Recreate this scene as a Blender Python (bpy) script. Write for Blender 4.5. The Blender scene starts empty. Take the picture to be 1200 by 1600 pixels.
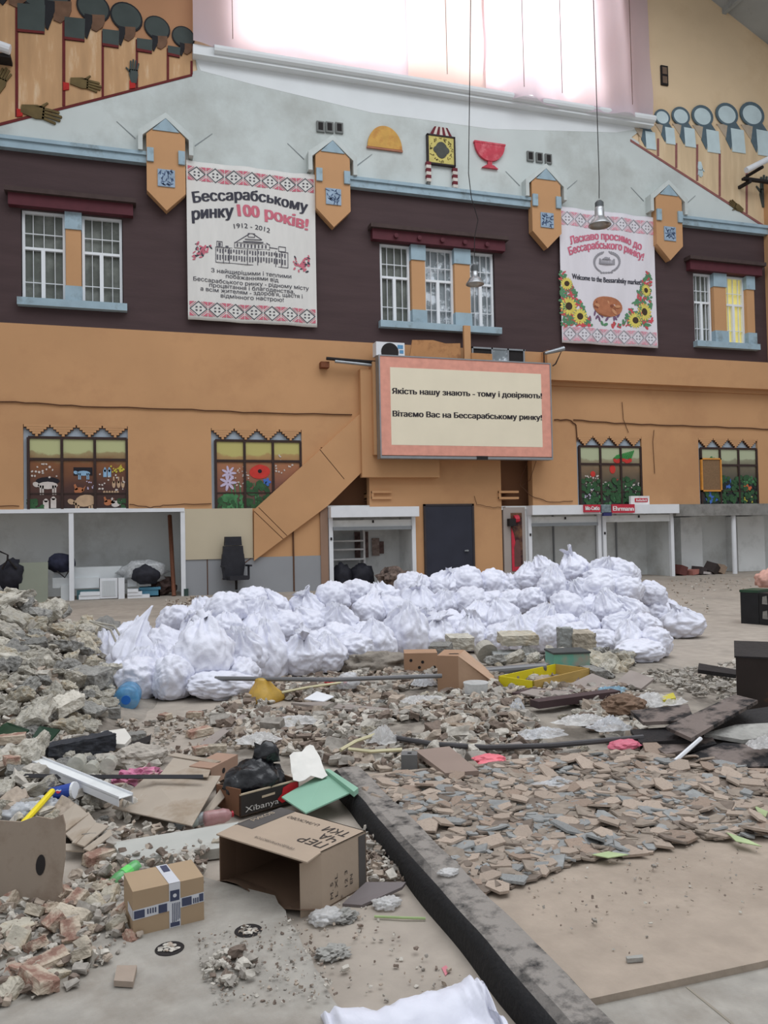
import bpy, bmesh, math, random
from mathutils import Vector, Matrix, noise
import numpy as np
random.seed(7)
SC = bpy.context.scene
COL = SC.collection

# ------------------------------------------------------------------ camera
F = 1250.0
H = 1.6
def _v(a): return Vector(a)
CN = _v((0.0195, 1.0, -0.028)).normalized()          # down, in camera axes (x right, y down, z ahead)
CR = _v((4000.0, -43.0, F)); CR = (CR - CN * CN.dot(CR)).normalized()   # along the end wall
CY = CN.cross(CR)
if CY.z < 0: CY = -CY                                  # towards the end wall
def ray(px, py):
    c = _v(((px - 600) / F, (py - 800) / F, 1.0))
    return _v((c.dot(CR), c.dot(CY), -c.dot(CN)))
def G(px, py, z=0.0):
    d = ray(px, py); t = (z - H) / d.z
    return _v((d.x * t, d.y * t, z))
def W(px, py, Y):
    d = ray(px, py); t = Y / d.y
    return _v((d.x * t, Y, H + d.z * t))
def P(p):
    q = _v(p) - _v((0, 0, H)); c = CR * q.x + CY * q.y - CN * q.z
    return (c.x / c.z * F + 600, c.y / c.z * F + 800)
cam = bpy.data.objects.new('camera', bpy.data.cameras.new('camera'))
COL.objects.link(cam)
right = _v((CR.x, CY.x, -CN.x)); up = -_v((CR.y, CY.y, -CN.y)); fwd = _v((CR.z, CY.z, -CN.z))
M = Matrix.Identity(4)
for i in range(3):
    M[i][0] = right[i]; M[i][1] = up[i]; M[i][2] = -fwd[i]
M[2][3] = H
cam.matrix_world = M
cam.data.sensor_fit = 'HORIZONTAL'; cam.data.sensor_width = 36.0
cam.data.lens = F * 36.0 / 1200.0
cam.data.clip_end = 200
SC.camera = cam

# ------------------------------------------------------------------ light
def lin(c):
    c = c / 255.0
    return c / 12.92 if c <= 0.04045 else ((c + 0.055) / 1.055) ** 2.4
def C(r, g, b): return (lin(r), lin(g), lin(b), 1.0)
world = bpy.data.worlds.new('hall_daylight'); SC.world = world
world.use_nodes = True
bg = world.node_tree.nodes['Background']
bg.inputs[0].default_value = (0.92, 0.955, 1.0, 1)
# the hall behind the viewer is dim, its glazed roof bright
_wn = world.node_tree.nodes; _wl = world.node_tree.links
_tc = _wn.new('ShaderNodeTexCoord'); _sp = _wn.new('ShaderNodeSeparateXYZ'); _mr = _wn.new('ShaderNodeMapRange')
_wl.new(_tc.outputs['Generated'], _sp.inputs[0]); _wl.new(_sp.outputs['Z'], _mr.inputs['Value'])
_mr.inputs[1].default_value = -0.1; _mr.inputs[2].default_value = 0.8; _mr.inputs[3].default_value = 0.42; _mr.inputs[4].default_value = 0.86
_wl.new(_mr.outputs['Result'], bg.inputs[1])
def area_light(name, loc, size, size_y, power, rot=(0, 0, 0), col=(1, 1, 1)):
    l = bpy.data.lights.new(name, 'AREA'); l.shape = 'RECTANGLE'; l.size = size; l.size_y = size_y
    l.energy = power; l.color = col
    o = bpy.data.objects.new(name, l); o.location = loc; o.rotation_euler = rot
    COL.objects.link(o); return o
# the glazed roof of the hall, high above and behind the viewer
area_light('roof_skylight', (8, 7, 22), 22, 18, 3300, (math.radians(-6), math.radians(4), 0), (0.93, 0.96, 1.0))
# the big gable window's daylight falls into the hall through the curtain (window_4's panes give it)
SC.view_settings.view_transform = 'Standard'
try: SC.view_settings.look = 'None'
except Exception: pass
SC.view_settings.exposure = 0.0
SC.view_settings.gamma = 1.0
SC.view_settings.use_curve_mapping = False

# ------------------------------------------------------------------ materials
MATS = {}
def mat(name, col, rough=0.8, scale=6.0, amt=0.12, bump=0.0, bscale=30.0, metallic=0.0, rand=0.0,
        stain=None, stain_scale=1.5, stain_lo=0.5, stain_hi=0.65, emit=0.0, trans=0.0, alpha=1.0, stretch=(1, 1, 1), spec=0.3, sss=0.0):
    """principled surface with mottled colour, optional stains and bump"""
    if name in MATS: return MATS[name]
    m = bpy.data.materials.new(name); m.use_nodes = True
    nt = m.node_tree; N = nt.nodes; L = nt.links
    b = N['Principled BSDF']
    b.inputs['Roughness'].default_value = rough; b.inputs['Metallic'].default_value = metallic
    b.inputs['Specular IOR Level'].default_value = spec
    tc = N.new('ShaderNodeTexCoord'); mp = N.new('ShaderNodeMapping'); mp.inputs['Scale'].default_value = stretch
    L.new(tc.outputs['Object'], mp.inputs['Vector'])
    vec = mp.outputs['Vector']
    ns = N.new('ShaderNodeTexNoise'); ns.inputs['Scale'].default_value = scale; ns.inputs['Detail'].default_value = 6
    L.new(vec, ns.inputs['Vector'])
    mr = N.new('ShaderNodeMapRange'); mr.inputs[1].default_value = 0.3; mr.inputs[2].default_value = 0.7
    mr.inputs[3].default_value = 1 - amt; mr.inputs[4].default_value = 1 + amt
    L.new(ns.outputs['Fac'], mr.inputs['Value'])
    val = mr.outputs['Result']
    if rand:
        oi = N.new('ShaderNodeObjectInfo'); r2 = N.new('ShaderNodeMapRange')
        r2.inputs[3].default_value = 1 - rand; r2.inputs[4].default_value = 1 + rand
        L.new(oi.outputs['Random'], r2.inputs['Value'])
        mu = N.new('ShaderNodeMath'); mu.operation = 'MULTIPLY'
        L.new(val, mu.inputs[0]); L.new(r2.outputs['Result'], mu.inputs[1]); val = mu.outputs[0]
    mx = N.new('ShaderNodeVectorMath'); mx.operation = 'SCALE'
    mx.inputs[0].default_value = col[:3]; L.new(val, mx.inputs['Scale'])
    out = mx.outputs['Vector']
    if stain:
        n2 = N.new('ShaderNodeTexNoise'); n2.inputs['Scale'].default_value = stain_scale; n2.inputs['Detail'].default_value = 8
        n2.inputs['Roughness'].default_value = 0.65
        L.new(vec, n2.inputs['Vector'])
        r3 = N.new('ShaderNodeMapRange'); r3.inputs[1].default_value = stain_lo; r3.inputs[2].default_value = stain_hi
        L.new(n2.outputs['Fac'], r3.inputs['Value'])
        mi = N.new('ShaderNodeMix'); mi.data_type = 'RGBA'
        L.new(r3.outputs['Result'], mi.inputs[0]); L.new(out, mi.inputs[6]); mi.inputs[7].default_value = stain
        out = mi.outputs[2]
    L.new(out, b.inputs['Base Color'])
    if bump:
        bn = N.new('ShaderNodeTexNoise'); bn.inputs['Scale'].default_value = bscale; bn.inputs['Detail'].default_value = 6
        L.new(vec, bn.inputs['Vector'])
        bp = N.new('ShaderNodeBump'); bp.inputs['Strength'].default_value = bump; bp.inputs['Distance'].default_value = 0.02
        L.new(bn.outputs['Fac'], bp.inputs['Height']); L.new(bp.outputs['Normal'], b.inputs['Normal'])
    if emit:
        b.inputs['Emission Color'].default_value = col; b.inputs['Emission Strength'].default_value = emit
    if trans: b.inputs['Transmission Weight'].default_value = trans
    if alpha < 1: b.inputs['Alpha'].default_value = alpha
    MATS[name] = m
    return m

def film(name, col, see=0.5, rough=0.15, transl=0.2):
    """thin crumpled plastic: part see-through, part pale and glossy"""
    if name in MATS: return MATS[name]
    m = bpy.data.materials.new(name); m.use_nodes = True
    nt = m.node_tree; N = nt.nodes; L = nt.links
    b = N['Principled BSDF']; b.inputs['Base Color'].default_value = col; b.inputs['Roughness'].default_value = rough
    b.inputs['Specular IOR Level'].default_value = 0.7
    t = N.new('ShaderNodeBsdfTransparent'); mx = N.new('ShaderNodeMixShader')
    tl = N.new('ShaderNodeBsdfTranslucent'); tl.inputs[0].default_value = col; m2 = N.new('ShaderNodeMixShader')
    m2.inputs[0].default_value = transl
    L.new(b.outputs[0], m2.inputs[1]); L.new(tl.outputs[0], m2.inputs[2])
    ns = N.new('ShaderNodeTexNoise'); ns.inputs['Scale'].default_value = 14; ns.inputs['Detail'].default_value = 4
    tc = N.new('ShaderNodeTexCoord'); L.new(tc.outputs['Object'], ns.inputs['Vector'])
    mr = N.new('ShaderNodeMapRange'); mr.inputs[1].default_value = 0.3; mr.inputs[2].default_value = 0.7
    mr.inputs[3].default_value = max(0, see - 0.2); mr.inputs[4].default_value = min(1, see + 0.2)
    L.new(ns.outputs['Fac'], mr.inputs['Value']); L.new(mr.outputs['Result'], mx.inputs[0])
    L.new(m2.outputs[0], mx.inputs[1]); L.new(t.outputs[0], mx.inputs[2])
    L.new(mx.outputs[0], N['Material Output'].inputs[0])
    MATS[name] = m
    return m

# ------------------------------------------------------------------ mesh helpers
class MB:
    def __init__(self): self.v = []; self.f = []; self.m = []
    def add(self, vs, fs, mi=0):
        o = len(self.v)
        self.v += [tuple(p) for p in vs]
        self.f += [tuple(i + o for i in f) for f in fs]
        self.m += [mi] * len(fs)
        return self
    def box(self, x0, x1, y0, y1, z0, z1, mi=0, mtx=None):
        vs = [_v((x, y, z)) for z in (z0, z1) for y in (y0, y1) for x in (x0, x1)]
        if mtx is not None: vs = [mtx @ p for p in vs]
        return self.add(vs, [(0, 2, 3, 1), (4, 5, 7, 6), (0, 1, 5, 4), (2, 6, 7, 3), (0, 4, 6, 2), (1, 3, 7, 5)], mi)
    def prism(self, poly, y0, y1, mi=0):
        """polygon given in (X, Z), from y0 (front) back to y1"""
        n = len(poly)
        a = sum(poly[i][0] * poly[(i + 1) % n][1] - poly[(i + 1) % n][0] * poly[i][1] for i in range(n))
        if a < 0: poly = list(reversed(poly))
        vs = [(x, y0, z) for x, z in poly] + [(x, y1, z) for x, z in poly]
        fs = [tuple(range(n)), tuple(reversed(range(n, 2 * n)))]
        fs += [(i, i + n, (i + 1) % n + n, (i + 1) % n) for i in range(n)]
        return self.add(vs, fs, mi)
    def slab(self, top, t, mi=0):
        """sheet with a top outline of 3-D points, going down by t"""
        n = len(top); top = [_v(p) for p in top]
        a = sum(top[i].x * top[(i + 1) % n].y - top[(i + 1) % n].x * top[i].y for i in range(n))
        if a < 0: top.reverse()
        vs = top + [p - _v((0, 0, t)) for p in top]
        fs = [tuple(range(n)), tuple(reversed(range(n, 2 * n)))]
        fs += [(i, i + n, (i + 1) % n + n, (i + 1) % n) for i in range(n)]
        return self.add(vs, fs, mi)
    def tube(self, pts, r, n=8, mi=0, cap=True):
        pts = [_v(p) for p in pts]; rs = r if isinstance(r, (list, tuple)) else [r] * len(pts)
        o = []
        prev = None
        for i, p in enumerate(pts):
            d = (pts[min(i + 1, len(pts) - 1)] - pts[max(i - 1, 0)])
            d = d.normalized() if d.length > 1e-9 else _v((0, 0, 1))
            if prev is None:
                a = d.cross(_v((0, 0, 1)))
                if a.length < 1e-3: a = d.cross(_v((1, 0, 0)))
            else:
                a = prev - d * prev.dot(d)
            a.normalize(); prev = a; b = d.cross(a)
            for k in range(n):
                w = 2 * math.pi * k / n
                o.append(p + a * math.cos(w) * rs[i] + b * math.sin(w) * rs[i])
        fs = []
        for i in range(len(pts) - 1):
            for k in range(n):
                fs.append((i * n + k, i * n + (k + 1) % n, (i + 1) * n + (k + 1) % n, (i + 1) * n + k))
        if cap:
            fs.append(tuple(reversed(range(n)))); fs.append(tuple(range((len(pts) - 1) * n, len(pts) * n)))
        return self.add(o, fs, mi)
    def lathe(self, prof, n=20, mi=0, mtx=None):
        """profile of (radius, z) turned about Z"""
        vs = [];
        for r, z in prof:
            for k in range(n):
                a = 2 * math.pi * k / n
                p = _v((r * math.cos(a), r * math.sin(a), z)); vs.append(mtx @ p if mtx is not None else p)
        fs = [(i * n + k, i * n + (k + 1) % n, (i + 1) * n + (k + 1) % n, (i + 1) * n + k) for i in range(len(prof) - 1) for k in range(n)]
        return self.add(vs, fs, mi)
    def ellipse(self, cx, cz, rx, rz, y0, y1, ang=0.0, n=20, mi=0, a0=0.0, a1=2 * math.pi):
        pts = []
        full = abs(a1 - a0 - 2 * math.pi) < 1e-6
        for k in range(n if full else n + 1):
            a = a0 + (a1 - a0) * k / n
            x, z = rx * math.cos(a), rz * math.sin(a)
            pts.append((cx + x * math.cos(ang) - z * math.sin(ang), cz + x * math.sin(ang) + z * math.cos(ang)))
        return self.prism(pts, y0, y1, mi)
    def build(self, name, mats, parent=None, smooth=False, world=True):
        me = bpy.data.meshes.new(name)
        vs = self.v
        if parent is not None and world:
            off = _v(parent.location); q = parent.parent
            while q is not None: off = off + _v(q.location); q = q.parent
            vs = [(a - off.x, b - off.y, c - off.z) for a, b, c in vs]
        me.from_pydata(vs, [], self.f)
        for m in (mats if isinstance(mats, (list, tuple)) else [mats]): me.materials.append(m)
        if len(me.materials) > 1: me.polygons.foreach_set('material_index', self.m)
        if smooth: me.polygons.foreach_set('use_smooth', [True] * len(self.f))
        me.validate(); me.update()
        o = bpy.data.objects.new(name, me); COL.objects.link(o)
        if parent is not None: o.parent = parent
        return o
def tag(o, label, cat, group=None, kind=None):
    o['label'] = label; o['category'] = cat
    if group: o['group'] = group
    if kind: o['kind'] = kind
    return o
def thing(name, label, cat, loc=(0, 0, 0), rotz=0.0, group=None):
    o = bpy.data.objects.new(name, None); o.empty_display_size = 0.1; COL.objects.link(o)
    o.location = loc; o.rotation_euler = (0, 0, rotz)
    return tag(o, label, cat, group)
def struct(name, mb, m, smooth=False):
    o = mb.build(name, m, smooth=smooth); o['kind'] = 'structure'; return o
def one(name, mb, m, label, cat, group=None, smooth=False, kind=None, center=True):
    """a thing that is a single mesh, its origin at the middle of its base"""
    if center and mb.v:
        a = np.array(mb.v); lo = a.min(0); hi = a.max(0); c = ((lo[0] + hi[0]) / 2, (lo[1] + hi[1]) / 2, lo[2])
        mb.v = [(p[0] - c[0], p[1] - c[1], p[2] - c[2]) for p in mb.v]
    else: c = (0, 0, 0)
    o = mb.build(name, m, smooth=smooth); o.location = c
    return tag(o, label, cat, group, kind)
def copy_tree(o, parent=None):
    c = o.copy(); COL.objects.link(c); c.parent = parent
    for ch in list(o.children): copy_tree(ch, c)
    return c

_GC = {}
def glyphs(text, bold=0.0):
    """filled letters of a line of text: points (x, z) and triangles; capitals about 0.73 high"""
    if text in _GC: return _GC[text]
    cu = bpy.data.curves.new('t', 'FONT'); cu.body = text; cu.size = 1.0
    o = bpy.data.objects.new('t', cu); COL.objects.link(o)
    dg = bpy.context.evaluated_depsgraph_get(); dg.update()
    oc = o.evaluated_get(dg).to_curve(dg); loops = []
    for sp in oc.splines:
        bp = sp.bezier_points; n = len(bp); pts = []
        if n:
            for i in range(n):
                p0, p3 = bp[i], bp[(i + 1) % n]
                straight = (p0.handle_right - p0.co).cross(p3.co - p0.co).length < 1e-5 and (p3.handle_left - p3.co).cross(p3.co - p0.co).length < 1e-5
                for k in range(1 if straight else 4):
                    t = k / 4.0; q = (1 - t) ** 3 * p0.co + 3 * (1 - t) ** 2 * t * p0.handle_right + 3 * (1 - t) * t * t * p3.handle_left + t ** 3 * p3.co
                    pts.append((q.x, q.y))
        else: pts = [(p.co.x, p.co.y) for p in sp.points]
        if len(pts) > 2: loops.append(pts)
    o.to_curve_clear() if hasattr(o, 'to_curve_clear') else None
    bpy.data.objects.remove(o); bpy.data.curves.remove(cu)
    if not loops: return [], []
    from mathutils.geometry import delaunay_2d_cdt
    V = []; T = []; done = set()
    boxes = [(min(x for x, y in p), max(x for x, y in p)) for p in loops]
    for i in range(len(loops)):
        if i in done: continue
        grp = [i]; lo, hi = boxes[i]; ch = True
        while ch:                                            # contours of one letter: those that overlap sideways
            ch = False
            for j in range(len(loops)):
                if j not in grp and j not in done and boxes[j][0] <= hi and boxes[j][1] >= lo:
                    grp.append(j); lo = min(lo, boxes[j][0]); hi = max(hi, boxes[j][1]); ch = True
        done.update(grp); ps = []; ed = []
        for j in grp:
            o0 = len(ps); n = len(loops[j]); ps += [Vector(q) for q in loops[j]]; ed += [(o0 + k, o0 + (k + 1) % n) for k in range(n)]
        r = delaunay_2d_cdt(ps, ed, [], 0, 1e-5); b0 = len(V); V += [(q.x, q.y) for q in r[0]]
        for f in r[2]:
            cx = sum(r[0][k].x for k in f) / len(f); cy = sum(r[0][k].y for k in f) / len(f); wn_ = 0
            for j in grp:
                p = loops[j]
                for k in range(len(p)):
                    (x0, y0), (x1, y1) = p[k], p[(k + 1) % len(p)]
                    if (y0 > cy) != (y1 > cy) and cx < (x1 - x0) * (cy - y0) / (y1 - y0) + x0: wn_ += 1 if y1 > y0 else -1
            if wn_: T.append(tuple(k + b0 for k in f))
    _GC[text] = (V, T)
    return V, T
def text_line(mb, text, a, b, cap, Y, bend=0.0, bold=0.012, mi=0, t=0.004):
    """letters on the plane at depth Y from photo point a to photo point b (baseline), capital height in photo pixels"""
    vs, fs = glyphs(text, 0.0)
    if not vs: return
    A = W(a[0], a[1], Y); B = W(b[0], b[1], Y)
    hh = (W(a[0], a[1] - cap, Y) - A).length; bb = (W(a[0], a[1] - bend, Y) - A).length if bend else 0
    x0 = min(p[0] for p in vs); x1 = max(p[0] for p in vs)
    d = B - A; ux = d.normalized(); Ln = d.length
    o = []
    for x, z in vs:
        u = (x - x0) / (x1 - x0)
        slope = bb * 4 * (1 - 2 * u) / Ln
        h = z / 0.73 * hh
        p = A + ux * (u * Ln - h * slope * 0.6) + _v((0, 0, 1)) * (h + bb * 4 * u * (1 - u))
        o.append(p)
    w = bold * hh * 2.0
    for k, dx in enumerate((0, -w, w) if bold > .018 else ((0, w) if bold > .006 else (0,))):
        mb.add([(p.x + dx, Y - t - .0006 * k, p.z) for p in o], fs, mi)

Yw = 22.96
def XZ(px, py, Y=None):
    p = W(px, py, Yw if Y is None else Y); return (p.x, p.z)
# ================================================================== THE HALL
m_tan = mat('tan_wall_paint', C(234, 208, 172), 0.9, 0.5, 0.05, bump=0.05, bscale=8, stain=C(226, 198, 160), stain_scale=0.35)
m_orange = mat('orange_wall_paint', C(198, 152, 110), 0.85, 0.6, 0.05, bump=0.08, bscale=5, stain=C(190, 144, 104), stain_scale=0.5)
m_orange2 = mat('orange_pier_paint', C(198, 152, 110), 0.85, 1.0, 0.05, bump=0.06)
m_brown = mat('dark_brown_paint', C(76, 60, 61), 0.8, 1.5, 0.10, bump=0.12, bscale=14, stretch=(0.4, 1, 3))
m_plaster = mat('white_plaster', C(205, 212, 210), 0.9, 0.8, 0.05, bump=0.08, bscale=6, stain=C(180, 184, 180), stain_scale=0.45, stain_lo=0.48, stain_hi=0.7)
m_plaster2 = mat('ledge_white_and_glow', C(228, 232, 234), 0.9, 1.2, 0.03, bump=0.05)
m_blue = mat('pale_blue_paint', C(158, 180, 192), 0.8, 3, 0.08, stain=C(120, 130, 132), stain_scale=2.0, stain_lo=0.55, stain_hi=0.75)
m_maroon = mat('maroon_beam_paint', C(88, 42, 50), 0.7, 4, 0.1)
m_greyp = mat('grey_dado_paint', C(150, 152, 156), 0.7, 0.8, 0.05)
m_beige = mat('beige_board', C(196, 184, 160), 0.8, 0.7, 0.04)
m_floor = mat('dusty_concrete', C(166, 156, 145), 0.95, 5, 0.12, bump=0.25, bscale=18, stain=C(144, 136, 126), stain_scale=0.9, stain_lo=0.5, stain_hi=0.72)
m_floor2 = mat('pale_worn_floor', C(162, 157, 149), 0.9, 9.0, 0.13, bump=0.3, bscale=35, stain=C(138, 130, 120), stain_scale=2.2, stain_lo=0.48, stain_hi=0.7)
m_bed = mat('tan_tile_bed', C(166, 152, 138), 0.95, 9, 0.09, bump=0.25, bscale=35, stain=C(152, 138, 124), stain_scale=1.4, stain_lo=0.5, stain_hi=0.75)
m_white = mat('white_painted_metal', C(226, 228, 232), 0.45, 3, 0.04)
m_offw = mat('offwhite_panel', C(226, 228, 228), 0.7, 1.0, 0.05, stain=C(170, 172, 170), stain_scale=0.8, stain_lo=0.5, stain_hi=0.8)
m_tilew = mat('tiled_white_wall', C(222, 225, 225), 0.5, 1.2, 0.04, stain=C(180, 180, 176), stain_scale=0.7, stain_lo=0.48, stain_hi=0.75)
m_slab = mat('raw_grey_concrete', C(140, 138, 134), 0.95, 3, 0.15, bump=0.4, bscale=12, stain=C(96, 92, 88), stain_scale=1.6, stain_lo=0.5, stain_hi=0.7)
m_dark = mat('near_black', C(40, 36, 36), 0.8, 3, 0.2)  # near-black for dark fittings, cords and the flat discs drawn as holes
m_line = mat('dark_joint', C(92, 62, 44), 0.9, 3, 0.1)
m_steel = mat('grey_steel', C(150, 154, 158), 0.4, 3, 0.1, metallic=0.6)
m_roofm = mat('ribbed_roof_metal', C(164, 170, 172), 0.6, 0.8, 0.12, bump=0.2, bscale=3, stain=C(86, 90, 92), stain_scale=0.6)

def wall_grid(mb, X0, X1, Z0, Z1, holes, y0, y1, mi=0):
    xs = sorted({X0, X1, *[h[0] for h in holes], *[h[1] for h in holes]}); xs = [x for x in xs if X0 <= x <= X1]
    zs = sorted({Z0, Z1, *[h[2] for h in holes], *[h[3] for h in holes]}); zs = [z for z in zs if Z0 <= z <= Z1]
    for i in range(len(xs) - 1):
        # merge vertical runs
        run = None
        for j in range(len(zs) - 1):
            cx, cz = (xs[i] + xs[i + 1]) / 2, (zs[j] + zs[j + 1]) / 2
            solid = not any(h[0] < cx < h[1] and h[2] < cz < h[3] for h in holes)
            if solid:
                if run is None: run = zs[j]
            if (not solid or j == len(zs) - 2) and run is not None:
                e = zs[j + 1] if solid else zs[j]
                mb.box(xs[i], xs[i + 1], y0, y1, run, e, mi); run = None

ZB0, ZB1 = 7.38, 12.0          # brown storey
XL, XR = -9.0, 26.0
# ---- floor
mb = MB(); mb.box(-25, 38, -6, 27, -0.3, 0.0)
floor = struct('floor', mb, m_floor)

# ---- upper wall with the gable window
mb = MB(); wall_grid(mb, XL, XR, ZB1, 26.0, [(2.9, 14.9, 15.75, 22.5)], Yw, Yw + 0.4)
wall = struct('wall_back', mb, m_tan)
mb = MB(); mb.prism([(-4.6, 12.1), (1.85, 14.92), (1.8, 15.3), (16.75, 15.3), (16.2, 14.87), (22.25, 12.1)], Yw - 0.04, Yw)
pl = mb.build('plaster_gable', m_plaster, wall); pl['kind'] = 'structure'
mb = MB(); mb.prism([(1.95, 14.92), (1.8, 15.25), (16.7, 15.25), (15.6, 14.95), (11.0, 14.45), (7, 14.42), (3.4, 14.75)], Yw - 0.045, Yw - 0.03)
o = mb.build('painted_glow_strip', m_plaster2, wall); o['kind'] = 'structure'  # lighter strip painted in for the window's glow below the ledge

# ---- the three real windows of the brown storey
def X_(px, py): return XZ(px, py)[0]
WIN = [
    dict(n='window_1', x0=-2.80, x1=-0.22, units=[(33, 102), (128, 193)], pillars=[(103, 127)], py=400),
    dict(n='window_2', x0=7.20, x1=11.02, units=[(593, 642), (664, 710), (734, 777)], pillars=[(643, 664), (710, 734)], py=450),
    dict(n='window_3', x0=18.55, x1=21.02, units=[(1083, 1114), (1134, 1166)], pillars=[(1115, 1134), (1166, 1178)], py=490)]
ZW0, ZW1 = 8.06, 10.46
NICHE = [(-2.78, -0.14), (2.10, 4.70), (13.80, 16.28), (18.55, 21.05)]
ZN0, ZN1 = 2.42, 4.70
mb = MB(); wall_grid(mb, XL, XR, ZB0, ZB1, [(w['x0'], w['x1'], ZW0, ZW1) for w in WIN], Yw, Yw + 0.4)
o = mb.build('brown_storey', m_brown, wall); o['kind'] = 'structure'
XREC0 = XZ(502, 750)[0]; XREC1 = XZ(577, 750)[0]; XR2 = XZ(783, 760)[0]; XR3 = XZ(832, 760)[0]
ZG = 2.42
holes = [(x0, x1, ZN0, ZN1) for x0, x1 in NICHE]
ZRC = XZ(577, 700)[1]
holes += [(XREC0, XREC1, ZG, ZRC), (XR2, XR3, ZG, 3.9)]
mb = MB(); wall_grid(mb, XL, XR, ZG, ZB0, holes, Yw, Yw + 0.3)
o = mb.build('orange_storey', m_orange, wall); o['kind'] = 'structure'
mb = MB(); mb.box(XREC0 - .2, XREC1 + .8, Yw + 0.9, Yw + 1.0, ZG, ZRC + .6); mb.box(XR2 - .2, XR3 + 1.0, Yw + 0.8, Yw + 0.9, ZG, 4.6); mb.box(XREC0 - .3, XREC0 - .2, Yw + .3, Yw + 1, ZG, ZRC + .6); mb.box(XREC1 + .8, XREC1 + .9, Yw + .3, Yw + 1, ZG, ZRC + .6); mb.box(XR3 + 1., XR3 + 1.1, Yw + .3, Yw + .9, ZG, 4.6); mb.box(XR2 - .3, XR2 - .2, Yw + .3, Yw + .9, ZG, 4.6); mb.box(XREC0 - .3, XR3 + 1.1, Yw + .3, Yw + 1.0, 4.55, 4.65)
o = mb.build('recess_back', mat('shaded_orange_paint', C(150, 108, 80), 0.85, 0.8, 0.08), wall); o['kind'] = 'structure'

# window bodies
m_glass = mat('window_glass', C(100, 104, 98), 0.25, 2.5, 0.15, stain=C(126, 130, 124), stain_scale=1.3, stain_lo=0.48, stain_hi=0.62, spec=0.3)
m_glass2 = mat('bright_window_glass', C(130, 138, 142), 0.12, 2.0, 0.3, stain=C(225, 232, 238), stain_scale=2.2, stain_lo=0.5, stain_hi=0.58, spec=0.6)
m_lit = mat('lit_yellow_glass', C(228, 214, 130), 0.4, 2, 0.1, emit=0.28)
m_upvc = mat('white_window_frame', C(232, 236, 240), 0.4, 3, 0.02)
for wi, w in enumerate(WIN):
    x0, x1 = w['x0'], w['x1']
    mb = MB()
    # outer casing of the opening
    mb.box(x0, x1, Yw + 0.36, Yw + 0.42, ZW0, ZW1)
    win = struct(w['n'], mb, m_brown)
    sill = MB(); sill.box(x0 - .08, x1 + .1, Yw - 0.22, Yw + 0.25, ZW0 - .22, ZW0 - .02)
    sill.build('window_sill', m_blue, win)
    lint = MB(); lint.box(x0 - .28, x1 + .28, Yw - 0.22, Yw, ZW1 + .02, ZW1 + .34, 0)
    lint.box(x0 - .36, x1 + .36, Yw - 0.34, Yw, ZW1 + .34, ZW1 + .46, 1)
    lint.build('lintel_beam', [m_maroon, mat('dark_beam_cap', C(74, 60, 58), 0.8)], win)
    if wi == 1:
        for k in range(5):
            s = MB(); xx = x0 + .45 + k * .75
            s.tube([(xx, Yw - .30, ZW1 + .16), (xx, Yw - .2, ZW1 + .16)], .07, 10); s.build('beam_stud', m_maroon, win)
    for ui, (a, b) in enumerate(w['units']):
        ua, ub = X_(a, w['py']), X_(b, w['py'])
        ua = max(ua, x0 + .02); ub = min(ub, x1 - .02)
        fr = MB(); t = .07; y0, y1 = Yw + .10, Yw + .20; zt = ZW1 - (ZW1 - ZW0) * .42
        fr.box(ua, ua + t, y0, y1, ZW0, ZW1); fr.box(ub - t, ub, y0, y1, ZW0, ZW1)
        fr.box(ua + t, ub - t, y0, y1, ZW0, ZW0 + t); fr.box(ua + t, ub - t, y0, y1, ZW1 - t, ZW1); fr.box(ua + t, ub - t, y0, y1, zt - t / 2, zt + t / 2)
        xm = ua + (ub - ua) * .48
        fr.box(xm - t * .7, xm + t * .7, y0, y1, ZW0 + t, zt - t / 2)
        frame = fr.build('window_frame', m_upvc, win)
        pn = MB(); pn.box(ua + .02, ub - .02, Yw + .22, Yw + .24, ZW0 + .02, ZW1 - .02)
        gm = m_lit if (wi == 2 and ui == 1) else (m_glass2 if (wi == 1 and ui >= 1) else m_glass)
        pn.build('glass_pane', gm, frame)
        gr = MB(); n = 4
        for k in range(1, n):
            xx = ua + .001 + (ub - ua) * k / n
            gr.box(xx - .007, xx + .007, y0 + .02, y1 - .02, ZW0 + t, ZW1 - t)
        for zz in (.2, .75): gr.box(ua + t, ub - t, y0 + .03, y1 - .03, ZW0 + (ZW1 - ZW0) * zz - .01, ZW0 + (ZW1 - ZW0) * zz + .01)
        gr.build('window_grille', m_upvc, frame)
    for a, b in w['pillars']:
        pa, pb = X_(a, w['py']), X_(b, w['py'])
        p = MB(); p.box(pa, pb, Yw - .04, Yw + .3, ZW0 + .4, ZW1 - .45, 0)
        p.box(pa - .02, pb + .02, Yw - .08, Yw + .3, ZW1 - .45, ZW1 + .06, 1); p.box(pa - .02, pb + .02, Yw - .1, Yw + .3, ZW0 - .1, ZW0 + .4, 1)
        p.build('window_pillar', [m_orange2, m_blue], win)

# ---- pale-blue cornice in lengths between the shields
SHX = [0.95, 5.71, 12.76, 17.41]
segs = [(-9, .43), (1.47, 5.19), (6.23, 12.24), (13.28, 16.89), (17.93, 21.9)]
for i, (a, b) in enumerate(segs):
    if i in (1, 3): continue
    mb = MB(); mb.box(a, b, Yw - .2, Yw, ZB1, ZB1 + .2, 0); mb.box(a, b, Yw - .26, Yw, ZB1 + .2, ZB1 + .3, 0)
    struct('trim_%d' % (i + 1), mb, m_blue)
# ---- white ledge under the curtain
mb = MB(); mb.box(1.72, 16.9, Yw - .32, Yw, 15.22, 15.5); mb.tube([(2.3, Yw - .34, 15.42), (16.9, Yw - .34, 15.42)], .13, 10)
struct('trim_6', mb, m_plaster2)

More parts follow.
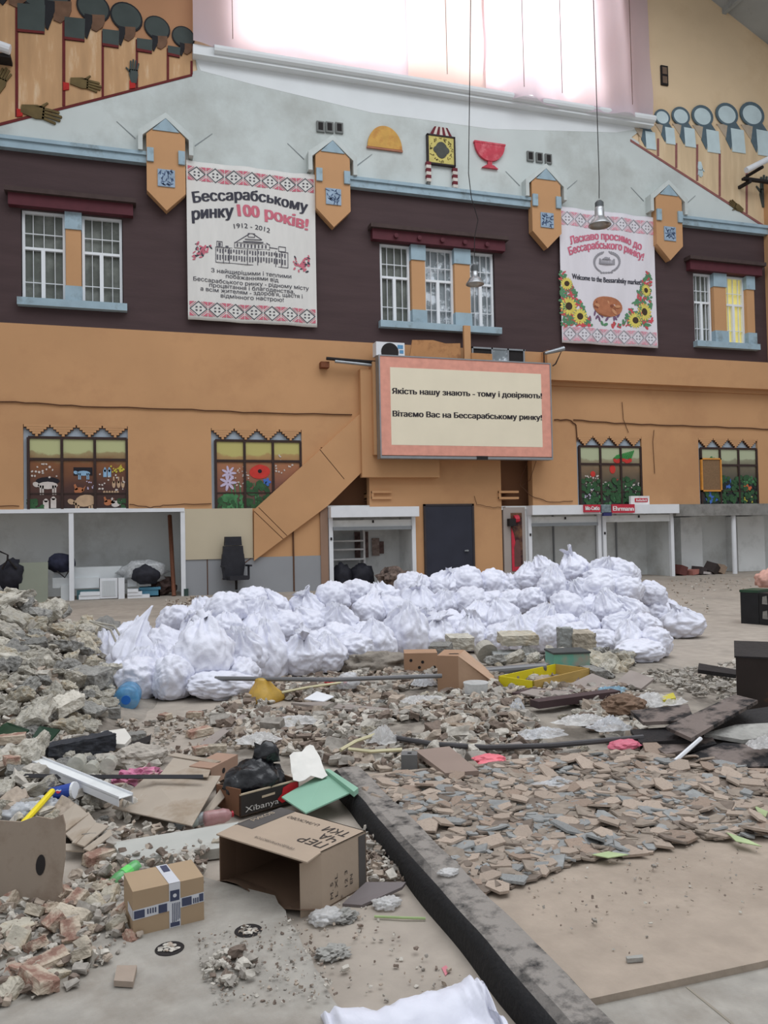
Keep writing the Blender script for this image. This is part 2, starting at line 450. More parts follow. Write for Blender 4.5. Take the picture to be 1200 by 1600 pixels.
# ---- roof against the wall: two slopes with ribs, skylight beyond
mb = MB()
def roofz(x): return 25.45 - abs(x - 9.2) * 0.495
for s in (-1, 1):
    a = (9.2, 25.45); b = (9.2 + s * 17, 25.45 - 17 * .495)
    poly = [a, b, (b[0], b[1] + .25), (a[0], a[1] + .25)]
    mb.prism(poly, Yw - 4.6, Yw + .4)
    for k in range(9):
        x = 9.2 + s * (1 + k * 2.0)
        mb.box(x - .08, x + .08, Yw - 4.6, Yw + .3, roofz(x) - .16, roofz(x) + .1)
    for yy in (Yw - 2.2, Yw - 4.4):
        mb.prism([(a[0], a[1] - .3), (b[0], b[1] - .3), b, a], yy - .08, yy + .08)
struct('ceiling', mb, m_roofm)
# pilaster at the right end of the wall
mb = MB(); mb.box(21.62, 22.4, Yw - .35, Yw, ZB0 + .1, 13.9); struct('trim_7', mb, m_orange2)

# ---- protruding band right of the sign, stair parapet, lower walls
mb = MB(); mb.box(12.6, XR, Yw - .38, Yw, 6.42, ZB0 - .02); mb.box(12.6, XR, Yw - .1, Yw, 6.3, 6.42)
struct('trim_8', mb, m_orange)
par = [XZ(*p) for p in [(396, 797), (580, 630), (600, 611), (600, 722), (576, 726), (510, 791), (440, 843), (396, 876)]]
mb = MB(); mb.prism(par, Yw - .14, Yw + .02, 0)
for a, b in [((396, 799), (441, 842)), ((403, 793), (447, 837)), ((498, 703), (536, 749))]:
    (xa, za), (xb, zb) = XZ(*a), XZ(*b)
    mb.prism([(xa - .012, za), (xa + .012, za), (xb + .012, zb), (xb - .012, zb)], Yw - .145, Yw - .13, 1)
struct('trim_9', mb, [m_orange2, m_line])

# lower storey, between and around the stalls (Z 0..2.42)
XA = 1.29; XB = XZ(395, 860)[0]; XK0 = XZ(503, 850)[0]; XK1 = XZ(650, 850)[0]; XF0 = XZ(785, 850)[0]; XF1 = XZ(820, 850)[0]; XS1 = 17.35
lw = MB()
lw.box(XA, XK0, Yw, Yw + .3, 0, ZG, 0)
lw.box(XK1 - .05, XF0, Yw - .0, Yw + .3, 0, ZG, 0)
low = lw.build('ground_storey', m_orange, wall); low['kind'] = 'structure'
g = MB(); g.box(XA, XK0, Yw - .03, Yw, 0, 1.02); o = g.build('grey_dado', m_greyp, wall); o['kind'] = 'structure'
g = MB(); g.box(XA + .02, XB, Yw - .06, Yw, 1.0, ZG); o = g.build('beige_board', m_beige, wall); o['kind'] = 'structure'
g = MB()
for a, b in [((502, 792), (347, 905))]:
    (xa, za), (xb, zb) = XZ(*a), XZ(*b); g.prism([(xa - .02, za), (xa + .02, za), (xb + .02, zb), (xb - .02, zb)], Yw - .042, Yw - .02)
xd = XZ(458, 850)[0]; g.box(xd - .02, xd + .02, Yw - .05, Yw, 0, 1.75); xd = XZ(324, 900)[0]; g.box(xd - .012, xd + .012, Yw - .045, Yw, 0, 1.0)
o = g.build('wall_joint', m_line, wall); o['kind'] = 'structure'
# pier trims either side of the door: little double shelves
for px in (597, 795):
    m_ = MB(); xa, za = XZ(px - 17, 768); xb, zb = XZ(px + 14, 779)
    m_.box(xa, xb, Yw - .08, Yw + .8, zb - .02, zb + .05); m_.box(xa, xb, Yw - .08, Yw + .8, za - .05, za + .02); m_.box(xa, xa + .06, Yw - .07, Yw + .8, zb, za)
    o = m_.build('bracket_moulding', m_orange2, wall); o['kind'] = 'structure'
# the door
mb = MB(); dx0, dx1 = 8.49, 10.03
mb.box(dx0, dx1, Yw - .05, Yw + .02, 0, 2.44)
door = struct('door_1', mb, mat('navy_door_paint', C(48, 50, 62), 0.5, 2, 0.1))
h_ = MB(); h_.tube([(dx1 - .2, Yw - .1, 1.05), (dx1 - .2, Yw - .05, 1.05)], .03, 8); h_.box(dx1 - .3, dx1 - .17, Yw - .12, Yw - .09, 1.03, 1.07); h_.build('door_handle', m_steel, door)
f_ = MB(); f_.box(dx0 - .06, dx0, Yw - .07, Yw, 0, 2.5); f_.box(dx1, dx1 + .06, Yw - .07, Yw, 0, 2.5); f_.box(dx0 - .06, dx1 + .06, Yw - .07, Yw, 2.44, 2.5)
f_.build('door_frame', mat('dark_door_frame', C(60, 54, 56), 0.6), door)

# ---- stall rooms: left double bay, right bays (shell = structure)
def bay(name, x0, x1, depth, z1, m, extra=None):
    b = MB(); y0, y1 = Yw + .02, Yw + depth
    b.box(x0, x1, y1, y1 + .08, 0, z1); b.box(x0 - .06, x0, y0, y1, 0, z1); b.box(x1, x1 + .06, y0, y1, 0, z1); b.box(x0, x1, y0, y1, z1, z1 + .08)
    return struct(name, b, m)
bay('wall_left', -9.0, XA, 1.9, 2.38, m_tilew)
bay('wall_middle', XK0 + .2, XK1 - .1, 1.3, 2.4, m_offw)
bay('wall_right', XF1 + .1, XS1, 1.4, 2.3, m_tilew)
bay('wall_far_right', XS1 + .1, XR, 1.6, 2.05, m_tilew)
mb = MB(); mb.box(XS1 + .02, XR, Yw - .25, Yw + .3, 2.02, 2.42); struct('trim_10', mb, m_slab)
mb = MB(); mb.box(XF0, XS1, Yw, Yw + .3, 2.30, 2.42); mb.box(XL, XA, Yw + .05, Yw + .3, 2.38, 2.42); struct('trim_11', mb, m_offw)

# ---- painted shields hung over the cornice
rs = random.Random(3)
shname = ['far left, beside the left window', 'between the centenary banner and middle window', 'left of the flowery welcome banner', 'right of the flowery welcome banner']
for i, cx in enumerate(SHX):
    hw = .52
    r = thing('wall_shield', 'orange pointed wall shield with patterned plaque, ' + shname[i], 'wall ornament', (cx, Yw - .3, 10.7), 0, 'orange pointed shields on the brown storey')
    b = MB(); b.prism([(cx, 10.68), (cx + hw, 11.2), (cx + hw, 12.78), (cx + .34, 12.95), (cx - .34, 12.95), (cx - hw, 12.78), (cx - hw, 11.2)], Yw - .3, Yw - .04)
    b.build('shield_board', m_orange2, r)
    b = MB(); b.prism([(cx - .36, 12.9), (cx + .36, 12.9), (cx, 13.26)], Yw - .33, Yw - .02); b.build('shield_cap', m_blue, r)
    for s in (-1, 1):
        b = MB(); b.prism([(cx, 13.42), (cx, 13.26), (cx + s * .62, 12.72), (cx + s * .62, 12.3), (cx + s * .74, 12.3), (cx + s * .74, 12.84)], Yw - .34, Yw - .03)
        b.build('shield_hood', m_plaster, r)
        b = MB(); b.box(cx + s * (hw - .1) - .09, cx + s * (hw - .1) + .09 + 0, Yw - .36, Yw - .1, 12.0, 12.38); b.build('side_block', m_blue, r)
    b = MB(); b.box(cx - .23, cx + .23, Yw - .33, Yw - .29, 11.34, 11.82); pq = b.build('mosaic_plaque', mat('plaque_blue', C(150, 170, 190), 0.6, 8, .2), r)
    b = MB()
    for k in range(26):
        x = cx + rs.uniform(-.19, .19); z = 11.58 + rs.uniform(-.2, .2); a = rs.uniform(0, 3.14); l = rs.uniform(.04, .08)
        b.ellipse(x, z, l, .014, Yw - .336, Yw - .328, a, 8)
    b.build('plaque_pattern', mat('plaque_ink', C(70, 88, 120), 0.7), pq)
    # painted rays left and right on the plaster
    for s in (-1, 1):
        b = MB(); b.prism([(cx + s * .8, 12.735), (cx + s * .815, 12.71), (cx + s * 1.3, 13.13), (cx + s * 1.295, 13.145)], Yw - .052, Yw - .04)
        b.build('painted_ray', mat('grey_ray_paint', C(140, 146, 148), 0.8), r)
# ================================================================== THINGS ON THE WALL
# ---- big gable window behind cloth
m_day = mat('window_daylight', (1.0, 0.99, 1.0, 1), 0.5, 1, 0.0, emit=2.5)
mb = MB(); mb.box(1.5, 16.2, Yw + 1.1, Yw + 1.14, 15.0, 23.5); wn = struct('window_4', mb, m_day)
fr = MB()
for k in range(7):
    x = 2.9 + k * (12 / 6); fr.box(x - .04, x + .04, Yw + .18, Yw + .28, 15.75, 22.5)
for z in (15.8, 18.0, 20.2, 22.4): fr.box(2.9, 14.9, Yw + .18, Yw + .28, z - .04, z + .04)
fr.build('window_frame', m_upvc, wn)
def cloth_mat(name, col, tr):
    m = bpy.data.materials.new(name); m.use_nodes = True; nt = m.node_tree; N = nt.nodes; L = nt.links
    d = N['Principled BSDF']; d.inputs['Base Color'].default_value = col; d.inputs['Roughness'].default_value = .9; d.inputs['Specular IOR Level'].default_value = .1
    t = N.new('ShaderNodeBsdfTranslucent'); t.inputs[0].default_value = col
    x = N.new('ShaderNodeMixShader'); x.inputs[0].default_value = tr
    L.new(d.outputs[0], x.inputs[1]); L.new(t.outputs[0], x.inputs[2]); L.new(x.outputs[0], N['Material Output'].inputs[0])
    return m
m_cloth = cloth_mat('pinkish_white_cloth', C(230, 216, 224), .55)
m_cloth_r = cloth_mat('rusty_cloth', C(228, 208, 202), .5)
def curtain(x0, x1, zbot, ztop, y, seedv, fold, m, label):
    nx = max(8, int((x1 - x0) / .12)); nz = 44; b = MB(); vs = []
    for j in range(nz + 1):
        for i in range(nx + 1):
            u = i / nx; v = j / nz; x = x0 + (x1 - x0) * u; z = zbot + (ztop - zbot) * v
            edge = max(0, (u - .55) / .45)
            d = fold * math.sin(x * 2.1 + seedv + 1.2 * math.sin(z * .35 + seedv)) + .5 * fold * math.sin(x * 5.0 + z * .5)
            d += .9 * fold * noise.noise(_v((x * .7 - z * .45, z * .25, seedv)))
            sag = .09 * math.sin(math.pi * u) * (1 - v)
            vs.append((x, y + d, z - sag + .05 * noise.noise(_v((x * 1.5, seedv, 0))) * (1 - v)))
    fs = [(j * (nx + 1) + i, j * (nx + 1) + i + 1, (j + 1) * (nx + 1) + i + 1, (j + 1) * (nx + 1) + i) for j in range(nz) for i in range(nx)]
    b.add(vs, fs); return one('curtain', b, m, label, 'curtain', 'cloths over the gable window', smooth=True)
xa = XZ(632, 140)[0]; xb = XZ(750, 165)[0]
curtain(1.72, xa, 15.52, 22.6, Yw - .30, 1.0, .07, m_cloth, 'left and widest pinkish white cloth hung over the gable window')
curtain(xa - .05, xb + .1, 15.55, 22.6, Yw - .28, 3.0, .05, m_cloth_r, 'narrow middle cloth with a rusty lower edge over gable window')
curtain(xb, 16.86, 15.38, 22.6, Yw - .40, 5.0, .2, m_cloth, 'right pinkish cloth with diagonal folds over the gable window')
# thin seam cords on the cloth
for k, px in enumerate((360, 686, 803, 861, 968)):
    x = XZ(px, 120)[0]; b = MB(); b.tube([(x, Yw - .68, 15.6), (x - .03, Yw - .68, 22.4)], .010, 5)
    one('hanging_line', b, m_line, ['first', 'second', 'third', 'fourth', 'last'][k] + ' thin dark cord from the left hanging before the window cloth', 'cord', 'cords before the cloth')

# ---- ornaments on the plaster
b = MB(); x, z = XZ(600, 234); b.ellipse(x, z, .55, .68, Yw - .12, Yw - .05, 0, 20, 0, 0, math.pi); b.box(x - .57, x + .57, Yw - .11, Yw - .05, z - .05, z, 1)
one('half_sun', b, [mat('ochre_paint', C(206, 160, 84), .7, 4, .12, stain=C(190, 130, 70), stain_scale=3), mat('terracotta_paint', C(176, 120, 96), .8)], 'ochre half round sun plaque on the white gable plaster', 'wall ornament')
x, z = XZ(687, 238)
r = thing('icon_plaque', 'square gold plaque with dark centre and striped towel ends on plaster', 'wall ornament', (x, Yw - .1, z - .9))
b = MB(); b.box(x - .43, x + .43, Yw - .14, Yw - .05, z - .42, z + .42); b.build('gold_panel', mat('gold_yellow_paint', C(206, 192, 112), .6, 9, .12), r)
b = MB()
for s in ((-.47, -.42, -.45, .45), (.42, .47, -.45, .45)): b.box(x + s[0], x + s[1], Yw - .16, Yw - .05, z + s[2], z + s[3])
b.box(x - .47, x + .47, Yw - .16, Yw - .05, z - .47, z - .42); b.box(x - .47, x + .47, Yw - .16, Yw - .05, z + .42, z + .47); b.build('plaque_border', mat('dark_border', C(52, 44, 44), .7), r)
b = MB(); b.ellipse(x, z, .2, .26, Yw - .155, Yw - .13); b.ellipse(x, z, .27, .15, Yw - .153, Yw - .13); b.build('dark_centre', mat('slate_paint', C(78, 80, 76), .7), r)
b = MB()
for k in range(60):
    a = rs.uniform(0, 6.28); q = rs.uniform(.3, .4); xx = x + q * math.cos(a) * 1.0; zz = z + q * math.sin(a) * 1.0
    b.ellipse(xx, zz, .03, .012, Yw - .15, Yw - .135, rs.uniform(0, 3), 6)
b.build('scroll_pattern', mat('olive_ink', C(112, 100, 60), .7), r)
m_cream = mat('cream_cloth', C(212, 204, 196), .9); m_wine = mat('wine_cloth', C(112, 48, 56), .9)
b = MB()
for k in range(7):
    x0 = x - .36 + k * .103; b.prism([(x0, z + .47), (x0 + .1, z + .47), (x0 * .6 + .06 + x * .4, z + .72), (x0 * .6 + x * .4, z + .72)], Yw - .16, Yw - .05, k % 2)
b.build('towel_crown', [m_wine, m_cream], r)
for s in (-1, 1):
    b = MB()
    for k in range(6):
        zz = z - .42 - k * .105 - (.1 if s > 0 else 0); b.box(x + s * .44 - .075, x + s * .44 + .075, Yw - .18, Yw - .06, zz - .1, zz, k % 2)
    b.tube([(x + s * .44, Yw - .12, zz - .1), (x + s * .44, Yw - .12, zz - .2)], [.07, .05], 8, 2)
    b.build('towel_end', [m_wine, m_cream, mat('grey_tassel', C(110, 108, 104), .9)], r)
x, z = XZ(763, 240); b = MB()
b.ellipse(x, z + .26, .52, .56, Yw - .14, Yw - .05, 0, 18, 0, math.pi, 2 * math.pi); b.box(x - .54, x + .54, Yw - .15, Yw - .05, z + .24, z + .3)
b.box(x - .07, x + .07, Yw - .12, Yw - .05, z - .46, z - .25); b.prism([(x - .28, z - .52), (x + .28, z - .52), (x + .12, z - .42), (x - .12, z - .42)], Yw - .13, Yw - .05)
one('bowl_plaque', b, mat('red_bowl_paint', C(196, 66, 82), .6, 4, .15, stain=C(222, 120, 128), stain_scale=3), 'red footed bowl plaque on the white gable plaster', 'wall ornament')
for gi, pts in enumerate([[(500, 200), (514, 201), (529, 202)], [(827, 246), (841, 248), (855, 250)]]):
    for k, p in enumerate(pts):
        x, z = XZ(*p); b = MB(); b.box(x - .12, x + .12, Yw - .1, Yw - .03, z - .16, z + .16); b.box(x - .07, x + .07, Yw - .11, Yw - .09, z - .1, z + .12, 1)
        one('wall_vent', b, [mat('vent_grey', C(120, 122, 120), .8), m_dark], ['left', 'middle', 'right'][k] + ' small dark square vent of three ' + ['left of the half sun plaque', 'right of the red bowl plaque'][gi], 'vent', 'small square vents')
x, z = XZ(1037, 119); b = MB(); b.box(x - .14, x + .14, Yw - .06, Yw, z - .34, z + .34); b.box(x - .09, x + .09, Yw - .07, Yw - .05, z + .04, z + .28, 1); b.box(x - .09, x + .09, Yw - .07, Yw - .05, z - .28, z - .04, 1)
one('wall_grille', b, [m_dark, mat('vent_brown', C(120, 100, 84), .8)], 'small dark upright grille on the tan wall right of window cloth', 'vent')

# ---- murals of robed figures
m_robe = mat('robe_ochre', C(196, 156, 116), .85, 1.2, .14, stretch=(3, 1, .5), stain=C(222, 200, 170), stain_scale=1.2, stain_lo=.55, stain_hi=.75)
m_sepl = mat('oxblood_line', C(104, 40, 40), .8); m_slate = mat('slate_hat', C(70, 78, 76), .8, 2, .12); m_slate_d = mat('dark_slate', C(38, 38, 42), .8)
m_face = mat('brown_face_paint', C(112, 84, 66), .8, 4, .2); m_hand = mat('olive_hand_paint', C(104, 88, 56), .8, 4, .2); m_red = mat('red_cuff_paint', C(176, 44, 40), .8)
m_lslate = mat('pale_blue_disc', C(202, 220, 224), .8, 2, .08); m_rim = mat('dark_disc_rim', C(92, 110, 120), .8); m_robe2 = mat('robe_pale', C(218, 192, 156), .85, 1.2, .1, stretch=(3, 1, .5), stain=C(228, 206, 172), stain_scale=1.2, stain_lo=.5, stain_hi=.75)
def q1(x, y): return XZ(x / 3.871, y / 3.871)
def poly(b, pts, t, mi=0): b.prism([q(*p) for p in pts], Yw - t, Yw - .03, mi)
def hand(root, q, c, L, ang, m, lay):
    """painted open hand: palm, four fingers, thumb"""
    b = MB(); cx, cz = q(*c)
    def pt(u, v): return (cx + (u * math.cos(ang) - v * math.sin(ang)) * L, cz + (u * math.sin(ang) + v * math.cos(ang)) * L)
    b.prism([pt(-.5, -.12), pt(-.5, .1), pt(-.1, .2), pt(.1, .18), pt(.12, -.16), pt(-.1, -.2)], Yw - lay, Yw - .03)
    for k in range(4):
        v = .14 - k * .09; l = (.42, .5, .47, .36)[k]
        b.prism([pt(.06, v + .035), pt(.06, v - .035), pt(.06 + l, v - .05 - k * .02), pt(.08 + l, v - k * .02), pt(.06 + l, v + .02 - k * .02)], Yw - lay, Yw - .03)
    b.prism([pt(-.2, .14), pt(-.05, .16), pt(.14, .34), pt(.18, .32), pt(.04, .14)], Yw - lay, Yw - .03)
    return b.build('painted_hand', m, root)
q = q1
x_, z_ = q(0, 745); R1 = thing('mural', 'painted mural of robed figures in dark round hats, left of the window cloth', 'mural', (x_, Yw - .05, z_))
b = MB(); b.prism([q(-560, 905), q(1165, 460), q(1165, -420), q(-560, -420)], Yw - .036, Yw - .01); b.build('brown_field', mat('left_field_brown', C(180, 134, 100), .85, .8, .06), R1)  # darker brown field between the tan wall and the left robes
b = MB(); poly(b, [(-560, 890), (1160, 452), (1160, 330), (1000, 290), (900, 250), (620, 190), (380, 120), (100, 40), (-560, -60)], .045); b.build('robe', m_robe, R1)
b = MB()
for x, y0, y1 in [(103, 50, 712), (387, 128, 648), (622, 195, 590), (828, 245, 536), (1015, 298, 490), (1158, 375, 455)]:
    w = 9 if x < 500 else 7; poly(b, [(x - w, y0), (x + w, y0), (x + w, y1), (x - w, y1)], .06)
poly(b, [(-560, 895), (1162, 452), (1162, 466), (-560, 912)], .06); b.build('robe_border', m_sepl, R1)
heads = [(-75, -110, 130, 130, 0), (270, -20, 150, 90, 0), (565, 55, 98, 82, -.5), (765, 112, 95, 80, -.6), (950, 178, 76, 66, -.5), (1108, 232, 66, 60, -.4)]
boxes = [(-190, -80, 0, 70), (108, 30, 275, 215), (392, 112, 516, 262), (620, 185, 722, 300), (828, 240, 922, 332), (1015, 285, 1090, 358)]
for k in range(6):
    b = MB(); cx, cz = q(heads[k][0], heads[k][1]); sx = .0  # disc
    rx = abs(q(heads[k][0] + heads[k][2], heads[k][1])[0] - cx); rz = abs(q(heads[k][0], heads[k][1] + heads[k][3])[1] - cz)
    b.ellipse(cx, cz, rx * 1.06, rz * 1.06, Yw - .075, Yw - .03, heads[k][4], 24, 1); b.ellipse(cx, cz, rx * .95, rz * .95, Yw - .08, Yw - .03, heads[k][4], 24, 0)
    b.build('round_hat', [m_slate, m_slate_d], R1)
    x0, y0, x1, y1 = boxes[k]
    b = MB(); poly(b, [(x0, y0), (x1, y0 + 12), (x1 - 4, y1), (x0, y1 - 14)], .085, 0); poly(b, [(x0, y1 - 14), (x1 - 4, y1), (x1 - 4, y1 - 14), (x0, y1 - 30)], .088, 1); b.build('hair_block', [m_slate, m_sepl], R1)
    w = (x1 - x0)
    b = MB(); poly(b, [(x1 - 4, y0 - 20), (x1 + w * .35, y0 - 10), (x1 + w * .35, y0 + w * .3), (x1 + w * .1, y1 - w * .15), (x1, y1 - w * .25)], .083); b.build('collar', m_slate_d, R1)
    b = MB(); poly(b, [(x1 + w * .3, y0 - 14), (x1 + w * .95, y0 - 10), (x1 + w * .95, y0 + w * .25), (x1 + w * .85, y0 + w * .5), (x1 + w * .55, y0 + w * .72), (x1 + w * .3, y0 + w * .6)], .082); b.build('face', m_face, R1)
for c, L, a, m in [((245, 690), .95, -.12, m_hand), ((515, 515), .75, -.08, m_hand), ((808, 445), .62, 1.55, m_slate), ((10, 500), .7, 1.2, m_hand)]: hand(R1, q, c, L, a, m, .09)
b = MB()
for c in [(405, 530), (805, 520), (125, 690)]: poly(b, [(c[0] - 22, c[1] - 24), (c[0] + 14, c[1] - 18), (c[0] + 14, c[1] + 20), (c[0] - 22, c[1] + 26)], .087)
b.build('red_cuff', m_red, R1)
def q2(x, y): return XZ(980 + x / 5.4545, 80 + y / 5.4545)
q = q2
x_, z_ = q(1100, 1460); R2 = thing('mural', 'painted mural of pale robed figures with blue discs, right of the window cloth', 'mural', (x_, Yw - .05, z_))
b = MB(); poly(b, [(95, 815), (1110, 1465), (1330, 1600), (1330, 680), (1190, 640), (950, 640), (740, 640), (540, 640), (370, 640), (100, 640)], .045); b.build('robe', m_robe2, R2)
b = MB()
for x, y0, y1 in [(255, 750, 900), (410, 790, 1000), (588, 800, 1110), (780, 850, 1240), (1010, 1000, 1390)]: poly(b, [(x - 9, y0), (x + 9, y0), (x + 9, y1), (x - 9, y1)], .055)
poly(b, [(20, 755), (1330, 1595), (1330, 1618), (20, 775)], .055); b.build('robe_border', mat('faded_oxblood', C(146, 96, 92), .8), R2)
disc = [(120, 600, 70), (290, 570, 66), (448, 560, 76), (632, 560, 90), (840, 545, 94), (1055, 545, 102)]
for k, (cx0, cy0, rr) in enumerate(disc):
    cx, cz = q(cx0, cy0); rx = abs(q(cx0 + rr, cy0)[0] - cx); rz = abs(q(cx0, cy0 + rr)[1] - cz)
    b = MB(); b.ellipse(cx, cz, rx, rz * 1.02, Yw - .07, Yw - .03, 0, 24, 1); b.ellipse(cx - rx * .02, cz - rz * .05, rx * .78, rz * .78, Yw - .075, Yw - .03, 0, 24, 0); b.build('round_hat', [m_lslate, m_rim], R2)
    s = rr / 94
    b = MB(); poly(b, [(cx0 + 5, cy0 + 85 * s), (cx0 + 70 * s, cy0 + 60 * s), (cx0 + 120 * s, cy0 + 135 * s), (cx0 + 60 * s, cy0 + 130 * s), (cx0 + 35 * s, cy0 + 300 * s), (cx0 - 10, cy0 + 210 * s)], .068); b.build('collar', m_rim, R2)
    b = MB(); poly(b, [(cx0 + 30 * s, cy0 + 118 * s), (cx0 + 140 * s, cy0 + 138 * s), (cx0 + 158 * s, cy0 + 335 * s), (cx0 + 46 * s, cy0 + 318 * s)], .078); b.build('hair_block', m_lslate, R2)
    b = MB(); poly(b, [(cx0 - 88 * s, cy0 + 80 * s), (cx0 + 8, cy0 + 88 * s), (cx0 + 20 * s, cy0 + 230 * s), (cx0 - 25 * s, cy0 + 180 * s)], .066); b.build('face', mat('pale_face_paint', C(186, 170, 150), .8, 4, .1), R2)
for c, L, a, m in [((612, 1010), .5, -1.5, m_lslate), ((920, 1330), .6, 2.7, m_hand), ((1160, 1210), 1.1, 1.55, m_slate)]: hand(R2, q, c, L, a, m, .08)

# ---- white floodlight tube at the right, dark fitting above it
a = W(1166, 266, Yw - .8); c = W(1206, 246, Yw - .8); r = thing('tube_lamp', 'white tube lamp with dark fitting on the right end of the wall', 'lamp', (a.x, a.y, a.z - .1))
b = MB(); b.tube([a, c], .1, 12); b.build('tube', m_white, r)
b = MB(); b.box(a.x + .1, c.x + .3, Yw - .6, Yw - .45, a.z - .2, a.z - .12); b.box(a.x + .3, a.x + .4, Yw - .6, Yw, a.z - .3, a.z - .2); b.tube([a + _v((.7, 0, .2)), a + _v((.7, .8, .2))], .06, 8); b.build('bracket', m_dark, r)
a = W(-4, 68, Yw - .5); r = thing('tube_lamp', 'white tube lamp cut by the left edge, before the mural', 'lamp', (a.x, a.y, a.z))
b = MB(); b.tube([W(-30, 62, Yw - .5), W(16, 78, Yw - .5)], .13, 12); b.build('tube', m_white, r)
b = MB(); b.box(a.x - .4, a.x + .3, Yw - .45, Yw, a.z - .3, a.z - .2); b.build('bracket', m_dark, r)

# ---- pendant lamps
m_alu = mat('brushed_aluminium', C(176, 178, 180), .35, 4, .08, metallic=.75)
for k, (px, py, Y, lab, ptop) in enumerate([(742, 436, 20.5, 'grey pendant bell lamp hanging before the middle window', (736, 0)), (937, 344, 19.5, 'grey pendant bell lamp hanging before the flowery welcome banner', (926, 0))]):
    p = W(px, py, Y); r = thing('pendant_lamp', lab, 'lamp', (p.x, p.y, p.z - .15), 0, 'pendant bell lamps')
    R_ = .26 if k == 0 else .32
    b = MB(); prof = [(.03, .6), (.12, .58), (.13, .5), (.13, .28), (.16, .24), (R_ * .72, .15), (R_ * .95, .04), (R_, .0), (R_ * .97, -.015), (R_ * .7, .1), (.05, .2)]
    fz = .72 if k == 0 else .9; prof = [(q0 * (fz if k == 0 and q0 < .15 else 1), q1_ * fz) for q0, q1_ in prof]
    b.lathe(prof, 24); b.build('reflector', m_alu, r, smooth=True, world=False)
    b = MB(); b.lathe([(.0, .78 * fz), (.08 * fz, .78 * fz), (.135 * fz, .72 * fz), (.135 * fz, .5 * fz), (.0, .5 * fz)], 18); b.build('ballast_housing', mat('dark_lamp_housing', C(92, 96, 98), .5, metallic=.4), r, world=False)
    t = W(ptop[0], ptop[1] - 40, Y)
    pts = [(p.x, p.y, p.z + .62), (p.x + .02, p.y, p.z + 1.2)] + ([(p.x + .14, p.y, p.z + 1.7), (p.x - .05, p.y, p.z + 2.3), (p.x - .12, p.y, p.z + 3.0)] if k == 0 else []) + [(t.x, t.y, t.z)]
    b = MB(); b.tube(pts, .012, 6); b.build('cord', m_dark, r)

# ---- banners
m_ban = mat('banner_cloth', C(222, 220, 216), .8, 2.0, .04, bump=.3, bscale=2.5, stretch=(2.5, 1, .5)); m_ban2 = mat('banner_cloth_white', C(226, 222, 228), .8, 2, .03, bump=.2, bscale=2.5, stretch=(2.5, 1, .5))
m_ink = mat('charcoal_ink', C(66, 66, 76), .8); m_pink = mat('rose_ink', C(204, 112, 128), .8); m_lpink = mat('pale_rose_ink', C(222, 158, 172), .8); m_lgrey = mat('grey_ink', C(150, 148, 154), .8)
def wob(b, x0, x1):
    b.v = [(x, y + .03 * math.sin(x * 3.1 + z * .6) + .018 * math.sin(x * 7 - z * .9) , z) for x, y, z in b.v]; return b
def border(bl, quad, n, hh):
    """row of diamonds with dark rims and rose triangles between; quad = left and right centre points (X, Z)"""
    (xa, za), (xb, zb) = quad; D = MB(); T = MB(); w = (xb - xa) / n
    Yf = bl
    for k in range(n):
        cx = xa + w * (k + .5); cz = za + (zb - za) * (k + .5) / n
        ro, ri = 1.0, .88
        for s1, s2 in ((1, 1), (1, -1), (-1, -1), (-1, 1)):
            D.prism([(cx + s1 * w * .48 * ro, cz), (cx + s1 * w * .48 * ri, cz), (cx, cz + s2 * hh * ri), (cx, cz + s2 * hh * ro)], Yf - .006, Yf)
        for dx in (-.09, .09):
            for dz in (-.16, .16):
                D.prism([(cx + dx * w * .6, cz + dz * hh), (cx + dx * w * 1.9, cz + dz * hh * .7), (cx + dx * w * 1.6, cz + dz * hh * 1.9), (cx + dx * w * .7, cz + dz * hh * 1.9)], Yf - .006, Yf)
        for sx in (-1, 1):
            for sz in (-1, 1):
                ex = cx + sx * w * .5
                T.prism([(ex - sx * w * .02, cz + sz * hh * .42), (ex - sx * w * .02, cz + sz * hh * .95), (ex - sx * w * .28, cz + sz * hh * .95)], Yf - .005, Yf)
                T.prism([(ex - sx * w * .03, cz + sz * hh * .16), (ex - sx * w * .03, cz + sz * hh * .24), (ex - sx * w * .33, cz + sz * hh * .9), (ex - sx * w * .38, cz + sz * hh * .9)], Yf - .005, Yf)
    return D, T
def sheet_cloth(x0, x1, z0, z1, y, skew=0):
    b = MB(); nx, nz = 40, 30; vs = []
    for j in range(nz + 1):
        for i in range(nx + 1):
            vs.append((x0 + (x1 - x0) * i / nx, y, z0 + (z1 - z0) * j / nz))
    n = (nx + 1) * (nz + 1); fs = []
    for j in range(nz):
        for i in range(nx):
            a = j * (nx + 1) + i; fs.append((a, a + 1, a + nx + 2, a + nx + 1))
    bk = [(p[0], p[1] + .012, p[2]) for p in vs]; fb = [tuple(reversed([k + n for k in f])) for f in fs]
    rim = []
    for i in range(nx): rim += [(i + 1, i, i + n, i + 1 + n), (nz * (nx + 1) + i, nz * (nx + 1) + i + 1, nz * (nx + 1) + i + 1 + n, nz * (nx + 1) + i + n)]
    b.add(vs + bk, fs + fb + rim); return b
YB = Yw - .14
bx0, bx1, bz0, bz1 = 1.50, 5.19, 7.72, 12.24
R_ = thing('centenary_banner', 'tall grey white cloth banner with centenary lettering and market building drawing', 'banner', ((bx0 + bx1) / 2, YB, bz0))
wob(sheet_cloth(bx0, bx1, bz0, bz1, YB), 0, 0).build('banner_sheet', m_ban, R_, smooth=True)
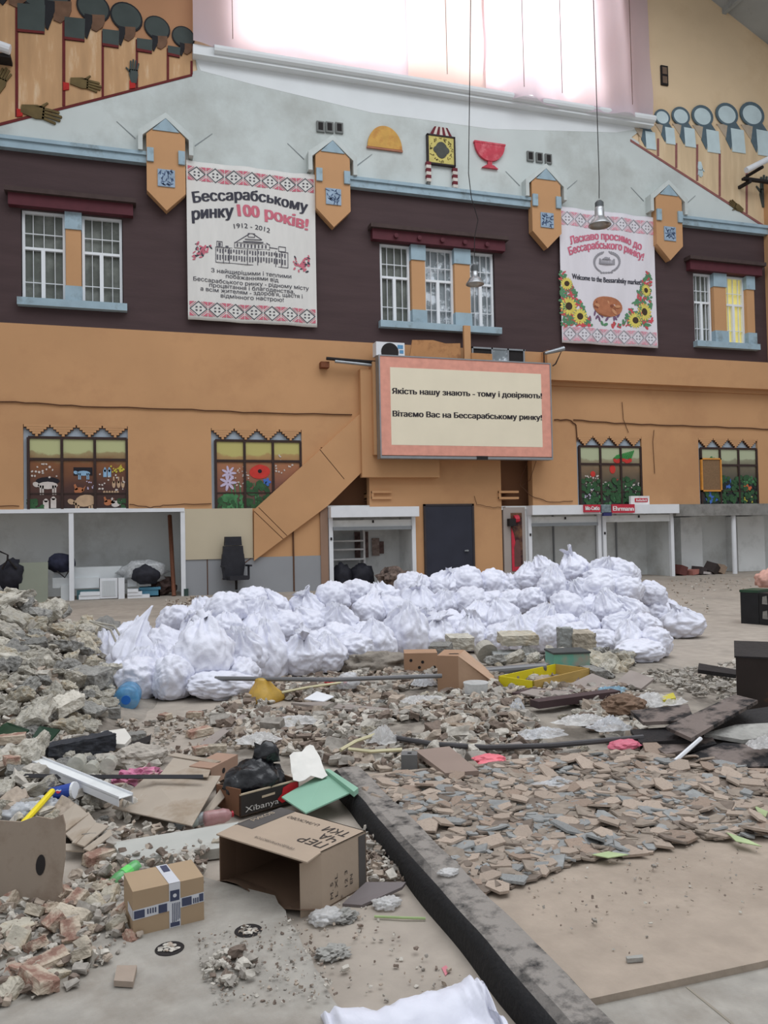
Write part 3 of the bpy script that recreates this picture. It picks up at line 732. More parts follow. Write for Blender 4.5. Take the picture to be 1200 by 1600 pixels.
for pa, pc, hh in (((293, 268), (489, 293), .21), ((296, 482), (492, 494), .215)):
    za = (XZ(*pa, YB)[1] + XZ(*pc, YB)[1]) / 2; D, T = border(YB - .006, ((bx0 + .03, za), (bx1 - .03, za)), 7, hh)
    wob(D, 0, 0).build('diamond_border', m_lgrey if False else m_ink, R_); wob(T, 0, 0).build('rose_border', m_lpink if False else m_pink, R_)
Yt = YB - .008
L1 = MB(); text_line(L1, 'Бессарабському', (303, 317), (479, 332), 17, Yt, 11, .03)
text_line(L1, 'ринку', (301, 344), (364, 338), 19, Yt, 1, .03); wob(L1, 0, 0).build('dark_lettering', m_ink, R_)
L2 = MB(); text_line(L2, '100 років!', (373, 338), (480, 360), 19, Yt, 5, .035); wob(L2, 0, 0).build('rose_lettering', m_pink, R_)
L3 = MB(); text_line(L3, '1912 - 2012', (366, 357), (421, 365), 7.5, Yt, 3.5, .008)
for s, a, c in [('З найщирішими і теплими', (330, 425), (455, 435)), ('побажаннями від', (353, 434), (435, 441)), ('Бессарабського ринку - рідному місту', (302, 439), (483, 453)), ('процвітання і благоденства,', (327, 448), (460, 459)), ("а всім жителям - здоров'я, щастя і", (313, 454.5), (473, 466)), ('відмінного настрою!', (345, 464.6), (443, 472))]:
    text_line(L3, s, a, c, 6.5, Yt, 0, .012)
wob(L3, 0, 0).build('small_lettering', m_ink, R_)
# drawing of the market hall
dr = MB()
def ppx(u, v): return XZ(280 + u / 5.4545, 240 + v / 5.4545, YB)
def rect(bb, u0, v0, u1, v1, sl=.083):
    a = [(u0, v0 + (u0 - 310) * sl), (u1, v0 + (u1 - 310) * sl), (u1, v1 + (u1 - 310) * sl), (u0, v1 + (u0 - 310) * sl)]
    bb.prism([ppx(*p) for p in a], Yt - .004, Yt)
def frame_(bb, u0, v0, u1, v1, t=5):
    rect(bb, u0, v0, u1, v0 + t); rect(bb, u0, v1 - t, u1, v1); rect(bb, u0, v0, u0 + t, v1); rect(bb, u1 - t, v0, u1, v1)
frame_(dr, 310, 790, 930, 925)
for u in (375, 425, 580, 665, 820, 870): rect(dr, u, 790, u + 6, 925)
for row, (v0, v1) in enumerate(((805, 840), (855, 900))):
    for k in range(26):
        u = 322 + k * 23
        rect(dr, u, v0, u + 11, v1 if (k + row) % 3 else v1 - 12)
frame_(dr, 320, 740, 370, 790); rect(dr, 335, 752, 355, 780); frame_(dr, 845, 745, 910, 790); rect(dr, 395, 775, 420, 790); rect(dr, 770, 765, 840, 772)
for a, c in [((470, 745), (600, 655)), ((630, 655), (770, 745))]:
    u0, v0 = a; u1, v1 = c; s = lambda u, v: (u, v + (u - 310) * .083)
    dr.prism([ppx(*s(u0, v0)), ppx(*s(u1, v1)), ppx(*s(u1, v1 + 9)), ppx(*s(u0, v0 + 9))], Yt - .004, Yt)
frame_(dr, 585, 655, 645, 690); rect(dr, 545, 725, 715, 735); rect(dr, 560, 705, 700, 712); frame_(dr, 470, 740, 770, 790, 4)
for k in range(9): rect(dr, 490 + k * 30, 750, 502 + k * 30, 778)
wob(dr, 0, 0).build('building_drawing', mat('drawing_ink', C(92, 90, 98), .8), R_)
fl = MB(); fl2 = MB()
for cx_, cy_ in ((190, 840), (1040, 935)):
    for k in range(46):
        u = min(1105, max(125, cx_ + rs.gauss(0, 38))); v = cy_ + rs.gauss(0, 26) - abs(u - cx_) * .3 * (1 if u > cx_ and cx_ < 500 else (.3))
        p = ppx(u, v); (fl if k % 4 else fl2).ellipse(p[0], p[1], rs.uniform(.03, .07), rs.uniform(.015, .035), Yt - .004, Yt, rs.uniform(0, 3), 8)
wob(fl, 0, 0).build('rose_drawing', m_pink, R_); wob(fl2, 0, 0).build('rose_leaf_drawing', m_ink, R_)

bx0, bx1, bz0, bz1 = 13.30, 16.93, 7.70, 12.16
R_ = thing('welcome_banner', 'white cloth banner with sunflowers, bread and pink arched welcome lettering', 'banner', ((bx0 + bx1) / 2, YB, bz0))
wob(sheet_cloth(bx0, bx1, bz0, bz1, YB), 0, 0).build('banner_sheet', m_ban2, R_, smooth=True)
for pa, pc, hh in (((871, 340), (1018, 356), .235), ((876, 521), (1022, 529), .235)):
    za = (XZ(*pa, YB)[1] + XZ(*pc, YB)[1]) / 2; D, T = border(YB - .006, ((bx0 + .03, za), (bx1 - .03, za)), 7, hh)
    wob(D, 0, 0).build('diamond_border', m_lgrey, R_); wob(T, 0, 0).build('rose_border', m_lpink, R_)
L1 = MB(); text_line(L1, 'Ласкаво просимо до', (891, 383), (1001.6, 391), 12, Yt, 13, .03); text_line(L1, 'Бессарабського ринку!', (889.5, 399.5), (1004.5, 407), 12, Yt, 15, .03); wob(L1, 0, 0).build('rose_lettering', mat('dusty_rose_ink', C(206, 112, 134), .8), R_)
L1 = MB(); text_line(L1, 'Welcome to the Bessarabsky market!', (893, 436), (1001.6, 445.5), 8.5, Yt, 0, .02); wob(L1, 0, 0).build('dark_lettering', m_ink, R_)
def pb(u, v): return XZ(860 + u / 6.957, 320 + v / 6.957, YB)
em = MB()
for s in (-1, 1):
    for k in range(14):
        a = -1.25 + k * .17; u = 610 + s * 132 * math.cos(a); v = 625 + 95 * math.sin(a) * 1.15; p = pb(u, v)
        em.ellipse(p[0], p[1], .085, .03, Yt - .004, Yt, s * (1.2 - a), 8)
frx = pb(530, 640); em.box(frx[0], pb(690, 640)[0], Yt - .004, Yt, frx[1], frx[1] + .05)
for k in range(11): p = pb(535 + k * 15, 640); em.box(p[0], p[0] + .025, Yt - .004, Yt, frx[1], frx[1] + (.25 if 3 < k < 8 else .16))
p0 = pb(560, 590); p1 = pb(660, 598); p2 = pb(610, 562); em.prism([p0, p1, p2], Yt - .004, Yt); p = pb(535, 580); em.box(p[0], p[0] + .05, Yt - .004, Yt, p[1] - .2, p[1]); p = pb(680, 590); em.box(p[0], p[0] + .05, Yt - .004, Yt, p[1] - .2, p[1])
for k in range(5): p = pb(560 + k * 26, 735); em.ellipse(p[0], p[1], .05, .03, Yt - .004, Yt)
wob(em, 0, 0).build('wreath_emblem', m_lgrey, R_)
pe = MB(); se = MB(); gr = MB(); rd = MB(); wh = MB()
for u, v, r0 in [(196, 1105, 84), (318, 1215, 74), (1020, 1165, 84), (915, 1260, 74), (172, 860, 58), (1040, 930, 58)]:
    p = pb(u, v); r1 = r0 / 6.957 * 0.0245
    for k in range(16):
        a = k * math.pi / 8 + .1; pe.ellipse(p[0] + r1 * .62 * math.cos(a), p[1] + r1 * .62 * math.sin(a), r1 * .42, r1 * .15, Yt - .006 - .0003 * (k % 3), Yt, a, 8)
    se.ellipse(p[0], p[1], r1 * .42, r1 * .42, Yt - .010, Yt)
def inb(u, v):
    return 95 + max(0, (v - 700)) * .045 < u < 1105 and v < 1335 - 20
for side in (0, 1):
    for k in range(260):
        t = rs.random(); v = 720 + 600 * t ** .7; w = (v - 690) / 640 * 330 + 20
        off = rs.uniform(0, w); u = (108 + (v - 800) * .03 + off) if side == 0 else (1100 - off + (v - 900) * .03)
        p = pb(u, v)
        (gr if k % 3 else rd).ellipse(p[0], p[1], rs.uniform(.04, .11), rs.uniform(.02, .05), Yt - .004 - .0002 * (k % 9), Yt, rs.uniform(0, 3), 8)
for k in range(26):
    u = rs.uniform(180, 1060); v = 1300 + rs.uniform(-25, 18); p = pb(u, v + (u - 600) * .05); (gr if k % 2 else rd).ellipse(p[0], p[1], .09, .05, Yt - .003, Yt, rs.uniform(0, 3), 8)
for k in range(14): p = pb(520 + rs.uniform(-120, 260), 1200 + rs.uniform(-30, 50)); wh.ellipse(p[0], p[1], .1, .04, Yt - .005, Yt, rs.uniform(0, 3), 8)
wob(gr, 0, 0).build('leaf_print', mat('leaf_green_ink', C(92, 140, 104), .8), R_); wob(rd, 0, 0).build('red_flower_print', mat('red_flower_ink', C(206, 84, 92), .8), R_)
wob(pe, 0, 0).build('sunflower_petals', mat('sunflower_ink', C(222, 206, 104), .8), R_); wob(se, 0, 0).build('sunflower_centres', mat('sunflower_seed_ink', C(70, 56, 44), .8), R_); wob(wh, 0, 0).build('towel_print', mat('mauve_print_ink', C(120, 92, 120), .8), R_)
lo = MB(); p = pb(620, 1105); lo.ellipse(p[0], p[1], .56, .34, Yt - .012, Yt, -.06, 24)
for k in range(16): a = rs.uniform(0, 6.28); q_ = rs.uniform(.1, .42); lo.ellipse(p[0] + q_ * math.cos(a), p[1] + .6 * q_ * math.sin(a), rs.uniform(.06, .13), .05, Yt - .015 - .0004 * k, Yt, a, 10, 1 + k % 2)
wob(lo, 0, 0).build('bread_print', [mat('bread_ink', C(178, 116, 84), .8), mat('bread_ink_pale', C(206, 150, 112), .8), mat('bread_ink_dark', C(140, 84, 64), .8)], R_)
# ================================================================== SIGN, FITTINGS, STALLS
YS = Yw - .75
a = W(593, 556, YS); c = W(862, 717, YS); sx0, sx1, sz0, sz1 = a.x, c.x, c.z, a.z
r = thing('billboard', 'wide cream billboard with orange border and two lines of dark lettering', 'sign', ((sx0 + sx1) / 2, YS, sz0))
b = MB(); b.box(sx0, sx1, YS, YS + .3, sz0, sz1); b.build('sign_box', mat('sign_box_side', C(120, 84, 66), .7), r)
b = MB(); t = .36
for q4 in ((sx0, sx1, sz1 - t, sz1), (sx0, sx1, sz0 + .06, sz0 + t + .04)): b.box(q4[0], q4[1], YS - .012, YS, q4[2], q4[3])
b.box(sx0, sx0 + t, YS - .012, YS, sz0 + t + .04, sz1 - t); b.box(sx1 - t, sx1, YS - .012, YS, sz0 + t + .04, sz1 - t)
b.build('orange_border', mat('coral_border', C(226, 160, 142), .7, 5, .08), r)
b = MB(); b.box(sx0 + t - .05, sx1 - t + .05, YS - .016, YS - .002, sz0 + t, sz1 - t + .04); b.build('cream_panel', mat('cream_sign_panel', C(236, 226, 202), .6, 1.2, .03), r)
b = MB(); m4 = .035
for q4 in ((sx0 - m4, sx1 + m4, sz1, sz1 + m4), (sx0 - m4, sx1 + m4, sz0 - m4, sz0 + m4), (sx0 - m4, sx0, sz0 + m4, sz1), (sx1, sx1 + m4, sz0 + m4, sz1)): b.box(q4[0], q4[1], YS - .03, YS + .3, q4[2], q4[3])
b.build('sign_frame', m_steel, r)
b = MB(); text_line(b, 'Якість нашу знають - тому і довіряють!', (613, 615), (846.5, 622.5), 9, YS - .018, 0, .035); text_line(b, 'Вітаємо Вас на Бессарабському ринку!', (614, 650.5), (846.5, 656.5), 9, YS - .018, 0, .035)
b.build('dark_lettering', mat('sign_ink', C(50, 46, 50), .7), r)
b = MB(); p = W(753, 715, YS); b.box(p.x - .18, p.x + .18, YS - .05, YS, sz0 - .05, sz0 + .06); b.build('bottom_latch', m_dark, r)
# bay behind the sign
b = MB(); b.box(sx0 - .12, 12.6, YS + .32, Yw, sz0 + .1, sz1 - .1); b.box(sx0 - .45, sx0 + 2, Yw - .25, Yw, sz0 - .55, sz1 - .3)
struct('trim_12', b, m_orange2)
# air conditioner, board, post, light boxes above the sign
a = W(588, 557, YS + .1); c = W(632, 537, YS + .1)
r = thing('air_conditioner', 'white outdoor air conditioner unit above the billboard, left end', 'air conditioner', (a.x + .4, YS + .3, sz1 + .02))
b = MB(); b.box(a.x, c.x, YS + .1, YS + .45, sz1 + .04, c.z + .02); b.build('casing', m_white, r)
b = MB(); b.tube([(a.x + .42, YS + .085, (a.z + c.z) / 2 - .06), (a.x + .42, YS + .12, (a.z + c.z) / 2 - .06)], .27, 20); b.build('fan_grille', m_dark, r)
b = MB(); b.box(c.x - .22, c.x - .05, YS + .09, YS + .11, c.z - .16, c.z - .05); b.box(c.x - .16, c.x - .04, YS + .09, YS + .11, c.z - .3, c.z - .2); b.build('blue_badge', mat('badge_blue', C(96, 150, 190), .5), r)
a = W(640, 565, YS + .2); c = W(720, 537, YS + .2); b = MB()
b.prism([(a.x, sz1 - .02), (c.x, sz1 - .02), (c.x - .02, c.z + .01), (c.x - .5, c.z - .02), (c.x - .9, c.z + .06), (a.x + .1, c.z + .03)], YS + .2, YS + .25)
one('kraft_board', b, mat('kraft_board', C(186, 136, 92), .85, 3, .08, stain=C(150, 104, 70), stain_scale=2), 'torn brown board standing along the top of the billboard', 'board')
a = W(726, 566, YS + .25); c = W(735, 509, YS + .25); b = MB(); b.box(a.x, c.x, YS + .25, YS + .35, sz1 - .03, c.z)
one('wooden_post', b, m_orange2, 'upright orange wooden post standing on top of the billboard', 'post')
a = W(737, 564, YS + .2); c = W(769, 553, YS + .2); b = MB(); b.box(a.x, c.x, YS + .2, YS + .3, sz1 + .0, c.z)
one('kraft_board', b, mat('kraft_board', C(186, 136, 92), .85), 'small brown board right of the orange post on the billboard', 'board')
a = W(738, 566, YS + .4); c = W(821, 546, YS + .4)
r = thing('light_box', 'low grey metal box with glass front on top of the billboard', 'box', ((a.x + c.x) / 2, YS + .6, sz1))
b = MB(); b.box(a.x, c.x, YS + .45, YS + .8, sz1 - .02, c.z); b.build('box_body', m_dark, r)
b = MB(); b.box(a.x, c.x, YS + .41, YS + .45, sz1, sz1 + .05); b.box(a.x, c.x, YS + .41, YS + .45, c.z - .05, c.z)
for f in (0, .36, .66, .96): b.box(a.x + (c.x - a.x) * f, a.x + (c.x - a.x) * f + .05, YS + .41, YS + .45, sz1, c.z)
b.build('box_frame', m_steel, r)
b = MB(); b.box(a.x + (c.x - a.x) * .38, a.x + (c.x - a.x) * .66, YS + .43, YS + .445, sz1 + .05, c.z - .05); b.build('glass_front', m_glass2, r)
# lamp on a bracket at the right end of the sign
a = W(850, 560, YS + .1); c = W(874, 540, YS + .1)
r = thing('sign_lamp', 'small angled lamp on a bent bracket at the billboard right end', 'lamp', (a.x, YS + .1, sz1 - .02))
b = MB(); b.tube([(a.x, YS + .1, sz1 - .02), (a.x, YS + .1, sz1 + .38), (c.x, YS - .1, sz1 + .5), (c.x - .15, YS + .1, sz1 + .05), (a.x + .3, YS + .1, sz1 - .02)], .022, 6); b.build('bracket', m_dark, r)
b = MB(); b.tube([(a.x - .02, YS, sz1 + .34), (c.x + .05, YS - .1, sz1 + .5)], [.05, .08], 8); b.build('lamp_head', m_steel, r)
# pipe bundle left of the sign
a = W(510, 560, Yw - .3); c = W(586, 566, Yw - .3)
r = thing('pipe_bundle', 'dark and silver insulated pipes running to the billboard left side', 'pipe', (a.x, Yw - .2, a.z - .1))
b = MB(); b.tube([a, a + _v((.5, 0, -.02)), c], .05, 8); b.build('dark_pipe', m_dark, r)
b = MB(); b.tube([a + _v((.25, -.02, -.08)), c + _v((-.6, -.02, -.07)), c + _v((0, 0, -.1))], .045, 8); b.build('silver_pipe', m_steel, r)
b = MB(); b.box(a.x - .15, a.x + .1, Yw - .25, Yw, a.z - .25, a.z - .08); b.build('pipe_bracket', mat('rust_brown', C(120, 72, 48), .8), r)
x, z0_ = XZ(566, 640); _, z1_ = XZ(566, 590); b = MB(); b.tube([(x, Yw - .06, z0_), (x, Yw - .06, z1_)], .03, 6); b.tube([(x - .02, Yw - .06, z0_ - .12), (x - .02, Yw - .06, z0_)], .05, 8)
one('drop_pipe', b, m_line, 'short upright dark pipe on orange wall left of the billboard', 'pipe')
# cables along the orange wall
def cable(pts, rad, lab, y=Yw - .035, name='wall_cable', m=None):
    b = MB(); w = [W(px, py, y) for px, py in pts]
    out = []
    for i in range(len(w) - 1):
        for k in range(5): q_ = w[i].lerp(w[i + 1], k / 5); out.append(q_ + _v((0, 0, .012 * math.sin(i * 5 + k * 2.1))))
    out.append(w[-1]); b.tube(out, rad * .65, 5); return one(name, b, m or m_line, lab, 'cable')
cable([(-40, 626), (40, 629), (130, 635), (300, 640), (400, 645), (550, 648)], .028, 'long dark cable along the orange wall above left painted windows')
cable([(-20, 790), (30, 791)], .02, 'short dark cable left of the farm animal painted window')
cable([(202, 788), (235, 793), (260, 789), (330, 787)], .02, 'sagging dark cable between the two left painted windows')
cable([(866, 656), (890, 656), (900, 664), (902, 690)], .03, 'dark conduit bending down beside the fern painted window')
cable([(896, 656), (960, 661), (1030, 664), (1120, 667), (1210, 671)], .03, 'dark cable along wall above the right painted windows')
cable([(972, 628), (974, 655), (982, 676)], .015, 'thin dark cable dropping into the fern painted window')
cable([(825, 720), (815, 745), (812, 757), (830, 775), (860, 785), (895, 783)], .018, 'thin dark cable curving below the billboard right corner')
cable([(838, 720), (828, 750), (815, 760)], .012, 'thinner dark cable below the billboard right corner')
cable([(741, 775), (745, 788), (770, 793), (790, 792)], .012, 'thin dark cable right of the door top')
cable([(1022, 672), (1020, 690), (1023, 740)], .016, 'thin dark crack line right of fern painted window')

# ---- painted windows in niches
def pane_mat(name, top, mid, low, dark):
    m = bpy.data.materials.new(name); m.use_nodes = True; nt = m.node_tree; N = nt.nodes; L = nt.links; b = N['Principled BSDF']
    b.inputs['Roughness'].default_value = .35
    tc = N.new('ShaderNodeTexCoord'); sp = N.new('ShaderNodeSeparateXYZ'); L.new(tc.outputs['Object'], sp.inputs[0])
    ns = N.new('ShaderNodeTexNoise'); ns.inputs['Scale'].default_value = 2.2; ns.inputs['Detail'].default_value = 5; L.new(tc.outputs['Object'], ns.inputs['Vector'])
    ad = N.new('ShaderNodeMath'); ad.operation = 'MULTIPLY_ADD'; ad.inputs[1].default_value = .5; L.new(ns.outputs['Fac'], ad.inputs[0]); L.new(sp.outputs['Z'], ad.inputs[2])
    mr = N.new('ShaderNodeMapRange'); mr.inputs[1].default_value = .25; mr.inputs[2].default_value = 2.45; L.new(ad.outputs[0], mr.inputs['Value'])
    cr = N.new('ShaderNodeValToRGB'); e = cr.color_ramp.elements
    e[0].position = 0; e[0].color = dark; e[1].position = 1; e[1].color = top
    for p_, c_ in ((.28, low), (.58, mid), (.7, tuple(.55 * x + .45 * y for x, y in zip(mid, top))), (.72, top)): q_ = cr.color_ramp.elements.new(p_); q_.color = c_
    L.new(mr.outputs['Result'], cr.inputs[0]); L.new(cr.outputs[0], b.inputs['Base Color']); return m
m_niche = mat('niche_pale_blue', C(176, 188, 200), .8, 2, .06); m_wf = mat('dark_window_bars', C(58, 42, 38), .6)
def niche(x0, x1, m, label, dec):
    r = thing('painted_window', label, 'window', ((x0 + x1) / 2, Yw + .2, ZN0), 0)
    px0 = x0 + .12; zt = ZN1 - .34
    b = MB(); b.box(x0, x1, Yw + .09, Yw + .3, ZN0, ZN1); b.build('niche_back', m_niche, r)
    b = MB(); b.box(px0, x1 - .03, Yw + .05, Yw + .1, ZN0, zt); pan = b.build('painted_panel', m, r)
    b = MB(); t = .035
    for f in (0, 1 / 3, 2 / 3, 1): x = px0 + (x1 - .03 - px0) * f; b.box(x - t, x + t, Yw + .01, Yw + .08, ZN0, zt)
    for z in (zt, ZN0 + (zt - ZN0) * .70): b.box(px0, x1 - .03, Yw + .014, Yw + .08, z - t, z + t)
    b.box(px0, x1 - .03, Yw + .02, Yw + .08, ZN0 + (zt - ZN0) * .23 - .015, ZN0 + (zt - ZN0) * .23 + .015)
    b.build('window_bars', m_wf, r)
    # stepped crown: orange teeth hanging, pale-blue peaks between
    b = MB(); n = 4; w = (x1 - x0) / n
    for k in range(n):
        cx = x0 + w * (k + .5)
        # tooth of the orange wall, widest at the top, with a dark stepped rim behind it
        for gr_, y_, mi_ in ((0, Yw - .004, 0), (.013, Yw + .012, 1)):
            for s in range(5):
                hw = w * (.47 - .105 * s) + gr_; b.box(max(x0, cx - hw), min(x1, cx + hw), y_, Yw + .1, ZN1 - .062 * (s + 1) - gr_, ZN1 - .062 * s + .004, mi_)
    b.build('stepped_crown', [m_orange, m_line], r)
    def at(u, v): return (px0 + (x1 - .03 - px0) * u, ZN0 + (zt - ZN0) * (1 - v))
    dec(r, at); return r
yp0, yp1 = Yw + .015, Yw + .055
def blob(b, p, rx, rz, a=0, mi=0, n=12, dy=0): b.ellipse(p[0], p[1], rx, rz, yp0 + .02 - dy, yp1, a, n, mi)
m_wht = mat('white_paint_dab', C(205, 196, 190), .6); m_pig = mat('pig_paint', C(190, 160, 130), .6); m_blk = mat('black_paint', C(30, 26, 34), .6); m_milk = mat('pale_blue_paint_dab', C(140, 176, 206), .6); m_hen = mat('hen_paint', C(176, 110, 74), .6)
m_grn = mat('leaf_paint', C(52, 88, 56), .6, 5, .3); m_grn2 = mat('fresh_leaf_paint', C(74, 128, 84), .6, 5, .3); m_pop = mat('poppy_paint', C(200, 58, 50), .6); m_lil = mat('lilac_paint', C(196, 184, 210), .6); m_blu = mat('blue_flower_paint', C(70, 110, 190), .6); m_yel = mat('yellow_paint', C(196, 184, 70), .6)
def dabs(r, name, m, at, n, boxuv, size, seed_):
    g = random.Random(seed_); b = MB()
    for k in range(n):
        p = at(g.uniform(boxuv[0], boxuv[2]), g.uniform(boxuv[1], boxuv[3])); blob(b, p, g.uniform(.5, 1) * size, g.uniform(.5, 1) * size, g.uniform(0, 3), 0, 8, .0002 * k)
    return b.build(name, m, r)
def beast(b, p, L, mi=0, flip=1):
    """little four-legged animal seen from the side"""
    blob(b, p, L * .5, L * .2, 0, mi)
    blob(b, (p[0] - flip * L * .58, p[1] + L * .05), L * .17, L * .13, -.5 * flip, mi)
    for dx in (-.36, -.24, .26, .38): b.box(p[0] + dx * L - L * .04, p[0] + dx * L + L * .04, yp0 + .02, yp1, p[1] - L * .5, p[1], mi)
def bird(b, p, L, mi=0):
    blob(b, p, L * .4, L * .28, .3, mi); b.prism([(p[0] - L * .3, p[1]), (p[0] - L * .05, p[1] + L * .1), (p[0] - L * .28, p[1] + L * .6), (p[0] - L * .42, p[1] + L * .5)], yp0 + .02, yp1, mi); b.prism([(p[0] + L * .2, p[1]), (p[0] + L * .6, p[1] + L * .45), (p[0] + L * .4, p[1] - L * .1)], yp0 + .02, yp1, mi)
def dec_farm(r, at):
    b = MB(); beast(b, at(.19, .66), .5); b.build('painted_cow', m_wht, r)
    b = MB(); p = at(.19, .61); blob(b, (p[0], p[1] + .02), .3, .11, 0, 0, 12, -.004); p = at(.545, .47); b.box(p[0] - .24, p[0] + .24, yp0 + .024, yp1, p[1] - .1, p[1] + .12); b.build('dark_backdrop', m_blk, r)
    b = MB(); beast(b, at(.55, .49), .34); b.build('painted_calf', m_milk, r)
    b = MB(); beast(b, at(.55, .9), .55); blob(b, at(.57, .87), .26, .16, .1, 0, 12, .002); b.build('painted_pig', m_pig, r)
    b = MB()
    for u in (.77, .815): p = at(u, .48); b.box(p[0] - .045, p[0] + .045, yp0 + .02, yp1, p[1] - .12, p[1] + .08); blob(b, (p[0], p[1] + .08), .03, .07)
    b.build('painted_bottles', m_milk, r)
    b = MB()
    for u, v in ((.17, .94), (.245, .91)): p = at(u, v); b.box(p[0] - .07, p[0] + .07, yp0 + .02, yp1, p[1] - .12, p[1] + .14); blob(b, (p[0], p[1] + .14), .05, .05)
    b.build('painted_churns', m_wht, r)
    b = MB()
    for u in (.86, .91, .955): p = at(u, .63); blob(b, (p[0], p[1] - .03), .045, .1); b.box(p[0] - .018, p[0] + .018, yp0 + .02, yp1, p[1], p[1] + .18)
    for k in range(6): blob(b, at(.76 + k * .028, .755), .028, .04)
    b.build('painted_jugs', m_pig, r)
    b = MB(); bird(b, at(.5, .73), .3); bird(b, at(.8, .9), .28); b.build('painted_hens', m_hen, r)
    b = MB(); bird(b, at(.88, .92), .3); b.build('painted_goose', m_wht, r)
    dabs(r, 'white_flowers', m_wht, at, 16, (.03, .36, .28, .56), .035, 1); dabs(r, 'small_flowers', m_lil, at, 10, (.58, .6, .66, .72), .025, 2); dabs(r, 'daisies', m_wht, at, 16, (.7, .5, .97, .74), .03, 3)
    dabs(r, 'grass', m_grn, at, 22, (.0, .86, .14, 1), .07, 4); dabs(r, 'grass', m_grn, at, 12, (.9, .86, .99, .99), .06, 5); dabs(r, 'straw', m_yel, at, 20, (.83, .38, .98, .47), .035, 6)
def flower(b, p, r0, n=7, mi=0, w=.28):
    for k in range(n): a = 6.283 * k / n; blob(b, (p[0] + r0 * .55 * math.cos(a), p[1] + r0 * .55 * math.sin(a)), r0 * .5, r0 * w * .6, a, mi, 8, .0002 * k)
def dec_poppy(r, at):
    b = MB(); flower(b, at(.15, .48), .21); flower(b, at(.14, .62), .24); b.build('painted_daisies', m_lil, r)
    b = MB(); p = at(.51, .46); blob(b, p, .3, .2, .1, 0, 16); blob(b, (p[0] - .05, p[1] + .06), .2, .14, .5, 0, 12, .002); pp = b.build('painted_poppy', m_pop, r)
    b = MB(); blob(b, (p[0], p[1] + .02), .06, .06, 0, 0, 10, .004); b.build('poppy_heart', m_blk, pp)
    b = MB(); flower(b, at(.59, .61), .12, 5, 0, .6); b.build('painted_cornflower', m_blu, r)
    b = MB()
    for u in (.2, .24, .3, .47, .5): p0 = at(u, 1.0); p1 = at(u - .03, .62); b.prism([(p0[0] - .03, p0[1]), (p0[0] + .03, p0[1]), (p1[0] + .01, p1[1]), (p1[0] - .01, p1[1])], yp0 + .022, yp1)
    b.build('painted_stems', m_grn2, r)
    dabs(r, 'leaves', m_grn2, at, 30, (.08, .8, .32, 1), .08, 11); dabs(r, 'leaves', m_grn, at, 40, (.36, .62, .62, 1), .1, 12)
    dabs(r, 'small_flowers', m_wht, at, 26, (.22, .38, .38, .72), .025, 13); dabs(r, 'small_flowers', m_wht, at, 12, (.68, .2, .9, .55), .035, 14); dabs(r, 'dark_grass', m_grn, at, 30, (0, .86, .6, 1), .08, 15)
def dec_fern(r, at):
    b = MB()
    for k in range(9): u = .56 + k * .034; p0 = at(u, .2); p1 = at(u + .05, .06 + .01 * (8 - k)); b.prism([(p0[0] - .03, p0[1]), (p0[0] + .03, p0[1]), (p1[0] + .03, p1[1]), (p1[0] - .01, p1[1])], yp0 + .01, yp1)
    b.build('painted_fern', mat('fern_paint', C(58, 140, 70), .6), r)
    b = MB()
    for k in range(11): p = at(.57 + k * .026, .235 + .02 * math.sin(k)); blob(b, p, .05, .07, .3, 0, 8, .0003 * k)
    blob(b, at(.53, .385), .11, .15); blob(b, at(.21, .47), .09, .1); b.build('painted_red_flowers', m_pop, r)
    dabs(r, 'dark_foliage', m_grn, at, 120, (.02, .55, .98, 1), .1, 21); dabs(r, 'fresh_foliage', m_grn2, at, 26, (.3, .72, .98, .98), .07, 22)
    dabs(r, 'white_flowers', m_wht, at, 40, (.04, .48, .3, .8), .035, 23); dabs(r, 'white_flowers', m_wht, at, 36, (.3, .6, .97, .8), .03, 24); dabs(r, 'lilac_flowers', m_lil, at, 18, (.05, .72, .3, .92), .035, 25); dabs(r, 'pink_flowers', m_pop, at, 10, (.5, .55, .7, .8), .03, 26)
def dec_net(r, at):
    dabs(r, 'dark_foliage', m_grn, at, 110, (.02, .5, .98, 1), .1, 31); dabs(r, 'dark_foliage', mat('night_leaf_paint', C(34, 44, 42), .6), at, 60, (.02, .6, .98, 1), .1, 32)
    b = MB(); flower(b, at(.46, .62), .2, 6, 0, .7); flower(b, at(.18, .9), .26, 6, 0, .7); b.build('painted_blue_flowers', m_blu, r)
    b = MB(); flower(b, at(.8, .71), .14, 5, 0, .7); flower(b, at(.87, .73), .1, 5, 0, .7); b.build('painted_orange_flowers', mat('orange_flower_paint', C(206, 104, 60), .6), r)
    b = MB(); flower(b, at(.79, .91), .1, 5, 0, .7); flower(b, at(.88, .92), .12, 5, 0, .7); b.build('painted_yellow_flowers', m_yel, r)
    dabs(r, 'fresh_foliage', m_grn2, at, 16, (.15, .13, .28, .3), .05, 33); dabs(r, 'fresh_foliage', m_grn2, at, 16, (.75, .5, .95, .62), .06, 34); dabs(r, 'white_flowers', m_wht, at, 18, (.3, .8, .98, .96), .03, 35)
niche(*NICHE[0], pane_mat('farm_glass', C(186, 188, 138), C(132, 82, 46), C(80, 48, 40), C(50, 34, 32)), 'painted window with cows, pig and geese above the left stall', dec_farm)
niche(*NICHE[1], pane_mat('poppy_glass', C(190, 180, 110), C(166, 110, 76), C(130, 84, 70), C(52, 66, 54)), 'painted window with red poppy and white daisies left of the stair', dec_poppy)
niche(*NICHE[2], pane_mat('fern_glass', C(180, 186, 152), C(128, 104, 78), C(48, 58, 50), C(36, 40, 36)), 'painted window with fern leaf and red flower above right kiosks', dec_fern)
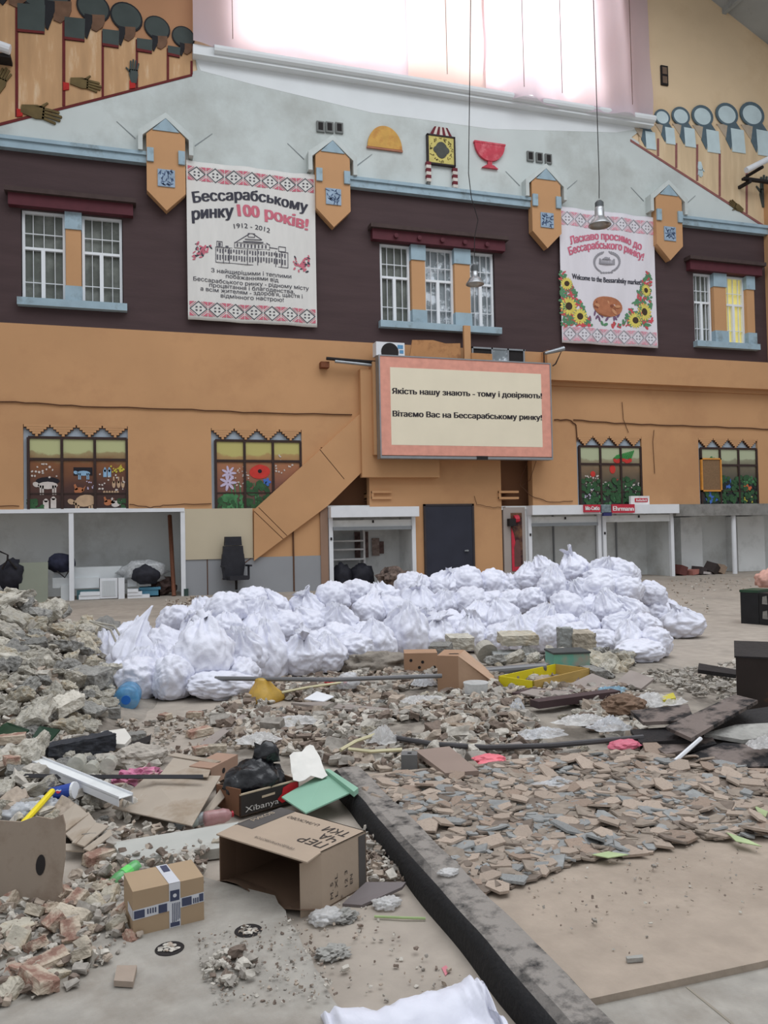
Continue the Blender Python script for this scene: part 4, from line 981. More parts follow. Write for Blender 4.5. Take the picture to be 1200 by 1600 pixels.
niche(*NICHE[3], pane_mat('net_glass', C(178, 184, 152), C(110, 100, 80), C(44, 50, 50), C(34, 32, 36)), 'painted window with blue flowers, partly behind an orange framed screen', dec_net)
a = W(1097, 768, Yw - .02); c = W(1127, 716, Yw - .02)
r = thing('fly_screen', 'orange framed upright mesh screen fixed on the far right painted window', 'screen', ((a.x + c.x) / 2, Yw - .02, a.z))
b = MB(); t = .05
b.box(a.x, a.x + t, Yw - .03, Yw + .06, a.z, c.z); b.box(c.x - t, c.x, Yw - .03, Yw + .06, a.z, c.z); b.box(a.x, c.x, Yw - .03, Yw + .06, a.z, a.z + t); b.box(a.x, c.x, Yw - .03, Yw + .06, c.z - t, c.z)
b.build('screen_frame', mat('bright_orange_frame', C(216, 148, 66), .6), r)
b = MB(); b.box(a.x + t, c.x - t, Yw + .0, Yw + .02, a.z + t, c.z - t); b.build('mesh', mat('brown_mesh', C(132, 104, 76), .8, 30, .15), r)

# ---- white fronts of the stalls
xp = XZ(112, 870)[0]
r = thing('stall_front', 'white frame of the open double stall at the left', 'stall', (-2, Yw - .05, 0))
b = MB(); b.box(-9, XA + .05, Yw - .12, Yw + .04, 2.34, 2.44); b.build('top_rail', m_white, r)
for x in (xp, XA):
    b = MB(); b.box(x - .06, x + .06, Yw - .1, Yw + .04, 0, 2.36); b.build('post', m_white, r)
def kiosk(label, x0, x1, z1, yproj, rail2, roll):
    r = thing('shutter_kiosk', label, 'stall', ((x0 + x1) / 2, Yw - .1, 0), 0, 'white kiosks with roller shutter boxes')
    b = MB(); b.box(x0 - .04, x1 + .04, Yw - yproj, Yw + .02, z1 - .3, z1); b.build('shutter_box', m_white, r)
    b = MB(); b.box(x0 + .08, x1 - .08, Yw - .06, Yw + .02, z1 - rail2 - .22, z1 - rail2); b.build('shutter_slat', m_offw, r)
    if roll:
        b = MB(); b.box(x0 + .08, x1 - .08, Yw - .1, Yw + .0, z1 - rail2 - .3, z1 - rail2 - .2); b.build('bottom_bar', m_steel, r)
    for x in (x0 + .03, x1 - .03):
        b = MB(); b.box(x - .06, x + .06, Yw - .1, Yw + .02, 0, z1 - .3); b.build('post', m_white, r)
    b = MB()
    for x, z in ((x0 + .03, 1.5), ((x0 + x1) / 2, z1 - rail2 - .05)): b.box(x - .025, x + .025, Yw - .125, Yw - .1, z - .04, z + .04)
    b.build('lock', m_dark, r); return r
kx0 = XZ(515, 860)[0]; kx1 = XZ(647, 860)[0]
kiosk('white shutter kiosk with shelves inside, left of the dark door', kx0, kx1, 2.42, .42, .38, True)
k2 = XZ(939, 850)[0]
kiosk('white shutter kiosk right of the red display cooler', XF1 + .12, k2 - .07, 2.42, .42, .36, True)
kiosk('white shutter kiosk at far right end with a half drawn shutter', k2 + .06, XS1, 2.42, .40, .34, False)
b = MB(); b.box(XK0 - .05, kx0 - .05, Yw - .06, Yw + .3, 0, 2.5); struct('trim_13', b, mat('dull_brown_pier', C(150, 122, 104), .8, 1.5, .08))
x = XZ(1145, 850)[0]; b = MB(); b.tube([(x, Yw - .06, 0), (x, Yw - .06, 2.02)], .08, 12); one('support_post', b, m_white, 'round white post holding the grey concrete slab at far right', 'post')
for f in (.42, .7):
    pass
# partition panels inside the right kiosks
for k, (px, d) in enumerate([(862, .9), (898, .9), (968, .8), (1000, .6)]):
    x = XZ(px, 850)[0]; b = MB(); b.box(x - .02, x + .02, Yw + 1.33, Yw + 1.42, 0, 2.2); o = b.build('panel_joint', m_greyp, wall); o['kind'] = 'structure'
for px, w in ((1094, .9), (1185, 1.2)):
    x = XZ(px, 850)[0]; b = MB(); b.box(x, x + w, Yw + 1.0, Yw + 1.6, 0, 2.0); o = b.build('bay_partition', m_offw, wall); o['kind'] = 'structure'

# signs on the kiosks
def sign(label, a, c, y, m, txt, tm, cap, pad, thick=.1, bold=.03):
    A = W(a[0], a[1], y); B = W(c[0], c[1], y); r = thing('kiosk_sign', label, 'sign', ((A.x + B.x) / 2, y, B.z), 0)
    b = MB(); b.box(A.x, B.x, y, y + thick, B.z, A.z); b.build('sign_board', m, r)
    if txt:
        b = MB(); text_line(b, txt, (a[0] + pad, c[1] - 3), (c[0] - pad, c[1] - 3), cap, y - .006, 0, bold); b.build('lettering', tm, r)
    return r
m_sred = mat('sign_red', C(196, 52, 70), .5); m_swht = mat('sign_white', C(232, 230, 230), .5); m_snavy = mat('sign_navy', C(52, 52, 104), .5)
yk = Yw - .5
sign('small red sign with white lettering, leftmost on the right kiosks', (913, 788.5), (938.5, 800), yk, m_sred, 'Мо-Сибо', m_swht, 6, 2)
sign('large red sign with white lettering on the right kiosks', (956, 788), (992, 801), yk, m_sred, 'Ehrmann', m_swht, 7.5, 2)
sign('grey green patterned sign between two red signs on kiosks', (940, 789), (955, 801), yk, mat('faded_sign', C(120, 134, 140), .6, 9, .4), None, None, 0, 0)
sign('small navy sign hanging just below the grey green sign', (943, 800.5), (956, 806), yk, m_snavy, None, None, 0, 0)
r = sign('white rounded sign with red panel standing atop the kiosk', (985.5, 775), (1015, 788.5), Yw - .3, m_swht, None, None, 0, 0)
A = W(992, 778.5, Yw - .31); B = W(1012, 784.5, Yw - .31); b = MB(); b.box(A.x, B.x, Yw - .312, Yw - .3, B.z, A.z); b.build('red_panel', m_sred, r)
b = MB()
for k in range(7): x = A.x + .05 + k * (B.x - A.x - .1) / 6.5; b.box(x, x + .035, Yw - .318, Yw - .312, B.z + .03, A.z - .03 - .02 * (k % 2))
b.build('white_strokes', m_swht, r)

# red display cooler left of the kiosks
x0, x1 = XF0 + .05, XF1 + .02
r = thing('display_cooler', 'pale cabinet with dark and red picture front, right of the door', 'cooler', ((x0 + x1) / 2, Yw + .3, 0))
b = MB(); b.box(x0, x1, Yw - .02, Yw + .7, 0, 2.38); b.build('cabinet', mat('cabinet_grey', C(166, 156, 150), .6, 2, .05), r)
fx0 = x0 + (x1 - x0) * .33; b = MB(); b.box(fx0, x1 - .12, Yw - .04, Yw - .01, .36, 2.2); fr_ = b.build('picture_front', mat('dark_cherry', C(58, 32, 36), .5, 3, .3, stain=C(120, 84, 60), stain_scale=2.2, stain_lo=.45, stain_hi=.6), r)
b = MB(); b.prism([(fx0, .36), (fx0 + .3, .36), (fx0 + .08, 1.55), (fx0, 1.75)], Yw - .05, Yw - .035); b.tube([(fx0 + .1, Yw - .05, 2.0), (x1 - .25, Yw - .05, 2.02)], .12, 8); b.build('red_swoosh', m_sred, r)
b = MB(); b.prism([(x1 - .42, .5), (x1 - .2, .5), (x1 - .2, 1.1), (x1 - .26, 1.35), (x1 - .35, 1.35), (x1 - .42, 1.1)], Yw - .055, Yw - .035); b.build('bottle_picture', mat('bottle_print', C(104, 70, 66), .5), r)
b = MB(); b.box(x0 + .12, x0 + .34, Yw - .2, Yw - .02, 1.78, 2.02); b.build('lock_box', m_dark, r)

# ---- things in the left stall
r = thing('hand_truck', 'black hand truck frame standing at the left edge in the stall', 'hand truck', (-3.3, Yw + .2, 0))
b = MB(); b.tube([(-3.27, Yw + .1, .1), (-3.2, Yw + .25, 1.25), (-3.5, Yw + .3, 1.4), (-3.9, Yw + .3, 1.42)], .025, 8); b.tube([(-3.9, Yw + .1, .1), (-3.85, Yw + .25, 1.25)], .025, 8)
for z in (.4, .8): b.tube([(-3.43, Yw + .16, z), (-3.88, Yw + .16, z)], .02, 6)
b.build('frame', m_dark, r)
b = MB(); b.tube([(-3.32, Yw + .05, .16), (-3.25, Yw + .05, .16)], .16, 16); b.build('wheel', m_dark, r)
def lump(c, rx, ry, rz, seed_, amp=.18, sub=3, freq=2.2):
    bm = bmesh.new(); bmesh.ops.create_icosphere(bm, subdivisions=sub, radius=1)
    out = []
    for v in bm.verts:
        n_ = v.co.normalized(); k = 1 + amp * noise.fractal(n_ * freq + _v((seed_, seed_ * .7, 0)), 1, 2, 4) * 1.6
        out.append((c[0] + n_.x * rx * k, c[1] + n_.y * ry * k, max(c[2] - rz * .92, c[2] + n_.z * rz * k)))
    fs = [tuple(v.index for v in f.verts) for f in bm.faces]; bm.free(); b = MB(); b.add(out, fs); return b
m_blackbag = mat('black_fabric', C(38, 38, 46), .7, 6, .3, bump=.3)
p = W(18, 915, Yw - .1); r = thing('backpack', 'black backpack standing beside the hand truck at far left', 'bag', (p.x, Yw - .1, .3)); lump((p.x, Yw - .1, .72), .33, .2, .42, 3).build('bag_body', m_blackbag, r, smooth=True)
b = MB(); b.tube([(p.x - .2, Yw - .28, .9), (p.x - .05, Yw - .34, 1.15), (p.x + .15, Yw - .28, .9)], .03, 6); b.build('strap', m_dark, r)
b = MB(); b.box(p.x - .3, p.x + .3, Yw - .3, Yw + .2, 0, .34); one('grey_box', b, mat('dim_grey_box', C(104, 104, 104), .8, 3, .15), 'low grey box under the black backpack', 'box')
p0 = W(30, 940, Yw - .15); p1 = W(75, 893, Yw - .15)
b = MB(); mt = Matrix.Translation((p0.x, Yw - .25, 0)) @ Matrix.Rotation(-.1, 4, 'X'); b.box(0, p1.x - p0.x, 0, .05, 0, 1.05, 0, mt); one('leaning_board', b, mat('grey_green_board', C(142, 146, 132), .8, 1, .08), 'grey green square board leaning in the left stall', 'board')
# pile of white units
m_unit = mat('white_cabinet_unit', C(206, 210, 212), .6, 2, .06)
def pxbox(name, a, c, y0, y1, m, label, cat, group=None, z0=None):
    A = W(a[0], a[1], y0); B = W(c[0], c[1], y0); b = MB(); b.box(A.x, B.x, y0, y1, max(0, B.z) if z0 is None else z0, A.z); return one(name, b, m, label, cat, group)
pxbox('white_counter', (84, 888), (210, 902), Yw + .3, Yw + .9, m_unit, 'long pale counter panel lying on the white units in stall', 'counter')
pxbox('white_box', (82, 903), (112, 918), Yw + .1, Yw + .4, m_unit, 'upper left white box end in the pile of units', 'panel')
pxbox('white_box', (95, 915), (108, 934), Yw + .05, Yw + .35, m_unit, 'small white box behind the left stall post', 'panel', z0=0)
pxbox('white_drawer', (116, 903), (155, 922), Yw + .2, Yw + .8, m_unit, 'white drawer unit left of the ribbed white panel', 'drawer', z0=.3)  # one of the loose white drawers in the pile, a plain box
r = thing('radiator_panel', 'white ribbed radiator panel standing at the front of the stall', 'radiator', (W(172, 935, Yw - .1).x, Yw - .1, 0))
A = W(156, 904, Yw - .1); B = W(196, 938, Yw - .1); b = MB(); b.box(A.x, B.x - .2, Yw - .1, Yw, 0.02, A.z); b.build('panel', m_white, r)
b = MB()
for k in range(9): x = A.x + .06 + k * (B.x - A.x - .3) / 9; b.box(x, x + .03, Yw - .115, Yw - .1, .08, A.z - .06)
b.build('ribs', m_unit, r); b = MB(); b.box(B.x - .18, B.x - .02, Yw - .14, Yw, .0, A.z); b.build('side_post', m_white, r)
pxbox('white_drawer', (199, 904), (214, 918), Yw + .15, Yw + .6, m_unit, 'left small white drawer right of the ribbed panel', 'drawer', z0=.3)
pxbox('white_drawer', (216, 904), (236, 919), Yw + .15, Yw + .6, m_unit, 'right small white drawer under the plastic sheet', 'drawer', z0=.3)
for k, (a_, c_) in enumerate([((123, 930), (156, 936)), ((125, 926), (156, 930)), ((199, 930), (234, 935)), ((199, 925), (222, 930)), ((199, 921), (216, 925))]):
    pxbox('white_plank', a_, c_, Yw - .1 - .02 * k, Yw + .25, m_white, ['lowest white plank left of the ribbed panel', 'upper white plank left of the ribbed panel', 'lowest white plank right of the ribbed panel', 'middle white plank right of the ribbed panel', 'top white plank right of the ribbed panel'][k], 'plank', 'white planks')
r = thing('plastic_crate', 'blue plastic crate under the white drawers by the wooden pole', 'crate', (W(237, 930, Yw).x, Yw + .3, 0))
A = W(218, 918, Yw + .12); B = W(250, 937, Yw + .12); m_bcr = mat('blue_crate', C(84, 136, 160), .6, 3, .1)
b = MB(); b.box(A.x, B.x, Yw + .12, Yw + .16, 0, A.z); b.box(A.x, B.x, Yw + .5, Yw + .54, 0, A.z); b.box(A.x, A.x + .04, Yw + .12, Yw + .5, 0, A.z); b.box(B.x - .04, B.x, Yw + .12, Yw + .5, 0, A.z); b.box(A.x, B.x, Yw + .12, Yw + .5, 0, .04); b.build('crate_body', m_bcr, r)
b = MB(); b.box(A.x - .02, B.x + .02, Yw + .09, Yw + .13, A.z - .07, A.z); b.build('crate_rim', m_bcr, r)
pxbox('teal_board', (120, 922), (155, 934), Yw + .25, Yw + .3, mat('teal_dim', C(86, 122, 128), .7), 'dim teal panel between the white planks and drawer', 'panel', z0=.0)
p = W(96, 880, Yw + .2); r = thing('duffel_bag', 'dark blue bag lying on the white box by the stall post', 'bag', (p.x, Yw + .2, p.z - .25)); lump((p.x, Yw + .2, p.z), .34, .22, .27, 6).build('bag_body', mat('dark_navy_fabric', C(40, 42, 60), .8, 6, .3, bump=.3), r, smooth=True)
b = MB(); b.tube([(p.x - .1, Yw, p.z - .2), (p.x + .1, Yw - .02, p.z - .38), (p.x + .2, Yw, p.z - .2)], .02, 6); b.build('handle', m_dark, r)
p = W(224, 893, Yw + .3); r = thing('plastic_sheet', 'crumpled clear plastic sheet draped over a black bag', 'plastic sheet', (p.x, Yw + .3, p.z - .2)); lump((p.x - .02, Yw + .3, p.z - .02), .62, .3, .32, 9, .3).build('sheet', film('dusty_film', C(206, 208, 210), .25), r, smooth=True)
lump((p.x + .05, Yw + .05, p.z - .12), .34, .15, .22, 12).v
b = lump((p.x + .05, Yw + .02, p.z - .1), .36, .2, .26, 12); one('bin_bag', b, m_blackbag, 'black bag peeping from under the plastic sheet in stall', 'bag', smooth=True)
A = W(266, 805, Yw + .9); B = W(272, 936, Yw + .05); b = MB(); b.tube([(B.x, Yw + .05, 0), (A.x, Yw + 1.3, A.z)], .06, 10); one('wooden_pole', b, mat('brown_wood', C(122, 78, 58), .7, 8, .2, stretch=(6, 6, .5)), 'brown wooden pole leaning in the left stall', 'pole')
b = lump((.75, Yw + .6, .26), .36, .3, .28, 17, .3); one('scrap_heap', b, mat('dark_scrap', C(78, 62, 58), .9, 8, .4), 'dark scrap heap behind the wooden pole', 'scrap', smooth=False)
# little outlet box and cable at the foot of the dado
b = MB(); p = W(291, 930, Yw - .1); b.box(p.x - .06, p.x + .06, Yw - .12, Yw - .02, 0, .2); one('outlet_box', b, mat('dark_green_box', C(56, 74, 70), .6), 'small dark box on the floor right of the left stall', 'box')

# office chair
p = G(367, 921); p.y = Yw - .45; p.x = W(369, 900, p.y).x
r = thing('office_chair', 'black high backed office chair against the grey dado', 'chair', (p.x, p.y, 0), math.radians(12))
m_chair = mat('black_leatherette', C(44, 44, 50), .5, 5, .2); B_ = lambda *q_: MB().box(*q_)
b = MB(); b.box(-.27, .27, -.3, .25, .42, .53); b.build('seat', m_chair, r, world=False)
b = MB(); b.prism([(-.28, .5), (.28, .5), (.34, .85), (.31, 1.13), (-.31, 1.13), (-.34, .85)], .2, .3); b.build('backrest', m_chair, r, world=False)
b = MB(); b.prism([(-.3, 1.13), (.3, 1.13), (.28, 1.36), (-.28, 1.36)], .2, .29); b.build('upper_backrest', m_chair, r, world=False)
b = MB(); b.prism([(-.25, 1.37), (.25, 1.37), (.23, 1.62), (-.23, 1.62)], .19, .29); b.build('headrest', m_chair, r, world=False)
for s in (-1, 1):
    b = MB(); b.box(s * .36 - .04, s * .36 + .04, -.2, .15, .78, .83); b.box(s * .36 - .02, s * .36 + .02, -.05, .02, .45, .78); b.box(min(s * .25, s * .38), max(s * .25, s * .38), -.05, .02, .43, .47); b.build('armrest', m_chair, r, world=False)
b = MB(); b.tube([(0, 0, .1), (0, 0, .42)], .035, 10); b.build('gas_column', m_dark, r, world=False)
for k in range(5):
    a_ = k * 1.2566 + .3; b = MB(); b.tube([(0, 0, .12), (.33 * math.cos(a_), .33 * math.sin(a_), .09)], [.035, .02], 6); lg = b.build('star_leg', m_steel, r, world=False)
    b = MB(); b.tube([(.33 * math.cos(a_) - .02, .33 * math.sin(a_), .035), (.33 * math.cos(a_) + .02, .33 * math.sin(a_), .035)], .035, 8); b.build('castor', m_dark, lg, world=False)

# inside the middle kiosk
m_shelf = mat('white_shelf', C(206, 204, 204), .6)
sx0_, sx1_ = kx0 + .1, XZ(580, 850)[0]
r = thing('shelf_unit', 'white shelf unit with slanted shelves inside the kiosk', 'shelf', ((sx0_ + sx1_) / 2, Yw + .9, 0))
for x in (sx0_, sx1_):
    b = MB(); b.box(x - .03, x + .03, Yw + .75, Yw + 1.1, 0, 2.1); b.build('upright', m_shelf, r)
for z in (.18, .86, 1.16, 1.42):
    b = MB(); b.box(sx0_, sx1_, Yw + .7, Yw + 1.15, z - .025, z + .025); b.build('shelf_board', m_shelf, r)
m_post = mat('brown_print', C(110, 88, 84), .8, 6, .45, stain=C(66, 48, 50), stain_scale=5); m_post2 = mat('grey_print', C(150, 132, 124), .8, 7, .4, stain=C(78, 60, 60), stain_scale=4)
for k, (a_, c_, mm, lb) in enumerate([((554, 831), (576, 871), m_post, 'dark brown picture poster behind the kiosk shelves'), ((581, 841), (593, 868), m_post2, 'left grey picture poster on the kiosk back wall'), ((593, 846), (600, 865), m_post, 'right small brown picture poster on the kiosk back wall')]):
    yq = Yw + 1.22; A = W(a_[0], a_[1], yq); B = W(c_[0], c_[1], yq); b = MB(); b.box(A.x, B.x, yq, yq + .02, B.z, A.z); one('poster', b, mm, lb, 'poster', 'posters in the kiosk')
for px, w, lb in ((535, .28, 'left black bag on the kiosk floor'), (566, .36, 'right black bag on the kiosk floor')):
    p = W(px, 915, Yw + .3); b = lump((p.x, Yw + .35, .32), w, .25, .42, px, .25); one('bin_bag', b, m_blackbag, lb, 'bag', 'black bags in the kiosk', smooth=True)
p = W(617, 915, Yw - .2); b = lump((p.x - .05, Yw - .35, .28), .5, .24, .34, 23, .4, 3, 3); one('scrap_heap', b, mat('mixed_scrap', C(120, 104, 96), .9, 9, .5, stain=C(60, 50, 48), stain_scale=6), 'mixed brown scrap heap at the right end of the kiosk', 'scrap')
# debris in the far right bays
g = random.Random(5)
for k, (px, py, w, h_, col, lb, tilt) in enumerate([(1062, 893, .3, .32, C(104, 62, 58), 'dark red crate scrap by the corner post of the kiosks', .3), (1080, 892, .36, .16, C(168, 110, 100), 'pinkish flat box right of the dark red crate', -.1), (1092, 888, .3, .25, C(70, 62, 62), 'dark open box in the far right bay', .2), (1112, 884, .34, .34, C(62, 54, 52), 'dark tilted box left of the round white post', .6), (1124, 888, .2, .3, C(160, 138, 120), 'tan tilted carton beside the round white post', .5), (1100, 896, .5, .08, C(198, 190, 188), 'pale flattened paper in front of the dark box', .1)]):
    p = W(px, py, Yw + .2); mt = Matrix.Translation((p.x, Yw + .2, h_ * .5 + .02)) @ Matrix.Rotation(tilt, 4, 'Y') @ Matrix.Rotation(g.uniform(-.5, .5), 4, 'Z')
    b = MB(); b.box(-w / 2, w / 2, -.2, .2, -h_ / 2, h_ / 2, 0, mt); bb = MB(); t_ = w * .4; one('scrap_box', b, mat('scrap_col_%d' % k, col, .85, 4, .15), lb, 'box', 'scrap boxes in the far right bay')
# ================================================================== GROUND, RUBBLE, SACKS
# kerb, tile bed, floor slabs
m_kerb = mat('black_kerb_stone', C(42, 42, 44), .75, 4, .25, bump=.5, bscale=40, stain=C(150, 140, 130), stain_scale=2.2, stain_lo=.5, stain_hi=.72)
def kerb_mat():
    m = mat('dusty_black_kerb', C(27, 27, 29), .7, 5, .25, bump=.4, bscale=45)
    nt = m.node_tree; N = nt.nodes; L = nt.links; b = N['Principled BSDF']
    src = b.inputs['Base Color'].links[0].from_socket
    ge = N.new('ShaderNodeNewGeometry'); sp = N.new('ShaderNodeSeparateXYZ'); L.new(ge.outputs['True Normal'], sp.inputs[0])
    tc = N.new('ShaderNodeTexCoord'); ns = N.new('ShaderNodeTexNoise'); ns.inputs['Scale'].default_value = 9; ns.inputs['Detail'].default_value = 10; ns.inputs['Roughness'].default_value = .7; L.new(tc.outputs['Object'], ns.inputs['Vector'])
    r1 = N.new('ShaderNodeMapRange'); r1.inputs[1].default_value = .32; r1.inputs[2].default_value = .52; L.new(ns.outputs['Fac'], r1.inputs['Value'])
    r2 = N.new('ShaderNodeMapRange'); r2.inputs[1].default_value = .93; r2.inputs[2].default_value = .99; L.new(sp.outputs['Z'], r2.inputs['Value'])
    mu = N.new('ShaderNodeMath'); mu.operation = 'MULTIPLY'; L.new(r1.outputs[0], mu.inputs[0]); L.new(r2.outputs[0], mu.inputs[1])
    mi = N.new('ShaderNodeMix'); mi.data_type = 'RGBA'; L.new(mu.outputs[0], mi.inputs[0]); L.new(src, mi.inputs[6]); mi.inputs[7].default_value = C(144, 138, 132); L.new(mi.outputs[2], b.inputs['Base Color']); return m
KX0, KX1 = 1.17, 1.375
b = MB(); ny = 40; prof = [(KX0, 0), (KX0 + .004, .07), (KX0 + .018, .094), (KX0 + .04, .108), (KX0 + .075, .117), (KX0 + .1, .12), (KX1 - .012, .119), (KX1, .105), (KX1, 0)]
vs = []
for j in range(ny + 1):
    y = 1.2 + (5.0 - 1.2) * j / ny
    for k, (x, z) in enumerate(prof):
        n_ = noise.noise(_v((x * 9, y * 3.1, z * 9))) * .008
        vs.append((x + n_, y, z + (n_ if z > .05 else 0)))
np_ = len(prof); fs = [(j * np_ + k, (j + 1) * np_ + k, (j + 1) * np_ + k + 1, j * np_ + k + 1) for j in range(ny) for k in range(np_ - 1)]
fs += [tuple(range(np_)), tuple(reversed(range(ny * np_, (ny + 1) * np_)))]
b.add(vs, fs); kerb = one('kerb', b, kerb_mat(), 'long black dusty kerb stone running diagonally across the floor to the right foreground', 'kerb', smooth=True)
ZT = .06
bedpts = [G(*p, ZT) for p in [(965, 1545), (1230, 1494)]]
b = MB(); b.slab([(KX1, bedpts[0].y - .02, ZT), (2.14, 2.36, ZT), (4.6, 2.0, ZT), (5.4, 3.2, ZT), (4.6, 4.9, ZT), (1.38, 5.0, ZT)], ZT + .01); bed = b.build('floor_tile_bed', m_bed); bed['kind'] = 'structure'
b = MB(); b.slab([(KX1, 1.0, .035), (5.0, 1.0, .035), (5.0, 2.3, .035), (KX1, 2.5, .035)], .05); o = b.build('floor_front', m_floor2); o['kind'] = 'structure'
# seam grooves of the front floor
b = MB(); b.slab([(1.78, 1.2, .037), (1.79, 1.2, .037), (1.79, 2.35, .037), (1.78, 2.35, .037)], .003); b.slab([(2.55, 1.2, .037), (2.56, 1.2, .037), (2.56, 2.3, .037), (2.55, 2.3, .037)], .003); o = b.build('floor_seam', mat('floor_seam_grey', C(150, 142, 130), .9)); o['kind'] = 'structure'
# left front slab, a little higher, with broken edge along the line to the kerb
e1 = G(455, 1440, .035); e2 = G(548, 1600, .035)
d_ = (e2 - e1); e3 = e2 + d_ * 1.2; e0 = e1 - d_ * .35
b = MB(); edge = []
for k in range(25):
    p = e0.lerp(e3, k / 24); edge.append((p.x + random.uniform(-.012, .012), p.y, .035))
b.slab(edge + [(-3.2, e3.y, .035), (-3.2, 3.9, .035), (e0.x - .4, 3.95, .035)], .05); o = b.build('floor_slab', m_floor2); o['kind'] = 'structure'

# ---- terrain under the rubble
def gauss(x, y, cx, cy, sx, sy): return math.exp(-((x - cx) / sx) ** 2 - ((y - cy) / sy) ** 2)
hp = G(70, 1000)
def terr(x, y):
    h = .96 * gauss(x, y, -1.35, 9.5, .95, 1.5) + .34 * gauss(x, y, -1.0, 7.5, .62, .95) + .10 * gauss(x, y, -.85, 6.0, .55, .9) + .07 * gauss(x, y, -.7, 4.9, .5, .7)
    h += .16 * gauss(x, y, 4.3, 8.0, 1.4, .75) + .07 * gauss(x, y, 2.6, 6.2, 1.6, 1.0) + .10 * gauss(x, y, 4.4, 6.4, 1.5, .8) + .16 * gauss(x, y, -1.1, 3.35, .45, .5)
    h += .05 * gauss(x, y, .3, 5.6, .8, .6)
    return max(0, h - .02)
def terr_mesh(x0, x1, y0, y1, st, name, m, kind='stuff'):
    nx = int((x1 - x0) / st); ny = int((y1 - y0) / st); vs = []; b = MB()
    for j in range(ny + 1):
        for i in range(nx + 1):
            x = x0 + st * i; y = y0 + st * j; h = terr(x, y)
            if h > .012: h += .05 * noise.fractal(_v((x * 3, y * 3, 0)), 1, 2, 4) * min(1, h * 5)
            vs.append((x, y, h - .015 if h > .012 else -.02))
    fs = [(j * (nx + 1) + i, j * (nx + 1) + i + 1, (j + 1) * (nx + 1) + i + 1, (j + 1) * (nx + 1) + i) for j in range(ny) for i in range(nx)]
    fs = [f for f in fs if max(vs[k][2] for k in f) > -.005]
    b.add(vs, fs); return b
m_dust = mat('rubble_dust', C(148, 140, 130), .95, 5, .2, bump=.8, bscale=22, stain=C(112, 104, 96), stain_scale=4, stain_lo=.5, stain_hi=.68)
b = terr_mesh(-4.6, 7.0, 2.6, 12.5, .09, 'x', m_dust); o = b.build('rubble_bed', m_dust, smooth=True); tag(o, 'dusty grey bed of fine rubble under the broken pieces', 'rubble', None, 'stuff')

# ---- stone prototypes
def hull(pts):
    bm = bmesh.new()
    for p in pts: bm.verts.new(p)
    bmesh.ops.convex_hull(bm, input=bm.verts)
    loose = [v for v in bm.verts if not v.link_faces]; bmesh.ops.delete(bm, geom=loose, context='VERTS')
    bm.verts.index_update(); vs = [tuple(v.co) for v in bm.verts]; fs = [tuple(v.index for v in f.verts) for f in bm.faces]; bm.free(); return vs, fs
gs = random.Random(21)
def stone(n=16, flat=.6, long=1.0):
    pts = []
    for _ in range(n):
        p = _v((gs.gauss(0, 1), gs.gauss(0, 1), gs.gauss(0, 1))).normalized() * gs.uniform(.8, 1.0); pts.append((p.x * .5 * long, p.y * .5, p.z * .5 * flat))
    return hull(pts)
def blocky(a=1.0, b_=.6, c=.5, j=.08):
    pts = []
    for x in (-1, 1):
        for y in (-1, 1):
            for z in (-1, 1):
                for _ in range(2): pts.append((x * a / 2 * (1 - gs.uniform(0, j * 2)), y * b_ / 2 * (1 - gs.uniform(0, j * 2)), z * c / 2 * (1 - gs.uniform(0, j * 2))))
    return hull(pts)
STONES = [stone(gs.randint(12, 20), gs.uniform(.45, .8), gs.uniform(1, 1.35)) for _ in range(10)] + [blocky(1.1, .8, .45, .12), blocky(1, .7, .6, .15), blocky(1.2, .6, .35, .15), blocky(.9, .9, .3, .12)]
def rough(vf, lv=2, amp=.06, seed_=0.0, fr=3.0):
    """break up the flat faces of a hull"""
    bm = bmesh.new(); vv = [bm.verts.new(p) for p in vf[0]]
    for f in vf[1]: bm.faces.new([vv[i] for i in f])
    bmesh.ops.triangulate(bm, faces=bm.faces[:])
    for _ in range(lv): bmesh.ops.subdivide_edges(bm, edges=bm.edges[:], cuts=1, use_grid_fill=True)
    bm.normal_update(); L_ = max((Vector(p).length for p in vf[0]))
    for v in bm.verts:
        q = v.co / L_ * fr + Vector((seed_, seed_ * 1.7, 0)); v.co += v.normal * L_ * amp * (noise.noise(q) + .5 * noise.noise(q * 2.3) - .3 * abs(noise.noise(q * 4.1)))
    bm.verts.index_update(); r = ([tuple(v.co) for v in bm.verts], [tuple(v.index for v in f.verts) for f in bm.faces]); bm.free(); return r
ROUGH = [rough(s, 3, .16, k * 3.1) for k, s in enumerate(STONES)]
ROUGH1 = [rough(s, 1, .26, k * 2.7, 2.2) for k, s in enumerate(STONES)]
def crease(q):
    """0 in the sharp valleys, 1 on the facets of crumpled sheet"""
    d = noise.voronoi(q)[0]; return min(1.0, (d[1] - d[0]) / .42)
BRICKS = [rough(b_, 3, .065, k * 5.3, 4) for k, b_ in enumerate([blocky(.22, .11, .06, .08), blocky(.15, .105, .06, .14), blocky(.11, .10, .058, .18), blocky(.085, .08, .055, .22)])]
m_conc = mat('pale_concrete', C(182, 177, 166), .95, 7, .2, bump=.7, bscale=24, rand=.22, stain=C(150, 142, 126), stain_scale=5, stain_lo=.5, stain_hi=.7)
m_conc2 = mat('grey_concrete', C(154, 152, 147), .95, 7, .2, bump=.7, bscale=24, rand=.25, stain=C(104, 102, 100), stain_scale=5, stain_lo=.5, stain_hi=.7)
m_conc3 = mat('buff_mortar', C(182, 175, 160), .95, 7, .2, bump=.7, bscale=24, rand=.18, stain=C(158, 138, 108), stain_scale=5, stain_lo=.5, stain_hi=.7)
m_brick = mat('red_brick', C(154, 120, 106), .9, 9, .2, bump=.5, bscale=40, rand=.2, stain=C(190, 176, 158), stain_scale=7, stain_lo=.42, stain_hi=.56)
